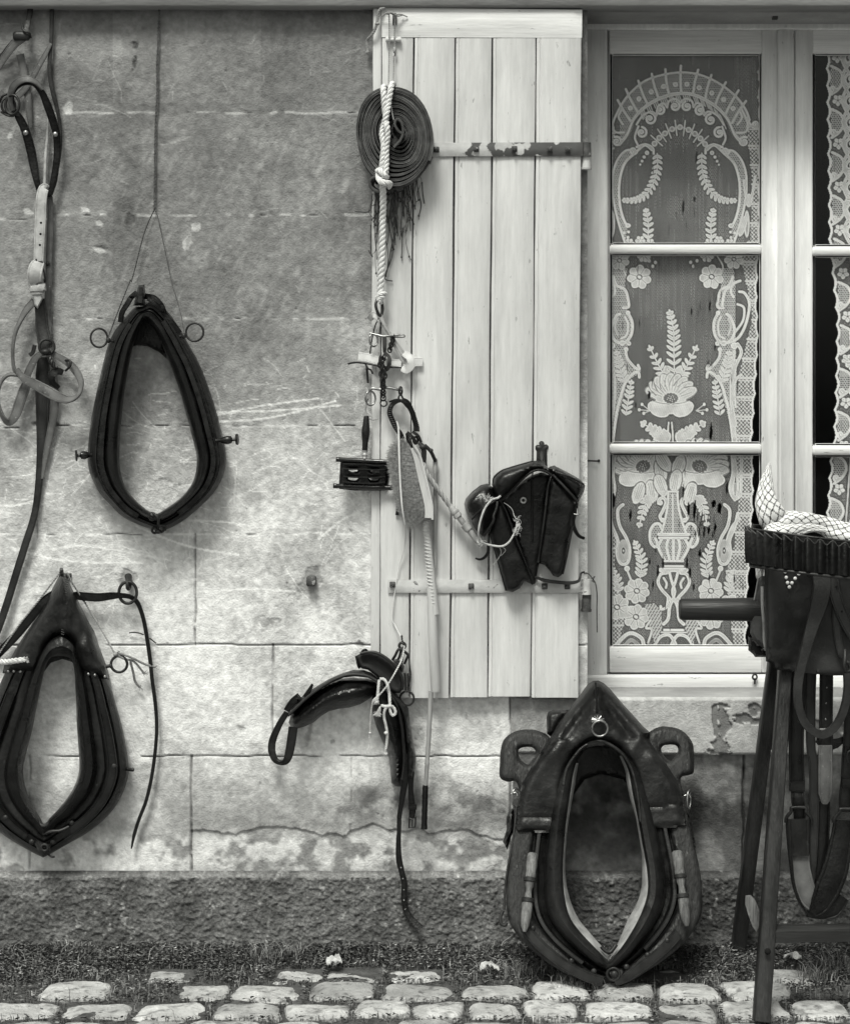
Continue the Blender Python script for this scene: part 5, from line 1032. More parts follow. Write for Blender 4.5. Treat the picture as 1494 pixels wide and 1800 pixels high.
m = MB(); m.rope(z5([(395, 955, 44), (425, 930, 54), (460, 925, 48), (455, 950, 42)]), 3.2, 4, 3); m.rope(z5([(400, 975, 46), (430, 955, 54), (455, 950, 46)]), 3, 4, 3); m.rope(z5([(415, 950, 50), (420, 985, 52), (430, 1000, 46)]), 3, 4, 3); m.ball(*z5([(427, 955, 44)])[0], 6, 8); m.build('knot', M['rope_white'], ro)
m = MB(); m.rope(z4([(520, 100, 36), (522, 300, 34), (520, 500, 36), (515, 760, 60)]), 1.3, 6, 2); m.rope(z4([(575, 120, 38), (568, 280, 34), (568, 420, 33)]), 1.3, 6, 2); m.rope(z4([(560, 490, 32), (560, 600, 36), (556, 745, 60)]), 1.2, 6, 2); m.rope(z4([(535, 900, 82), (545, 980, 82), (560, 1055, 84)]), 1.2, 6, 2)
m.tube(z4([(445, 160, 28), (480, 125, 34), (520, 110, 40), (560, 130, 38), (620, 125, 34), (680, 148, 28)]), 1.2); m.tube(z4([(500, 130, 36), (540, 110, 42), (590, 140, 38), (640, 130, 30)]), 1.4); m.ball(*z4([(568, 440, 34)])[0], 3, 6); m.tube(z4([(568, 440, 34), (575, 470, 30), (568, 495, 29)]), 1.4)
m.build('hanging_twine', M['twine'], ro)
m = MB(); m.rope(z4([(478, 75, 27), (445, 80, 32), (425, 110, 32), (420, 160, 31), (410, 210, 32), (395, 260, 30), (365, 310, 26), (330, 350, 14), (325, 400, 12), (330, 455, 12)]), 2.6, 5, 3); m.ball(*z4([(415, 210, 32)])[0], 4.2, 3); m.ball(*z4([(330, 460, 13)])[0], 3.4)
m.build('knotted_string', M['twine'], None, label='short knotted string with frayed white end at the top left corner of the shutter', category='string')

# ================================================================= BITS AND TACK HANGING UNDER THE ROPE
hk = MB(); hk.tube(z5([(432, 985, 40), (440, 1040, 44), (425, 1095, 46), (400, 1060, 48), (388, 1010, 46), (398, 970, 42)]), 2.6); hk.build('carabiner_hook', M['iron'], None, label='narrow dark iron hook linking the white rope to the pale straps', category='hook')
cs = thing('crupper_strap', 'stiff pale leather straps crossed like a T over the shutter edge below the white rope', 'strap', 690, 650, 26)
m = MB(); m.ribbon(z5([(340, 1120, 28), (370, 1090, 36), (400, 1110, 42), (450, 1180, 42), (510, 1280, 40), (570, 1390, 38), (600, 1440, 36)]), [10, 13, 9, 6, 5, 6, 8], 4); m.ribbon(z5([(420, 1090, 46), (470, 1190, 44), (540, 1290, 42), (605, 1380, 40)]), [8, 5, 4, 4], 4); m.build('long_strap', M['leather_pale'], cs)
m = MB(); m.ribbon(z5([(262, 1400, 16), (320, 1408, 26), (380, 1425, 34), (440, 1440, 36), (510, 1448, 36), (580, 1452, 36)]), [15, 15, 15, 13, 13, 13], 4); m.ribbon(z5([(590, 1450, 34), (650, 1442, 32), (740, 1440, 30)]), [15, 16, 16], 4); m.build('cross_strap', M['leather_white'], cs)
m = MB(); m.ribbon(z5([(600, 1375, 40), (645, 1410, 48), (655, 1460, 48), (620, 1500, 44), (585, 1490, 40)]), [11, 13, 15, 13, 9], 4); m.build('strap_loop', M['leather_white'], cs)
m = MB(); m.tube(z5([(180, 1455, 14), (230, 1445, 20), (300, 1450, 34), (370, 1462, 40), (440, 1478, 40), (530, 1480, 38), (600, 1484, 36)]), 1.7); m.tube(z5([(310, 1455, 34), (330, 1490, 36), (350, 1500, 34), (365, 1530, 32)]), 1.5); m.tube(z5([(320, 1470, 30), (325, 1540, 26), (330, 1600, 24)]), 2); m.tube(z5([(410, 1110, 44), (380, 1180, 40), (355, 1300, 30), (345, 1380, 26)]), 1.2); m.tube(z5([(430, 1090, 46), (425, 1150, 46), (415, 1230, 46)]), 1.1); m.build('thong', M['leather_mid'], cs)
bt = thing('curb_bit', 'dark iron curb bit with curved cheek and bunched curb chain, hanging above the curry comb', 'horse bit', 675, 710, 40, 'horse bits')
m = MB(); m.tube(z5([(345, 1225, 44), (400, 1238, 48), (450, 1248, 50), (520, 1240, 48), (590, 1240, 46), (598, 1250, 46), (530, 1250, 47)]), 2.2); m.build('mouthpiece', M['steel'], bt)
m = MB(); m.ring(*z5([(372, 1275, 42)])[0], 8.5, 1.7, yaw=35, sy=1.35, tilt=5); m.build('bit_ring', M['steel'], bt)
m = MB(); m.ribbon(z5([(455, 1260, 48), (455, 1330, 50), (458, 1370, 50), (485, 1400, 52), (492, 1440, 54), (478, 1490, 52), (450, 1510, 50)]), [7, 7, 6, 6, 7, 7, 4], 7, groove=False); m.build('cheek', M['iron'], bt)
def chain(m, P_, R_, r_, n):
    Q = cr(P_, 10); L = [0]
    for a, b in zip(Q[:-1], Q[1:]): L.append(L[-1] + np.linalg.norm(b - a))
    Qx = np.array(Q)
    for i in range(n):
        s_ = L[-1] * (i + .5) / n; p = [np.interp(s_, L, Qx[:, c]) for c in range(3)]; q = [np.interp(min(L[-1], s_ + 1), L, Qx[:, c]) - p[c] for c in range(2)]
        m.ring(p[0], p[1], p[2], R_, r_, yaw=25 if i % 2 else -60, sy=1.25, seg=14, tseg=6)
m = MB(); chain(m, z5([(420, 1410, 50), (440, 1470, 56), (432, 1540, 56), (445, 1600, 56), (440, 1660, 54)]), 4.4, 1.4, 11); chain(m, z5([(460, 1400, 54), (420, 1450, 58), (455, 1530, 58), (438, 1600, 58)]), 4.2, 1.4, 10); chain(m, z5([(525, 1245, 48), (505, 1310, 46), (490, 1360, 46)]), 3.6, 1.3, 6); chain(m, z5([(443, 1640, 54), (445, 1720, 50)]), 4.6, 1.2, 4); m.ring(*z5([(447, 1752, 50)])[0], 5.4, 1.3); m.build('curb_chain', M['iron'], bt)
sb = thing('snaffle_bit', 'plain bright steel snaffle bit with one round ring, just above the curry comb handle', 'horse bit', 675, 712, 36, 'horse bits')
m = MB(); m.tube(z5([(340, 1655, 44), (365, 1640, 46), (420, 1648, 46), (450, 1636, 46), (500, 1638, 46), (545, 1648, 46), (585, 1650, 44)]), 2.5); m.build('mouthpiece', M['steel'], sb)
m = MB(); m.ring(*z5([(348, 1715, 42)])[0], 9.5, 1.7, yaw=28, sy=1.3); m.build('bit_ring', M['steel'], sb)
m = MB(); m.ring(*z5([(575, 1660, 44)])[0], 4.5, 2, yaw=60, sy=1.5); m.tube(z5([(575, 1680, 46), (560, 1710, 48), (572, 1735, 48), (592, 1720, 46), (578, 1685, 46)]), 1.7); m.build('swivel', M['iron'], sb)

# curry comb
cc = thing('curry_comb', 'black metal curry comb with turned dark handle hanging over the left edge of the shutter', 'curry comb', 638, 862, 30)
m = MB(); m.relief(z6([(128, 885), (160, 882), (540, 900), (548, 915), (528, 1120), (520, 1145), (400, 1150), (250, 1148), (125, 1135), (122, 1110), (135, 905)]), 26, 5, edge=3, sp=4, holes=[z6([(205, 972), (280, 974), (275, 988), (258, 988), (250, 992), (225, 992), (218, 985), (208, 984)]), z6([(382, 974), (455, 974), (448, 990), (432, 994), (400, 994), (392, 988)]), z6([(198, 1040), (285, 1042), (275, 1056), (258, 1062), (225, 1060), (205, 1055)]), z6([(372, 1044), (455, 1046), (446, 1060), (425, 1064), (395, 1062), (380, 1056)])]); m.build('back_plate', M['lacq'], cc)
for k, (ya, yb, bow) in enumerate(((925, 938, 3), (965, 972, 4), (1030, 1032, 6), (1075, 1078, 9), (1105, 1112, 8))):
    m = MB(); m.ribbon(z6([(160, ya, 35), (250, ya + bow, 36), (340, ya + bow * 1.3, 36), (430, yb + bow, 36), (505, yb - 2, 35)]), 2.6, 12, groove=False); m.build('tooth_bar', M['lacq'], cc)
for (ya, yb) in (((98, 888), (585, 912)), ((75, 1108), (572, 1125))):
    a = z6([ya + (36,)])[0]; b = z6([yb + (36,)])[0]; m = MB(); m.lathe(a, b, [(0, 3.8), (.01, 4.4), (.06, 4.4), (.08, 4), (.92, 4), (.93, 4.4), (.99, 4.4), (1, 3.8)]); m.build('end_rod', M['lacq'], cc)
m = MB(); m.lathe(z6([(352, 525, 34)])[0], z6([(338, 820, 36)])[0], [(0, 3.8), (.05, 5), (.2, 5.6), (.4, 7.4), (.55, 7.2), (.75, 5.2), (1, 5)]); m.build('handle', M['lacq'], cc)
m = MB(); m.lathe(z6([(338, 812, 36)])[0], z6([(337, 880, 36)])[0], [(0, 5.4), (.1, 5), (.4, 4.6), (.45, 5.2), (.7, 5.2), (.75, 4.4), (1, 5)]); m.build('ferrule', M['brass'], cc)
m = MB(); m.tube(z6([(352, 530, 36), (345, 480, 34), (350, 420, 34), (365, 380, 38)]), 1.6); m.tube(z6([(370, 545, 38), (400, 560, 36), (450, 552, 34)]), .8); m.build('hanging_loop', M['twine'], cc)

# curb strap loop
cl = thing('studded_strap', 'small black studded chin strap looped above the bristle brush', 'strap', 712, 780, 36)
m = MB(); m.ribbon(z6([(640, 400, 50), (600, 408, 48), (560, 440, 46), (545, 500, 46), (570, 570, 46), (600, 630, 48), (635, 680, 50), (660, 740, 48)]), [5, 7, 8, 9, 9, 9, 9, 8], 5, n=6); m.ribbon(z6([(650, 395, 52), (690, 420, 52), (725, 480, 50), (745, 540, 48), (762, 600, 46), (765, 655, 46)]), [9, 11, 9, 9, 9, 9], 5); m.ribbon(z6([(545, 408, 40), (600, 392, 44), (650, 400, 46)]), [3, 4, 5], 4); m.build('strap', M['leather'], cl)
m = MB(); Q = cr(z6([(560, 440), (545, 500), (570, 570), (600, 630), (635, 690)]), 4)
for i, q in enumerate(Q): m.box(q[0] - 4, q[1] - 1.4, q[0] + 3, q[1] + 1.4, 46, 52, .8)
Q = cr(z6([(735, 500), (750, 550), (768, 610), (770, 650)]), 4)
for q in Q: m.box(q[0] + 1, q[1] - 1.2, q[0] + 5, q[1] + 1.4, 44, 50, .8)
m.build('stitched_edge', M['iron'], cl)
m = MB(); m.relief(z6([(650, 395), (680, 392), (710, 430), (705, 465), (685, 460), (655, 425)]), 50, 7, edge=3, sp=3); m.build('keeper', M['leather'], cl)
m = MB(); m.ribbon(z6([(690, 665, 56), (730, 700, 58), (768, 755, 56)]), 6, 6, groove=False); m.ribbon(z6([(735, 660, 50), (780, 690, 52), (805, 745, 50)]), 5, 8, groove=False); m.ring(*z6([(760, 730, 52)])[0], 6, 1.8, yaw=50); m.relief(z6([(675, 670), (700, 680), (730, 740), (745, 795), (725, 805), (695, 770), (680, 720)]), 50, 8, edge=3, sp=3); m.build('clasp', M['leather'], cl)
# brush
bu = thing('dandy_brush', 'long pale bristle brush with curved light wooden back hanging on the shutter', 'brush', 740, 930, 34)
m = MB(); m.ribbon(z6([(738, 790, 52), (775, 880, 52), (800, 980, 52), (825, 1080, 52), (850, 1180, 52), (872, 1280, 52), (872, 1370, 52)]), [9, 13, 14, 15, 15, 16, 15], 42, groove=False, n=8); m.build('brush_back', M['wood_pale'], bu)
m = MB(); m.ribbon(z6([(745, 770, 60), (790, 840, 60), (820, 940, 60), (850, 1060, 60), (878, 1180, 60), (897, 1290, 60), (900, 1385, 60)]), [4, 4, 4, 4, 4, 4, 4], 36, groove=False); m.build('brush_veneer', M['wood_pale'], bu)
m = MB(); brn = random.Random(12); bk = cr(z6([(700, 760), (740, 830), (760, 930), (785, 1040), (815, 1150), (840, 1260), (845, 1370)]), 12); tp = cr(z6([(640, 715), (560, 790), (545, 900), (570, 1020), (600, 1180), (640, 1320), (735, 1440)]), 12)
for i in range(9500):
    u = brn.random() * (len(bk) - 1.01); k = int(u); f_ = u - k; p = bk[k] * (1 - f_) + bk[k + 1] * f_; q = tp[k] * (1 - f_) + tp[k + 1] * f_
    w_ = brn.uniform(-1, 1); tb = 52 + w_ * 17; te = 52 + w_ * 27; tl = brn.choice([brn.uniform(.6, .95), brn.uniform(.92, 1.06)]); d_ = (q - p) * tl
    e = (p[0] + d_[0] + brn.gauss(0, 2.5), p[1] + d_[1] + brn.gauss(0, 3.5) + 3, te + brn.gauss(0, 2)); mid_ = (p[0] + d_[0] * .5, p[1] + d_[1] * .5 + brn.gauss(0, 1), (tb + te) / 2)
    s3 = brn.uniform(.35, .7)
    a0_ = np.array(V(p[0], p[1], tb)); a1 = np.array(V(*mid_)); a2 = np.array(V(*e)); wv = np.array((0.4, -.3, .9)) * s3 * S
    b = m.addv([a0_ - wv, a0_ + wv, a1 + wv, a1 - wv, a2 + wv * .6, a2 - wv * .6]); m.f += [(b, b + 1, b + 2, b + 3), (b + 3, b + 2, b + 4, b + 5)]
m.build('bristles', M['bristle'], bu, sharp=None)
m = MB(); m.ribbon(z6([(605, 570, 84), (618, 640, 84), (622, 800, 84), (627, 960, 84), (635, 1120, 84), (650, 1300, 82), (672, 1430, 72)]), [2.2, 3, 3.2, 3, 2.8, 2.6, 2.4], 2.4, groove=False); m.tube(z6([(672, 1430, 72), (676, 1520, 50), (670, 1600, 36), (645, 1700, 32), (620, 1790, 30)]) + z8([(773, 0, 30), (790, 60, 32), (815, 110, 40), (835, 140, 46)]), 1.0)
m.build('waxed_cord', M['leather_white'], None, label='thin white waxed cord trailing over the brush bristles down the shutter', category='cord')
m = MB(); m.ribbon(z6([(608, 1235, 28), (612, 1290, 28), (605, 1352, 28)]), [4, 5, 6], 3); m.build('strap_end', M['leather'], None, label='dark tapered strap end poking out left of the brush bristles', category='strap')

# whips
wh = thing('driving_whip', 'long pale twisted driving whip with dark taped tip upright against the shutter', 'whip', 747, 1455, 40)
m = MB(); m.lathe(z6([(845, 1400, 44)])[0], (765, 1080, 44), [(0, 5.6), (1, 7.2)], 16)
for k in range(2):
    pts = []
    for i in range(150):
        u = i / 149; a = u * 2 * math.pi * 12 + k * math.pi; x = 748.5 + 12.5 * u; y = 916 + 150 * u; rr = 5.2 + 1.6 * u
        if math.cos(a) > -.3: pts.append(V(x + rr * math.sin(a), y, 44 + rr * math.cos(a)))
        else:
            if len(pts) > 3: m.tubeW(pts, 1.5 * S, 6)
            pts = []
    if len(pts) > 3: m.tubeW(pts, 1.5 * S, 6)
m.build('twisted_shaft', M['wood_pale'], wh)
m = MB(); m.lathe((757, 1030, 44), (766, 1216, 44), [(0, 6.8), (.3, 8.4), (.98, 8.6), (1, 7.6)], 18); m.build('grip', M['wood_pale'], wh)
m = MB(); m.lathe((757.5, 1214, 44), (753, 1310, 42), [(0, 4.4), (1, 4)], 12); m.lathe((753, 1308, 42), (747, 1400, 40), [(0, 4), (.35, 3.8), (.37, 4.4), (.4, 3.7), (1, 3.7)], 12); m.build('cane_tip', M['cane'], wh)
m = MB(); m.lathe((747.8, 1380, 40), (745.5, 1457, 38), [(0, 4.4)] + [(k / 12, 4.9 + .5 * (k % 2)) for k in range(1, 12)] + [(1, 5.8)], 12); m.build('taped_end', M['leather'], wh)
w2 = thing('braided_whip', 'whip with braided pale thong hanging diagonally from the brush to the leather bag', 'whip', 840, 960, 40)
m = MB(); m.rope(z6([(820, 920, 52), (850, 1000, 52), (910, 1090, 50), (970, 1170, 48), (1050, 1280, 46)]), 4.6, 7, 3, seg=8); m.build('braided_thong', M['cane'], w2)
m = MB(); m.lathe(z6([(1045, 1275, 46)])[0], z6([(1310, 1610, 50)])[0], [(0, 3.5), (.05, 5.5), (.12, 6), (.125, 7.5), (.17, 8), (.2, 6), (.21, 7.6), (.27, 7.8), (.28, 5), (.45, 5), (.46, 7.4), (.5, 8), (.54, 7.6), (.55, 8), (.6, 7.4), (.61, 5.5), (.9, 5.8), (1, 4)]); m.build('bound_handle', M['cane'], w2)
m = MB(); m.ribbon(z6([(790, 750, 52), (825, 790, 54), (830, 850, 52), (832, 930, 50)]), [6, 9, 9, 6], 5); m.ball(*z6([(820, 785, 54)])[0], 6, 5); m.tube(z6([(835, 770, 54), (885, 820, 50), (915, 880, 44), (925, 900, 40)]), 3.2, 8); m.ball(*z6([(888, 815, 50)])[0], 4, 4); m.build('knotted_keeper', M['leather_mid'], w2)
m = MB(); m.lathe(z6([(925, 880, 36)])[0], z6([(920, 1790, 32)])[0], [(0, 3), (.02, 4.2), (.13, 4.2), (.14, 3.4), (1, 3.4)], 12); m.build('thin_cane', M['cane'], None, label='thin straight brown cane standing just right of the twisted driving whip', category='cane')

# ================================================================= LEATHER BAG ON THE SHUTTER
sg = thing('saddle_bag', 'black leather saddle bags with piped edges and a white eyelet hanging on the shutter hook', 'saddle bag', 915, 1040, 26)
def hb(x, y, d): return 2.5 * (fbm(x, y, 34, 3, 12) - .5) * 2
m = MB(); m.relief(z7([(495, 640), (600, 560), (700, 470), (760, 430), (850, 400), (940, 430), (905, 600), (880, 850), (850, 1100), (820, 1260), (800, 1370), (770, 1385), (720, 1250), (650, 1000), (600, 850), (540, 730)]), 26, 14, edge=5, sp=4, lip=8); m.tube(z7([(770, 440, 42), (772, 700, 42), (775, 1000, 42)]), 1.6); m.build('centre_panel', M['leather'], sg)
m = MB(); m.ring(*z7([(695, 645, 42)])[0], 4.3, 1.9); m.build('eyelet', M['brass'], sg)
m = MB(); m.relief(z7([(480, 650), (510, 665), (545, 740), (590, 860), (640, 1000), (700, 1150), (745, 1270), (788, 1378), (765, 1378), (705, 1350), (665, 1415), (605, 1448), (550, 1438), (520, 1340), (480, 1200), (400, 930), (435, 820), (460, 720)]), 30, 30, edge=12, sp=4, h=hb, lip=18); m.build('left_flap', M['leather'], sg)
m = MB(); m.relief(z7([(430, 530), (380, 497), (320, 512), (245, 570), (192, 630), (178, 680), (200, 760), (246, 805), (246, 850), (290, 920), (340, 960), (400, 910), (440, 820), (470, 700), (490, 640), (450, 580)]), 28, 62, edge=34, sp=4, h=lambda x, y, d: 5 * np.sin((x * .9 + y * .5) / 5.5) * np.clip(d / 14, 0, 1), lip=10); m.build('left_pouch', M['leather'], sg)
m = MB(); m.relief(z7([(950, 420), (1060, 530), (1150, 635), (1158, 690), (1125, 850), (1080, 1100), (1055, 1240), (1030, 1300), (1000, 1318), (955, 1305), (925, 1260), (880, 1210), (825, 1195), (850, 1000), (880, 800), (905, 600), (930, 450)]), 32, 34, edge=10, sp=4, h=hb, lip=22); m.build('right_flap', M['leather'], sg)
m = MB(); m.relief(z7([(908, 368), (930, 348), (965, 340), (1060, 388), (1130, 425), (1195, 465), (1236, 515), (1225, 570), (1172, 668), (1150, 630), (1080, 555), (1010, 475), (945, 420)]), 30, 52, edge=14, sp=4, h=hb, lip=14); m.build('right_pouch', M['leather'], sg)
m = MB(); m.relief(z7([(420, 505), (440, 440), (500, 385), (600, 350), (700, 325), (780, 297), (840, 298), (905, 350), (945, 408), (930, 428), (880, 388), (820, 378), (760, 398), (690, 455), (600, 545), (530, 615), (490, 655), (455, 620), (438, 560)]), 40, 54, edge=16, sp=4, h=hb, lip=20); m.build('yoke', M['leather_old'], sg)
def pipe(P_, r_=1.7, mt='leather_old'): m = MB(); m.tube(z7(P_), r_); m.build('piping', M[mt], sg)
pipe([(430, 500, 84), (438, 445, 84), (500, 388, 84), (600, 352, 84), (780, 300, 84)], 1.3); pipe([(490, 652, 66), (600, 546, 72), (690, 456, 80), (760, 400, 84), (820, 378, 84), (880, 388, 82), (942, 425, 78)], 2.2)
pipe([(500, 655, 62), (545, 742, 62), (590, 862, 62), (640, 1000, 60), (700, 1150, 56), (745, 1270, 50), (785, 1375, 44)], 2); pipe([(945, 425, 62), (915, 510, 66), (900, 620, 66), (880, 800, 66), (852, 1000, 64), (825, 1190, 58)], 2.2)
pipe([(955, 422, 70), (1060, 532, 76), (1155, 640, 72), (1165, 690, 64)], 2.4, 'leather_mid'); pipe([(470, 655, 76), (458, 720, 80), (435, 780, 84), (435, 820, 84), (400, 880, 78), (350, 955, 64)], 2.4, 'leather_mid'); pipe([(975, 395, 80), (1100, 440, 84), (1225, 505, 76)], 1.6); pipe([(246, 810, 70), (310, 740, 84), (400, 680, 88), (450, 650, 84)], 1.8)
pipe([(405, 935, 44), (480, 1200, 46), (545, 1435, 46)], 1.8); pipe([(1125, 870, 60), (1080, 1110, 60), (1040, 1290, 56)], 1.8)
m = MB(); m.ribbon(z7([(1160, 680, 60), (1148, 750, 58), (1130, 830, 52), (1145, 900, 46), (1180, 955, 40), (1228, 978, 36)]), [6, 7, 7, 7, 6, 5], 3); m.build('side_strap', M['leather'], sg)
m = MB(); m.tube(z7([(1138, 765, 62), (1170, 770, 64), (1190, 762, 62)]), 1.3); m.tube(z7([(1165, 718, 60), (1168, 775, 64)]), 1.2); m.build('buckle', M['steel'], sg)
m = MB(); m.ribbon(z7([(390, 1040, 50), (385, 1100, 46), (355, 1145, 42), (315, 1162, 38), (278, 1152, 34)]), [5, 5, 5, 4, 3], 3); m.build('side_strap', M['leather'], sg)
m = MB(); m.ribbon(z7([(790, 1310, 36), (880, 1345, 40), (1000, 1362, 42), (1100, 1368, 42), (1170, 1355, 40), (1190, 1325, 38), (1200, 1285, 32), (1225, 1272, 26)]), [4, 6, 6, 6, 5, 4, 3, 3], 3.5); m.build('leather_tie', M['leather_mid'], None, label='dark leather tie passing behind the saddle bags to the lower shutter hinge', category='strap')
m = MB(); m.tube(z7([(1215, 1278, 26), (1260, 1285, 24), (1300, 1330, 16), (1325, 1370, 6), (1335, 1420, -10), (1340, 1500, -50), (1338, 1600, -84)]) + b6([(112, 1270, -88)]), 1.0); m.ball(*z7([(1238, 1282, 25)])[0], 3.4, 2.4); m.tube(z7([(1290, 1330, 18), (1320, 1310, 20), (1300, 1350, 12), (1326, 1365, 8)]), .8); m.build('hinge_string', M['twine_dark'], None, label='thin dark string knotted at the lower hinge and hanging over the window frame', category='string')
m = MB(); tg = random.Random(9); m.rope(z7([(495, 605, 94), (470, 625, 94), (420, 640, 96), (365, 705, 98), (330, 790, 98), (305, 900, 94), (308, 970, 84), (340, 1015, 78), (420, 1040, 72), (510, 1046, 70), (570, 1010, 70), (610, 945, 70), (635, 880, 72), (640, 830, 72)]), 1.8, 5, 3)
m.rope(z7([(640, 830, 72), (650, 870, 72), (662, 850, 74), (655, 900, 72), (640, 925, 70)]), 1.4, 5, 2); m.tube(z7([(525, 665, 70), (570, 695, 70), (600, 730, 70), (615, 780, 70), (635, 810, 71)]), .6); m.tube(z7([(500, 1046, 68), (540, 1080, 64), (500, 1130, 60)]), .5); m.tube(z7([(490, 1060, 68), (500, 1110, 62), (450, 1190, 54), (410, 1222, 50)]), .5); m.tube(z7([(310, 980, 76), (330, 1010, 80), (360, 1040, 70)]), 2.4)
for i in range(70):
    x, y, t = z7([tg.choice([(645, 815, 72), (655, 880, 72), (635, 930, 70), (410, 620, 94), (325, 1015, 78)])])[0]; a = tg.uniform(0, 6.28); l = tg.uniform(3, 10); m.tube([(x, y, t), (x + l * .6 * math.cos(a), y + l * .6 * math.sin(a), t + 3), (x + l * math.cos(a + .6), y + l * math.sin(a + .6), t + 2)], .28, 4, n=2)
m.build('twine_loop', M['twine_pale'], None, label='loose round loop of frayed pale twine draped over the front of the saddle bags', category='twine')

# ================================================================= HARNESS PAD
hp = thing('harness_saddle', 'black padded harness saddle hanging sideways below the shutter with long girth straps', 'harness saddle', 640, 1380, 26)
def relp(name, f, P_, t0, th, ed, mt='leather', h=None, sp=4, lip=4): m = MB(); m.relief(f(P_), t0, th, edge=ed, sp=sp, h=h, lip=lip); return m.build(name, M[mt], hp)
relp('left_pad', z8, [(690, 372), (640, 350), (560, 345), (500, 350), (430, 375), (360, 420), (300, 465), (250, 510), (222, 550), (210, 590), (225, 618), (250, 625), (300, 610), (345, 590), (385, 555), (430, 528), (480, 515), (540, 508), (600, 490), (650, 460), (690, 430), (705, 400)], 8, 66, 36, 'leather', lambda x, y, d: 4 * (fbm(x, y, 22, 3, 4) - .5))
relp('left_skirt', z8, [(720, 352), (690, 345), (655, 315), (620, 303), (560, 303), (490, 325), (430, 352), (350, 400), (290, 440), (240, 490), (205, 530), (208, 560), (235, 540), (300, 475), (370, 420), (440, 375), (510, 345), (570, 338), (640, 345), (700, 375)], 24, 46, 8, 'leather_old', None, 3, 20)
m = MB(); m.tube(z8([(215, 545, 66), (300, 462, 74), (370, 408, 76), (440, 364, 78), (510, 334, 78), (570, 327, 78), (640, 336, 78), (700, 368, 76)]), 2.4); m.build('piping', M['leather_mid'], hp)
relp('right_pad', z8, [(690, 400), (665, 440), (660, 500), (672, 560), (690, 620), (720, 690), (748, 745), (758, 800), (765, 860), (770, 920), (795, 938), (825, 940), (835, 900), (850, 800), (850, 700), (845, 600), (820, 520), (790, 470), (750, 410)], 8, 62, 30, 'leather', lambda x, y, d: 4 * (fbm(x, y, 22, 3, 5) - .5))
relp('right_skirt', z8, [(730, 370), (770, 400), (820, 460), (862, 510), (872, 600), (885, 680), (905, 780), (900, 840), (888, 900), (850, 900), (848, 760), (842, 640), (815, 530), (770, 450), (720, 400)], 20, 42, 10, 'leather_old', None, 4, 16)
m = MB(); m.tube(z8([(720, 390, 70), (760, 435, 74), (800, 500, 76), (825, 600, 76), (835, 700, 74), (840, 800, 70), (830, 900, 62)]), 2.4); m.tube(z8([(745, 400, 70), (800, 470, 72), (845, 560, 72), (860, 700, 68)]), 1.8); m.build('piping', M['leather_old'], hp)
relp('seat_plate', c4, [(275, 200), (300, 185), (345, 160), (430, 152), (510, 168), (590, 215), (660, 275), (720, 340), (755, 410), (770, 480), (765, 550), (740, 590), (690, 590), (640, 560), (580, 500), (530, 450), (470, 395), (400, 345), (330, 330), (305, 300)], 40, 26, 14, 'sole', lambda x, y, d: -9 * np.clip((d - 5) / 8, 0, 1), 3, 18)
m = MB(); m.tube(c4([(320, 175, 68), (400, 158, 70), (480, 162, 72), (560, 198, 73), (640, 258, 73), (700, 322, 72), (750, 400, 70), (768, 480, 66), (765, 550, 62)]), 2.6); m.build('seat_rim', M['leather_mid'], hp)
m = MB(); m.tube(c4([(275, 200, 60), (285, 240, 62), (295, 290, 60), (310, 325, 56)]), 2); m.tube(c4([(330, 180, 50), (350, 140, 54), (380, 135, 52), (400, 160, 48)]), 2.2); m.relief(c4([(300, 200), (340, 165), (380, 155), (380, 200), (330, 240)]), 30, 30, edge=6, sp=3); m.build('crupper_loop', M['leather'], hp); m = MB(); m.relief(c4([(660, 245), (700, 228), (760, 255), (785, 310), (770, 365), (740, 380), (700, 310)]), 32, 22, edge=8, sp=3, h=lambda x, y, d: -6 * np.clip((d - 4) / 5, 0, 1)); m.build('crupper_loop', M['leather'], hp)
m = MB(); m.tube(c4([(660, 240, 46), (690, 190, 50), (715, 140, 52), (740, 125, 52), (780, 150, 52), (822, 185, 50), (815, 215, 48), (785, 280, 44)]), 2.4); m.ring(*c4([(762, 90, 48)])[0], 5.2, 2.4); m.tube(c4([(750, 130, 48), (735, 200, 46), (720, 235, 44)]), 2.2); m.tube(c4([(780, 140, 50), (765, 200, 48), (760, 260, 46)]), 2.); m.rope(c4([(755, -20, 44), (765, 40, 46), (770, 70, 50), (790, 90, 52), (770, 110, 54)]), 1.8, 5, 2); m.build('hanging_buckle', M['iron'], hp)
m = MB(); m.ring(*c4([(812, 645, 40)])[0], 12, 1.9, sy=1.02); m.build('pad_ring', M['iron'], hp)
m = MB(); m.ribbon(c4([(790, 380, 40), (795, 450, 38), (800, 580, 38)]), 4, 4); m.ribbon(c4([(820, 380, 36), (822, 480, 36), (822, 580, 36)]), 3, 4); m.tube(c4([(830, 180, 40), (840, 300, 34), (852, 400, 32), (835, 520, 34)]), 1.0); m.build('ring_strap', M['leather_mid'], hp)
m = MB(); m.ribbon(z8([(200, 535, 40), (160, 600, 34), (125, 680, 30), (118, 740, 32), (135, 790, 36), (165, 808, 40), (195, 800, 44), (212, 760, 46), (225, 690, 48), (235, 615, 50)]), [10, 11, 13, 13, 11, 9, 12, 15, 16, 16], 4, [0, 0, 0, 0, 20, 40, 20, 0, 0, 0], n=8); m.build('girth_loop', M['leather_old'], hp)
m = MB(); m.ribbon(z8([(205, 525, 46), (235, 480, 54), (270, 450, 60)]), 15, 7); m.ribbon(z8([(300, 450, 66), (325, 410, 70), (340, 380, 70)]), [9, 7, 4], 4); m.box(*[c for p in z8([(245, 455), (275, 480)]) for c in p], 60, 68, 3); m.build('billet_keeper', M['leather'], hp)
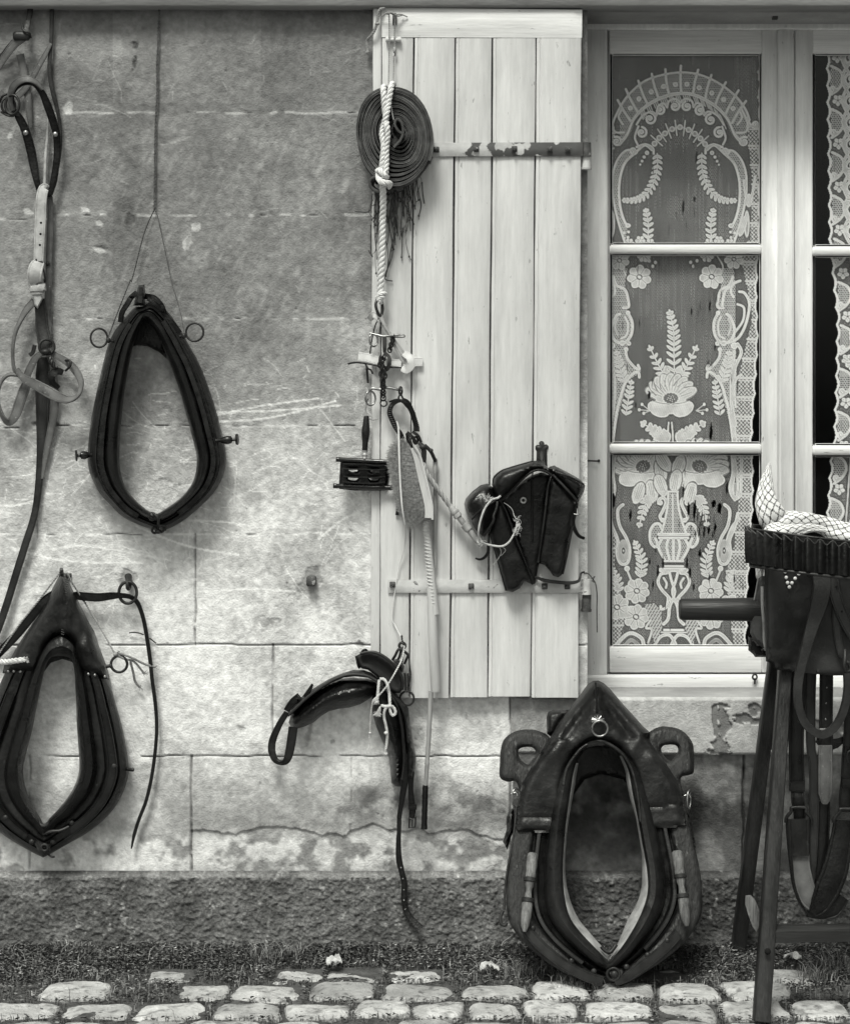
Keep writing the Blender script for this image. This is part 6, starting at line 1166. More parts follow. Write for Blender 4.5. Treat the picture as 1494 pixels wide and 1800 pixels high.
m = MB(); m.ribbon(z8([(850, 760, 50), (848, 880, 44), (835, 960, 38), (822, 1040, 34), (812, 1110, 32), (806, 1176, 30)]), [9, 11, 11, 9, 8, 4], 4); m.build('girth_strap', M['leather'], hp)
m = MB(); m.ribbon(z8([(815, 1120, 34), (808, 1250, 34), (812, 1340, 34), (828, 1410, 34), (840, 1470, 34), (838, 1540, 34), (848, 1610, 34), (875, 1660, 38), (925, 1710, 44)]), [6, 9, 11, 10, 10, 10, 10, 12, 13], 3.4, [0, 0, 0, 0, 10, 0, -10, -20, -20]); gs = m.build('girth_strap', M['leather'], hp)
for p in z8([(822, 1382), (833, 1442), (838, 1503), (838, 1560), (845, 1610)]): m = MB(); m.dome(p[0], p[1], 36, 1.5, .8, 8); m.build('punched_eyelet', M['steel'], gs)
m = MB(); m.ribbon(z8([(880, 860, 44), (875, 950, 38), (880, 1020, 34), (885, 1060, 34), (880, 1110, 34)]), [10, 9, 11, 12, 10], 4); m.ribbon(z8([(862, 1050, 38), (908, 1050, 38)]), 9, 4); m.build('buckle_strap', M['leather'], hp)
m = MB(); m.tube(z8([(868, 1110, 36), (866, 1165, 36), (898, 1160, 36), (902, 1105, 36), (885, 1120, 38), (868, 1112, 36)]), 1.8, smooth=False); m.tube(z8([(884, 1110, 38), (882, 1158, 38)]), 1.3); m.build('buckle', M['iron'], hp)
m = MB(); kg = random.Random(3); m.rope(c4([(520, 450, 78), (512, 520, 80), (505, 600, 80), (500, 660, 82)]), 2.6, 5, 3); m.rope(c4([(530, 440, 78), (570, 445, 80), (605, 500, 80), (625, 590, 80), (632, 690, 82), (635, 770, 84), (660, 825, 84), (690, 800, 84), (675, 750, 84), (640, 725, 86), (590, 730, 86), (540, 720, 84)]), 2.6, 5, 3)
m.rope(c4([(600, 735, 86), (575, 780, 84), (572, 850, 82), (592, 940, 80), (605, 1020, 78), (600, 1100, 76), (590, 1180, 74)]), 2.4, 5, 3); m.ball(*c4([(490, 680, 82)])[0], 5, 4); m.ball(*c4([(592, 1010, 80)])[0], 3.6, 3)
for (a, b, n_, sp_) in (((530, 730, 84), (500, 825, 84), 130, 34), ((588, 1165, 74), (578, 1235, 74), 90, 16), ((505, 680, 84), (480, 700, 84), 40, 22)):
    a, b = c4([a, b])
    for i in range(n_): m.tube([(a[0] + kg.uniform(-1, 1), a[1], a[2]), ((a[0] + b[0]) / 2 + kg.gauss(0, sp_ / 24), (a[1] + b[1]) / 2, a[2] + kg.gauss(0, 1)), (b[0] + kg.gauss(0, sp_ / 9), b[1] + kg.gauss(0, 1.5), b[2] + kg.gauss(0, 1.5))], .35, 4, n=2)
m.rope(c4([(785, 90, 54), (760, 230, 66), (700, 350, 82), (610, 500, 88), (520, 610, 88), (460, 660, 88), (445, 710, 86), (428, 850, 80), (422, 1000, 74), (412, 1130, 70)]), 1.4, 6, 2); m.ball(*c4([(424, 1010, 74)])[0], 2.4)
a, b = c4([(412, 1130, 70), (412, 1190, 70)])
for i in range(40): m.tube([a, (b[0] + kg.gauss(0, 1.6), b[1] + kg.gauss(0, 1.5), b[2])], .35, 4, n=1)
m.build('bow_twine', M['twine_pale'], None, label='knotted pale twine bow with frayed ends tied over the harness saddle', category='twine')

# ================================================================= BIG COLLAR LEANING ON THE WALL
bc = thing('horse_collar', 'largest horse collar, leaning upright on the ground, with wooden horns and pale felt lining', 'horse collar', 1070, 1736, 215, 'horse collars')
def lean(y): return 30 + (y - 1196) / 540 * 168
BO = b1([(590, 400), (470, 440), (330, 520), (250, 600), (200, 700), (172, 800), (158, 900), (142, 1000), (130, 1100), (125, 1200), (126, 1300), (142, 1370), (185, 1440), (255, 1515), (350, 1590), (440, 1645), (540, 1690), (640, 1720),
         (720, 1728), (800, 1695), (890, 1635), (960, 1590), (1040, 1530), (1110, 1460), (1160, 1385), (1188, 1310), (1190, 1200), (1180, 1100), (1160, 1000), (1140, 920), (1120, 820), (1095, 720), (1050, 610), (980, 520), (850, 440), (710, 395)])
BI = b1([(600, 410), (545, 440), (505, 500), (490, 560), (478, 640), (462, 740), (448, 850), (440, 940), (434, 1030), (434, 1120), (440, 1200), (455, 1280), (480, 1350), (530, 1420), (590, 1485), (640, 1535), (672, 1570), (680, 1580),
         (690, 1578), (710, 1550), (750, 1500), (790, 1440), (835, 1360), (865, 1290), (885, 1220), (890, 1150), (885, 1080), (875, 1010), (862, 940), (850, 870), (835, 790), (815, 700), (800, 620), (785, 540), (750, 460), (680, 412)])
m = MB(); m.sweep(BI, BO, [(.25, -175), (.06, -100), (-.01, 30), (0, 66), (.06, 82), (.16, 86), (.27, 80), (.34, 62), (.34, 6)], 5, lean=lean); m.build('forewale', M['leather_old'], bc)  # back carried to the wall to shut light out of the opening
LIN = [(I[0] + dx, I[1]) for I, dx in zip(BI, [2, 3, 4, 5, 5, 4, 3, 3, 3, 4, 6, 9, 12, 14, 13, 10, 3, 1, -1, -4, -9, -13, -17, -14, -11, -9, -7, -4, -3, -3, -3, -5, -6, -5, -4, -2])]
m = MB(); m.sweep(LIN[2:17], BI[2:17], [(0, -10), (0, 44), (.5, 58), (1.0, 69), (1.15, 70), (1.1, 40)], 5, False, lean); m.build('felt_lining', M['felt'], bc)
m = MB(); m.sweep(LIN[19:35], BI[19:35], [(0, -10), (0, 44), (.5, 58), (1.0, 69), (1.15, 70), (1.1, 40)], 5, False, lean); m.build('felt_lining', M['felt'], bc)
m = MB(); m.sweep(BI, BO, [(.3, -175), (.3, 56), (.42, 62), (.5, 58), (.56, 46), (.9, 44), (1.0, 20), (.9, -40), (.7, -175)], 5, lean=lean); m.build('padded_body', M['leather'], bc)
for idx in (range(4, 16), range(21, 32)):
    P_ = mid(BI, BO, .5, 0, idx); P_ = [(x, y, 64 + lean(y)) for x, y, _ in P_]; m = MB(); m.ribbon(P_, [6] * len(P_), 5, n=5); m.build('edge_strap', M['leather_mid'], bc)
def midl(u, idx): return [((BI[k][0] + (BO[k][0] - BI[k][0]) * u), (BI[k][1] + (BO[k][1] - BI[k][1]) * u)) for k in idx]
grain = lambda x, y, d: 1.6 * (fbm(x, y, 7, 3, 33, sy=90) - .5) * 2
for sd, idx in ((0, range(4, 18)), (1, range(18, 32))):
    outer = midl(1.0, idx); inner = midl(.60 if True else .5, idx)[::-1]
    P_ = outer + inner; P_ = [tuple(p) for p in P_]
    m = MB(); m.relief(P_, 42, 19, edge=5, sp=5, h=grain, lean=lean, lip=14); hm_ = m.build('wooden_hame', M['wood_hame'], bc)
for sd, (oP, ho) in enumerate((([(365, 370), (300, 326), (230, 317), (165, 330), (112, 370), (92, 430), (88, 500), (88, 578), (130, 602), (172, 600), (192, 640), (215, 700), (300, 640), (400, 520)], [(190, 430), (210, 416), (255, 413), (280, 430), (285, 455), (262, 485), (240, 508), (205, 485), (190, 455)]),
                               ([(880, 362), (950, 305), (1030, 305), (1090, 330), (1135, 385), (1145, 440), (1145, 545), (1120, 565), (1080, 575), (1072, 605), (1085, 680), (1000, 640), (860, 520)], [(968, 420), (985, 404), (1030, 400), (1055, 412), (1058, 440), (1040, 465), (1015, 488), (985, 465), (970, 440)]))):
    m = MB(); m.relief([tuple(q) for q in cr(b1(oP), 4, True)], 22, 30, edge=9, sp=4, h=grain, holes=[[tuple(q) for q in cr(b1(ho), 4, True)]], lean=lean, lip=18); m.build('hame_horn', M['wood_hame'], bc)
for idx, pp in ((range(11, 18), [(268, 1402), (478, 1580), (600, 1637)]), (range(18, 24), [(1000, 1470), (893, 1548), (778, 1612)])):
    P_ = [(x, y, 71 + lean(y)) for x, y in midl(.8, idx)]; m = MB(); m.ribbon(P_, [10, 16, 17, 16, 16, 17, 17][:len(P_)], 5, n=6); pl = m.build('iron_plate', M['iron'], bc)
    for p in b1(pp): m = MB(); m.dome(p[0], p[1], 73 + lean(p[1]), 5, 3.5); m.build('rivet', M['iron'], pl)
def hood2(x, y, d):
    h = -19 * np.clip((y - 1330) / 100, 0, 1) + 22 * np.exp(-((x - 1047) / (10 + np.clip(y - 1196, 0, 90) * .25)) ** 2) * np.clip(1 - (y - 1196) / 130, 0, 1)
    h += -9 * np.exp(-((np.abs(x - 1050) - (y - 1196) * .75 + 18) / 10) ** 2) * (y < 1300)
    h -= 2 * (np.abs(x - 1048 - (y - 1196) * .03) < 1.4) * (y < 1255); h += 5 * (fbm(x, y, 40, 3, 3) - .5)
    h += 2.6 * np.sin((x + y * .6) / 7) * np.exp(-(((y - 1310) / 30) ** 2)) * .8
    h -= 2.5 * (np.abs(y - (1438 if True else 0)) < 2.2) * (x < 1000) + 2.5 * (np.abs(y - 1419 + (x - 1130) * .06) < 2.2) * (x > 1120)
    return h
m = MB(); m.relief(b1([(595, 52), (625, 50), (655, 65), (690, 98), (760, 180), (815, 240), (868, 300), (905, 332), (890, 358), (930, 420), (975, 480), (1015, 535), (1055, 600), (1072, 650), (1090, 720), (1105, 790), (1112, 845), (1050, 862), (960, 868), (905, 878), (880, 870), (862, 840), (850, 740), (835, 640), (815, 560), (785, 490), (740, 432), (690, 395), (640, 383), (590, 388), (540, 410), (495, 465), (460, 530), (435, 620), (442, 700), (438, 790), (425, 860), (395, 893), (300, 890), (220, 885), (170, 874), (172, 800), (185, 700), (210, 610), (255, 530), (300, 455), (345, 385), (395, 312), (450, 230), (520, 135), (565, 72)]), 46, 46, edge=16, sp=4.5, h=hood2, lean=lean, lip=8); m.build('leather_hood', M['leather_old'], bc)
m = MB(); m.relief(b1([(500, 380), (720, 380), (800, 460), (850, 640), (845, 700), (760, 590), (640, 560), (550, 590), (460, 720), (430, 600), (460, 460)]), 14, 8, edge=3, sp=6); m.build('rear_hood', M['leather'], bc)
m = MB(); m.tube([(x, y, t + lean(y)) for x, y, t in b1([(610, 60, 116), (612, 120, 112), (615, 180, 108), (618, 225, 104)])], 1.8); m.build('hood_seam', M['leather'], bc)
m = MB(); m.tube([(x, y, t + lean(y)) for x, y, t in b1([(435, 620, 84), (450, 540, 86), (490, 470, 90), (540, 415, 92), (600, 388, 94), (660, 388, 94), (740, 436, 92), (790, 500, 88), (820, 580, 86), (842, 690, 84), (855, 820, 80)])], 3.2); m.ribbon([(x, y, t + lean(y)) for x, y, t in b1([(565, 402, 96), (610, 392, 98), (650, 396, 96)])], 7, 4); m.build('hood_edge', M['leather_old'], bc)
m = MB(); m.relief(b1([(342, 250), (352, 222), (380, 210), (470, 210), (420, 280), (370, 360), (345, 340)]), 10, 40, edge=10, sp=4, lean=lean, lip=20); m.build('rear_pad', M['leather'], bc)
m = MB(); q = b1([(633, 312)])[0]; m.ring(q[0], q[1], 112 + lean(q[1]), 13, 1.8); q = b1([(622, 268)])[0]; m.ball(q[0], q[1], 110 + lean(q[1]), 4)
for a in (-2.7, -2.2, -1.6, -1.0, -.3, .1, 2.8, 3.3): m.tube([(q[0], q[1], 113 + lean(q[1])), (q[0] + 11 * math.cos(a), q[1] + 9 * math.sin(a), 109 + lean(q[1]))], 1.3, 5, n=1)
m.build('crest_ring', M['steel'], bc)
for P_ in ([(268, 990), (262, 1070), (255, 1130), (248, 1200), (240, 1270), (222, 1420)], [(1052, 978), (1062, 1060), (1070, 1130), (1080, 1200), (1090, 1270), (1106, 1390)]):
    Q = [(x, y, 84 + lean(y)) for x, y in b1(P_)]; m = MB(); a, b = Q[0], Q[-1]; m.lathe((a[0], a[1], a[2]), (b[0], b[1], b[2]), [(0, 6), (.02, 8.5), (.15, 9.5), (.24, 8), (.28, 8.6), (.42, 7), (.46, 5.2), (.5, 5), (.6, 6.6), (.65, 9), (.8, 8.6), (.93, 6.5), (1, 3)], 14); tg_ = m.build('wooden_toggle', M['wood_toggle'], bc)
    for u in (.31, .57): c = [a[k] + (b[k] - a[k]) * u for k in range(3)]; c9 = [a[k] + (b[k] - a[k]) * (u + .055) for k in range(3)]; m = MB(); m.lathe(c, c9, [(0, 9.5), (.1, 10.5), (.9, 10.5), (1, 9.5)], 16); m.build('iron_band', M['iron'], tg_)
for (cx, cy, x2) in ((176, 690, 150), (1118, 700, 1092)):
    q = b1([(cx, cy)])[0]; m = MB(); m.ring(q[0], q[1], 60 + lean(q[1]), 9.5, 1.6, yaw=40 if cx < 500 else 65, sy=1.65); m.tube([(x, y, 56 + lean(y)) for x, y in b1([(x2, cy - 20), (cx, cy - 28), (cx + 8, cy - 10)])], 2); m.build('side_ring', M['steel'], bc)
m = MB(); m.tube([(x, y, 58 + lean(y)) for x, y in b1([(178, 740), (168, 860), (148, 980), (130, 1080), (118, 1180), (112, 1300)])], 2); m.tube([(x, y, 56 + lean(y)) for x, y in b1([(105, 1305), (92, 1340), (95, 1375), (115, 1385), (125, 1370)])], 2.8); m.build('side_rod', M['iron'], bc)
m = MB(); m.relief(b1([(165, 740), (140, 760), (122, 800), (125, 860), (105, 930), (130, 975), (150, 900), (170, 860)]), 20, 22, edge=6, sp=4, lean=lean); m.build('side_billet', M['leather'], bc); m = MB(); m.relief(b1([(1095, 700), (1120, 760), (1140, 850), (1156, 965), (1140, 960), (1118, 880), (1100, 780)]), 20, 24, edge=5, sp=4, lean=lean); m.build('side_billet', M['leather'], bc)
m = MB(); q = b1([(712, 1652)])[0]; m.dome(q[0], q[1], 78 + lean(q[1]), 6, 4); m.ring(q[0] - 2, q[1], 76 + lean(q[1]), 10, 2.4); m.relief(b1([(665, 1630), (720, 1610), (760, 1620), (770, 1650), (735, 1690), (690, 1690)]), 60, 16, edge=4, sp=4, lean=lean); m.build('hame_clasp', M['iron'], bc); m = MB(); m.tube([(x, y, 74 + lean(y)) for x, y in b1([(640, 1500), (665, 1525), (690, 1530), (715, 1500), (722, 1490)])], 3.4); m.build('inner_hook', M['iron'], bc)
# ================================================================= TRESTLE
tr = thing('trestle', 'dark wooden trestle with a long round rail, standing at the right edge', 'trestle', 1500, 1797, 220)
def post(P0, P1, w0, w1, dpt, mt, name, parent=tr):     # P=(px,py,t) centre line; square timber
    m = MB(); n = 14; rings = []
    a = np.array(V(*P0)); b = np.array(V(*P1)); T = unit(b - a); X_ = unit(np.array((1., 0, 0)) - T * T[0]); Y_ = np.cross(T, X_)
    for i in range(n + 1):
        u = i / n; c = a + (b - a) * u; w = (w0 + (w1 - w0) * u) * S / 2 * (1 + .02 * math.sin(i * 1.7)); d_ = dpt * S / 2; k = .18
        rings.append([c + X_ * x * w + Y_ * y * d_ for x, y in ((-1, -1 + k), (-1, 1 - k), (-1 + k, 1), (1 - k, 1), (1, 1 - k), (1, -1 + k), (1 - k, -1), (-1 + k, -1))])
    m.rings(rings, True, True); return m.build(name, M[mt], parent)
def gl(px, z, t): k = (D - t) / D; return (px, HZ + (H0 - z) / k, t)       # point at pixel column px with true height z
def legp(xtop, xbot, zt, tt, tb): return gl(xtop, zt, tt), gl(xbot, 2, tb)
a, b = legp(1388, 1337, 640, 245, 415); post(a, b, 19, 25, 26, 'wood_dark', 'leg')
a, b = legp(1376, 1296, 640, 205, 38); post(a, b, 20, 23, 26, 'wood_dark', 'leg')
a, b = legp(1742, 1790, 640, 245, 415); post(a, b, 27, 36, 34, 'wood_dark', 'leg')
a, b = legp(1730, 1800, 640, 205, 38); post(a, b, 24, 27, 30, 'wood_dark', 'leg')
m = MB(); m.lathe((1194, 1071, 225), (1960, 1073, 225), [(0, 15.5), (.004, 17.5), (.1, 18.5), (.18, 19.5), (1, 19)], 20); m.build('top_rail', M['wood_pole'], tr)
post((1358, 1641, 372), (1830, 1636, 372), 20, 20, 40, 'wood_pole', 'stretcher').location = (0, 0, 0)
post((1306, 1557, 92), (1800, 1557, 92), 20, 20, 34, 'wood_pole', 'stretcher')
m = MB(); m.relief(b3([(425, 1060), (455, 1058), (482, 1090), (505, 1150), (505, 1220), (488, 1272), (465, 1240), (440, 1170), (422, 1110)]), 180, 16, edge=2, sp=5, lip=14); m.build('brace_end', M['wood_toggle'], tr)
q = b3([(552, 1383)])[0]; m = MB(); m.ball(q[0], q[1], 410, 5, 5, 5); m.build('knot_hole', M['dark'], tr)

# --- cartridge belt draped over the rail (elliptical loop, open end up)
cb = thing('cartridge_belt', 'black leather cartridge belt with a ring of shell loops, on top of the trestle', 'belt', 1420, 1000, 235)
CX, CY, TT = 1452, 940, 300; RX = 134; RT = 92
def bp(a, r=1.0, dz=0):          # ellipse in plan; returns px,py,t ; front sags
    x = CX + RX * r * math.cos(a); t = TT - RT * r * math.sin(a) * -1
    y = c1([(x, 0)]) and (928 + .27 * max(0, (x - 1318)) ** .86) if math.sin(a) > -.05 else 922 + .05 * (x - 1318)
    return x, y + dz, t
m = MB(); n = 120
def band(r0, r1, dz0, dz1, mt, name):
    mm = MB(); rings = []
    for i in range(n):
        a = 2 * math.pi * i / n; rings.append([V(*bp(a, r0, dz0)), V(*bp(a, r1, dz0)), V(*bp(a, r1, dz1)), V(*bp(a, r0, dz1))])
    mm.rings(rings, closed=True); return mm.build(name, M[mt], cb)
band(.955, .985, 2, 66, 'leather', 'belt_band')
m = MB(); m.tube([bp(2 * math.pi * i / 60, .975, 1) for i in range(60)], 2.0, closed=True, n=2); m.tube([bp(2 * math.pi * i / 60, 1.0, 66) for i in range(60)], 2.6, closed=True, n=2); m.build('belt_edge', M['leather_mid'], cb)
nl = 40; EDGE = []
for k in range(nl):
    a0 = 2 * math.pi * k / nl; a1 = 2 * math.pi * (k + 1) / nl; am = (a0 + a1) / 2
    if math.sin(am) < -.35: continue
    rings = []
    for j in range(13):
        u = j / 12; a = a0 + (a1 - a0) * u; bul = (.5 - .5 * math.cos(2 * math.pi * u)) * .08; r = .985 + bul; dz = 12 - 9 * (.5 - .5 * math.cos(2 * math.pi * u))
        rings.append([V(*bp(a, r, dz)), V(*bp(a, r + .012, dz + 2)), V(*bp(a, r + .012, dz + 40)), V(*bp(a, r, 62))])
    mm = MB(); mm.rings(rings)
    EDGE += [bp(a0 + (a1 - a0) * j / 6, .99 + (.5 - .5 * math.cos(2 * math.pi * j / 6)) * .08, 12 - 9 * (.5 - .5 * math.cos(2 * math.pi * j / 6))) for j in range(6)]
    mm.build('shell_loop', M['leather'], cb)
kk = max(range(len(EDGE)), key=lambda i: abs(EDGE[i][0] - EDGE[i - 1][0]) + abs(EDGE[i][1] - EDGE[i - 1][1])); EDGE = EDGE[kk:] + EDGE[:kk]
mm = MB(); mm.tube(EDGE, 1.1, 5, n=1); mm.build('scalloped_edge', M['leather_grey2'], cb)  # paler leather paints a highlight along the loop tops
# --- checked scarf
M['check'] = mat('checked_cloth', .8, .9, .06, 20, .3, 500, .0006, spec=.1, sheen=.2)
def check_mat():
    mt = M['check']; nt = mt.node_tree; N = nt.nodes; bs_ = N['Principled BSDF']; src = bs_.inputs['Base Color'].links[0].from_socket
    ua = N.new('ShaderNodeAttribute'); ua.attribute_name = 'tone'; 
    mx = N.new('ShaderNodeMix'); mx.data_type = 'RGBA'; nt.links.new(ua.outputs['Fac'], mx.inputs[0]); nt.links.new(src, mx.inputs[6]); mx.inputs[7].default_value = (.03, .03, .03, 1); nt.links.new(mx.outputs[2], bs_.inputs['Base Color'])
check_mat()
sf = thing('checked_scarf', 'white scarf with thin black checks knotted over the trestle above the black belt', 'scarf', 1400, 960, 240)
def cloth_tube(name, P_, R_, N_=150, sg=72, flat=1.0, pit=10.5, wr=1.2):
    Q = cr(P_, 12); Q = [Q[int(i * (len(Q) - 1) / (N_ - 1))] * (1 - (i * (len(Q) - 1) / (N_ - 1)) % 1) + Q[min(len(Q) - 1, int(i * (len(Q) - 1) / (N_ - 1)) + 1)] * ((i * (len(Q) - 1) / (N_ - 1)) % 1) for i in range(N_)]
    mm = MB(); W = [V(*q[:3]) for q in Q]; fr = mm.frames(W, False); rings = []; tn = []; L = 0; pa = None
    for i, (p, T, nn, b) in enumerate(fr):
        u = i / (N_ - 1); r = float(np.interp(u * (len(R_) - 1), range(len(R_)), R_)); L += 0 if pa is None else np.linalg.norm(p - pa) / S; pa = p; ring = []
        for j in range(sg):
            a = 2 * math.pi * j / sg; rr = r * (1 + .10 * math.sin(a * 3 + L * .05) * wr + .05 * math.sin(a * 7 + L * .11))
            ring.append(p + S * rr * (math.cos(a) * nn * flat + math.sin(a) * b)); arc = a * 17
            g1 = abs(((L * .72 + arc) / pit) % 1 - .5); g2 = abs(((L * .72 - arc) / pit) % 1 - .5); tn.append(1.0 if min(g1, g2) < .08 else 0.)
        rings.append(ring)
    mm.rings(rings, True, True); mm.tone = tn; return mm.build(name, M['check'], sf, sharp=None)
cloth_tube('scarf_tip', c1([(222, -375, 262), (210, -300, 264), (200, -200, 268), (205, -80, 272), (235, 20, 274), (260, 90, 262), (240, 150, 250)]), [1, 6, 12, 18, 21, 22, 14], 170, flat=.55)
cloth_tube('scarf_roll', c1([(225, 120, 262), (300, 80, 268), (400, 62, 270), (520, 66, 270), (620, 95, 268), (700, 135, 270), (770, 165, 274), (850, 180, 276), (960, 160, 270), (1100, 150, 260)]), [14, 15, 15, 14, 14, 16, 17, 20, 22, 22], 260, flat=.8)
cloth_tube('scarf_fold', c1([(200, 130, 276), (260, 150, 288), (330, 155, 290), (400, 140, 288), (480, 125, 284), (560, 120, 280), (660, 140, 276)]), [10, 15, 15, 11, 8, 6, 4], 160, flat=.6)
cloth_tube('scarf_tail', c1([(155, 330, 215), (150, 400, 212), (148, 480, 208), (150, 520, 204)]), [7, 7, 6, 3], 80, flat=.6)
m = MB(); m.ribbon(c1([(520, 140, 250), (590, 180, 262), (630, 230, 268), (640, 290, 262)]), [22, 24, 24, 22], 4); m.build('inner_strap', M['leather_mid'], cb)
# --- leather saddle flaps over the rail
sd = thing('leather_chaps', 'large dark leather flap studded with a V of white rivets hanging over the trestle rail', 'leather flap', 1440, 1185, 280)
m = MB(); m.relief(c1([(185, 370), (260, 385), (400, 405), (560, 430), (700, 440), (860, 430), (1000, 420), (1050, 430), (1050, 1160), (950, 1230), (700, 1232), (520, 1215), (380, 1198), (285, 1190), (255, 1180), (248, 1150), (215, 1130), (200, 1125), (196, 1000), (190, 700)]), 302, 10, edge=3, sp=6, h=lambda x, y, d: 5 * np.sin(x / 26 + .5) + 3 * (fbm(x, y, 60, 3, 8) - .5) * np.clip((y - 990) / 60, 0, 1) * 3, lip=5); fl = m.build('front_flap', M['chaps'] if 'chaps' in M else M['leather_old'], sd)
for p in c1([(340, 450), (348, 493), (358, 532), (371, 565), (391, 534), (415, 500), (442, 466), (330, 413), (818, 464)]): m = MB(); m.dome(p[0], p[1], 314, 2.9, 2, 10); m.build('rivet', M['rivetw'] if 'rivetw' in M else M['steel'], fl)
m = MB(); m.relief(c1([(140, 500), (165, 480), (190, 480), (196, 700), (196, 1035), (150, 1010), (100, 960), (75, 910), (78, 820), (100, 660)]), 226, 16, edge=6, sp=5); m.build('padded_lining', M['leather_grey2'] if 'leather_grey2' in M else M['leather_grey'], sd)
m = MB(); m.relief(c1([(62, 900), (78, 860), (80, 920), (120, 975), (200, 1045), (200, 1092), (112, 1092), (100, 1072), (62, 1040)]), 214, 12, edge=3, sp=4); m.build('rear_flap', M['leather'], sd)
m = MB(); m.tube(c1([(166, 560, 246), (168, 700, 248), (180, 850, 248), (182, 960, 246), (196, 1040, 240)]), 2.6); m.tube(c1([(135, 510, 232), (115, 620, 234), (100, 700, 234)]), 1.3); m.build('welt', M['felt'], sd)
m = MB(); m.tube(c1([(187, 375, 313), (192, 700, 313), (200, 1125, 313)]), 1.2); m.build('flap_edge', M['leather_mid'], sd)
# --- stirrup leather loop
st = thing('stirrup_leather', 'thick smooth leather strap hanging in a long open loop over the studded flap', 'strap', 1440, 1310, 300)
m = MB(); m.ribbon(c1([(600, 440, 322), (615, 560, 326), (590, 700, 328), (545, 850, 330), (500, 1000, 332), (460, 1150, 334), (435, 1300, 334), (438, 1450, 334), (470, 1560, 334), (530, 1635, 334), (610, 1675, 334), (690, 1640, 336), (750, 1560, 338), (790, 1450, 338), (808, 1330, 338), (805, 1210, 338)]), [27, 28, 26, 20, 16, 14, 13, 13, 13, 13, 12, 12, 12, 12, 12, 12], 12, [0, 0, 5, 10] + [0] * 12, groove=False, n=10); m.build('loop_strap', M['leather_mid'], st)
m = MB(); m.ribbon(c1([(690, 470, 324), (710, 600, 326), (760, 750, 328), (810, 860, 330), (860, 950, 330)]), [20, 19, 18, 17, 16], 4); m.ribbon(c1([(720, 640, 320), (725, 800, 322), (735, 950, 324), (760, 1060, 326), (790, 1090, 326)]), [10, 14, 12, 12, 12], 6); ob = m.build('billet_strap', M['leather_mid'], st)
for p in c1([(724, 563), (766, 749)]): m = MB(); m.dome(p[0], p[1], 330, 1.8, .8, 8); m.build('punch_hole', M['dark'], ob)
m = MB(); m.tube(c1([(790, 1040, 334), (790, 1100, 342), (785, 1160, 344), (800, 1200, 342), (830, 1190, 340), (820, 1140, 342), (800, 1130, 342)]), 3.2); m.build('hook', M['iron'], st)
# --- bridle straps and girth hanging below
gb = thing('hanging_girths', 'tangle of dark buckled girth straps with paler undersides hanging below the trestle rail', 'strap', 1430, 1615, 250)
def gst(name, mt, P_, w, tw=None, th=4, n=8, groove=True): m = MB(); m.ribbon(P_, w, th, tw, n, groove=groove); return m.build(name, M[mt], gb)
gst('wide_strap', 'leather', c1([(330, 1180, 255), (330, 1400, 250)]) + c2([(330, 200, 250)]), 22)
gst('wide_strap', 'leather', c1([(430, 1180, 262), (425, 1400, 262), (425, 1600, 262)]) + c2([(422, 250, 262), (425, 450, 262), (430, 600, 262)]), [26, 26, 25, 25, 24, 25])
gst('wide_strap', 'leather_mid', c1([(530, 1200, 255), (525, 1400, 255), (530, 1600, 255)]) + c2([(535, 330, 255), (555, 450, 255), (558, 700, 255), (555, 900, 255), (552, 1100, 255), (550, 1250, 255), (545, 1370, 255)]), [20, 19, 16, 15, 16, 16, 15, 13, 9, 3])
gst('punched_strap', 'leather', c1([(650, 1180, 258), (648, 1400, 258), (645, 1700, 258)]) + c2([(645, 300, 258), (640, 420, 258)]), [22, 22, 22, 23, 24])
for q in c1([(653, 1322), (648, 1440), (645, 1562)]) + c2([(644, 103), (643, 322), (642, 445), (641, 557)]): m = MB(); m.dome(q[0], q[1], 261, 1.5, .8, 8); m.build('eyelet', M['steel'], gb)
gst('strap_end', 'leather_grey', c2([(642, 300, 262), (642, 500, 262), (640, 660, 262), (638, 742, 262)]), [22, 23, 22, 8])
m = MB(); m.tube(c2([(598, 180, 262), (690, 178, 262)]), 1.8, n=2); m.build('bar', M['steel'], gb)
gst('inner_strap', 'leather', c2([(632, 720, 252), (628, 900, 252), (620, 1100, 252), (600, 1300, 250), (570, 1420, 248), (540, 1480, 246)]), [20, 20, 21, 22, 18, 10])
gst('cup_strap', 'leather', c1([(700, 1700, 250)]) + c2([(600, 260, 250), (660, 290, 256), (720, 285, 256), (780, 250, 250)]), [10, 14, 18, 16, 8])
gst('buckle_loop', 'leather', c2([(372, 608, 266), (486, 610, 266)]), 16, th=8); gst('buckle_strap', 'leather', c2([(430, 640, 264), (435, 720, 268), (445, 780, 262), (448, 850, 258)]), [20, 21, 20, 19])
m = MB(); m.tube(c2([(345, 880, 262), (352, 840, 264), (385, 800, 266), (392, 770, 266), (490, 770, 266), (500, 805, 266), (530, 840, 264), (540, 880, 262)]), 3); m.build('dee_ring', M['iron'], gb)
gst('girth_band', 'leather_old', c2([(440, 855, 264), (442, 1000, 264), (445, 1130, 264)]), [36, 34, 32], th=6)
gst('girth_band', 'suede', c2([(448, 1120, 258), (455, 1220, 258), (480, 1350, 258), (520, 1450, 258), (580, 1520, 258)]), [32, 31, 33, 33, 22], th=5)
gst('girth_edge', 'leather', c2([(355, 880, 262), (368, 1040, 262), (382, 1180, 262), (400, 1330, 262), (440, 1460, 262), (500, 1560, 262)]), [5, 6, 6, 5, 5, 4], th=8)
gst('girth_band', 'leather', c2([(545, 1560, 262), (600, 1500, 266), (660, 1380, 266), (715, 1240, 266), (750, 1080, 264), (770, 950, 262), (775, 860, 262)]), [14, 32, 42, 42, 38, 34, 30], th=6)
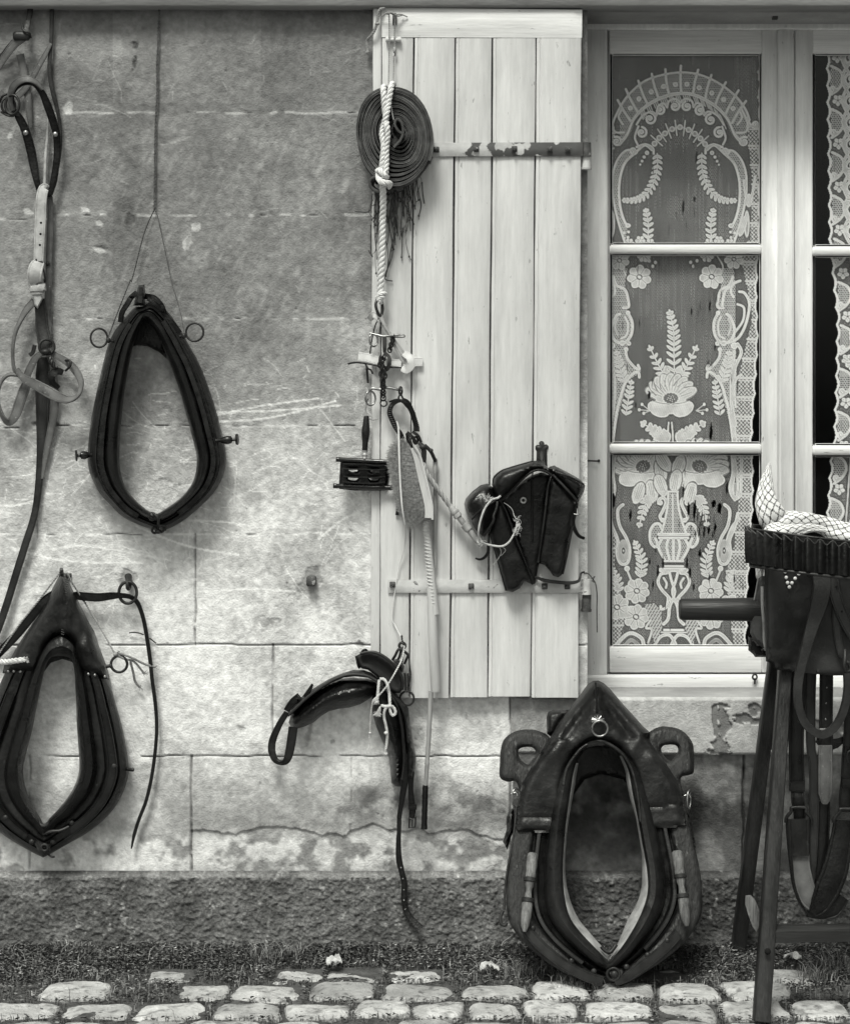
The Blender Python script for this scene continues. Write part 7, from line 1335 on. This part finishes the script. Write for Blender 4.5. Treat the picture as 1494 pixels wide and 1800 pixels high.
gst('girth_band', 'leather', c2([(500, 1565, 256), (600, 1575, 258), (700, 1540, 258), (780, 1440, 258)]), [10, 14, 26, 20], th=6)
gst('wide_strap', 'leather', c2([(830, -60, 256), (825, 200, 256), (815, 400, 256), (800, 560, 258), (790, 700, 258), (790, 800, 258)]), [20, 20, 22, 18, 20, 18])
gst('buckle_loop', 'leather', c2([(768, 575, 262), (860, 575, 262)]), 16, th=8)
m = MB(); m.tube(c2([(705, 880, 262), (712, 850, 264), (750, 800, 266), (760, 780, 266), (860, 780, 266)]), 3); m.tube(c2([(860, 340, 264), (820, 345, 266), (805, 380, 266), (812, 430, 264)]), 1.6); m.build('dee_ring', M['iron'], gb)
gst('suede_lining', 'suede', c2([(560, 980, 250), (556, 1150, 250), (548, 1280, 250), (544, 1365, 250)]), [12, 13, 9, 3])
# --- flap behind the front leg
rf = MB(); rf.relief(c1([(285, 1380), (330, 1380), (330, 1800), (240, 1790), (190, 1778), (178, 1750), (205, 1650), (235, 1480), (250, 1420)]), 120, 14, edge=5, sp=5); rf.tube(c1([(262, 1430, 130), (235, 1420, 132), (232, 1385, 134), (255, 1360, 134), (280, 1365, 130)]), 3.4)
rf.build('stirrup_hood', M['leather'], None, label='dark leather flap with a rounded lower corner hanging behind the front trestle leg', category='leather flap')
m = MB(); m.box(1350, 1200, 1366, 1228, -18, -14, .5); m.build('notice_tag', M['tag'] if 'tag' in M else M['litter'], None, label='tiny printed card tag pinned to the sill board behind the trestle', category='tag')
# ================================================================= LIGHT, CAMERA
SC.world = bpy.data.worlds.new('World'); SC.world.use_nodes = True; nt = SC.world.node_tree; bg = nt.nodes['Background']
sky = nt.nodes.new('ShaderNodeTexSky'); sky.sky_type = 'NISHITA'; sky.sun_disc = False
EL, AZ = R(58), R(198)         # sun high in front of the wall, a little to the left
sky.sun_elevation = EL; sky.sun_rotation = AZ; sky.dust_density = 4; sky.air_density = 1.5
bw = nt.nodes.new('ShaderNodeRGBToBW'); tint = nt.nodes.new('ShaderNodeMix'); tint.data_type = 'RGBA'; tint.blend_type = 'MULTIPLY'; tint.inputs[0].default_value = 1
nt.links.new(sky.outputs[0], bw.inputs[0]); nt.links.new(bw.outputs[0], tint.inputs[6]); tint.inputs[7].default_value = (.985, 1.0, .93, 1)
nt.links.new(tint.outputs[2], bg.inputs[0]); bg.inputs[1].default_value = .06
L = bpy.data.lights.new('sun', 'SUN'); L.energy = 1.5; L.angle = R(16); L.color = (1, 1.0, .93)
lo = bpy.data.objects.new('sun', L); COL.objects.link(lo)
d = Vector((-math.sin(AZ - math.pi) * math.cos(EL) * -1, 1, 0)); 
sd = Vector((math.sin(AZ) * math.cos(EL), math.cos(AZ) * math.cos(EL), math.sin(EL)))   # towards the sun
lo.rotation_euler = sd.to_track_quat('Z', 'Y').to_euler(); lo.location = (0, -4, 5)
cam = bpy.data.cameras.new('camera'); co_ = bpy.data.objects.new('camera', cam); COL.objects.link(co_)
co_.location = (0, -D * S, H0 * S); co_.rotation_euler = (R(90), 0, 0)
cam.sensor_fit = 'VERTICAL'; cam.sensor_height = 36; cam.sensor_width = 36; cam.lens = 36 * (D * S) / (1800 * S); cam.shift_y = -(900 - HZ) / 1800; cam.clip_end = 500
SC.camera = co_
SC.view_settings.view_transform = 'Standard'; SC.view_settings.look = 'None'; SC.view_settings.exposure = 1.0; SC.view_settings.gamma = 1
for o in FIN:
    if 'org' in o: del o['org']
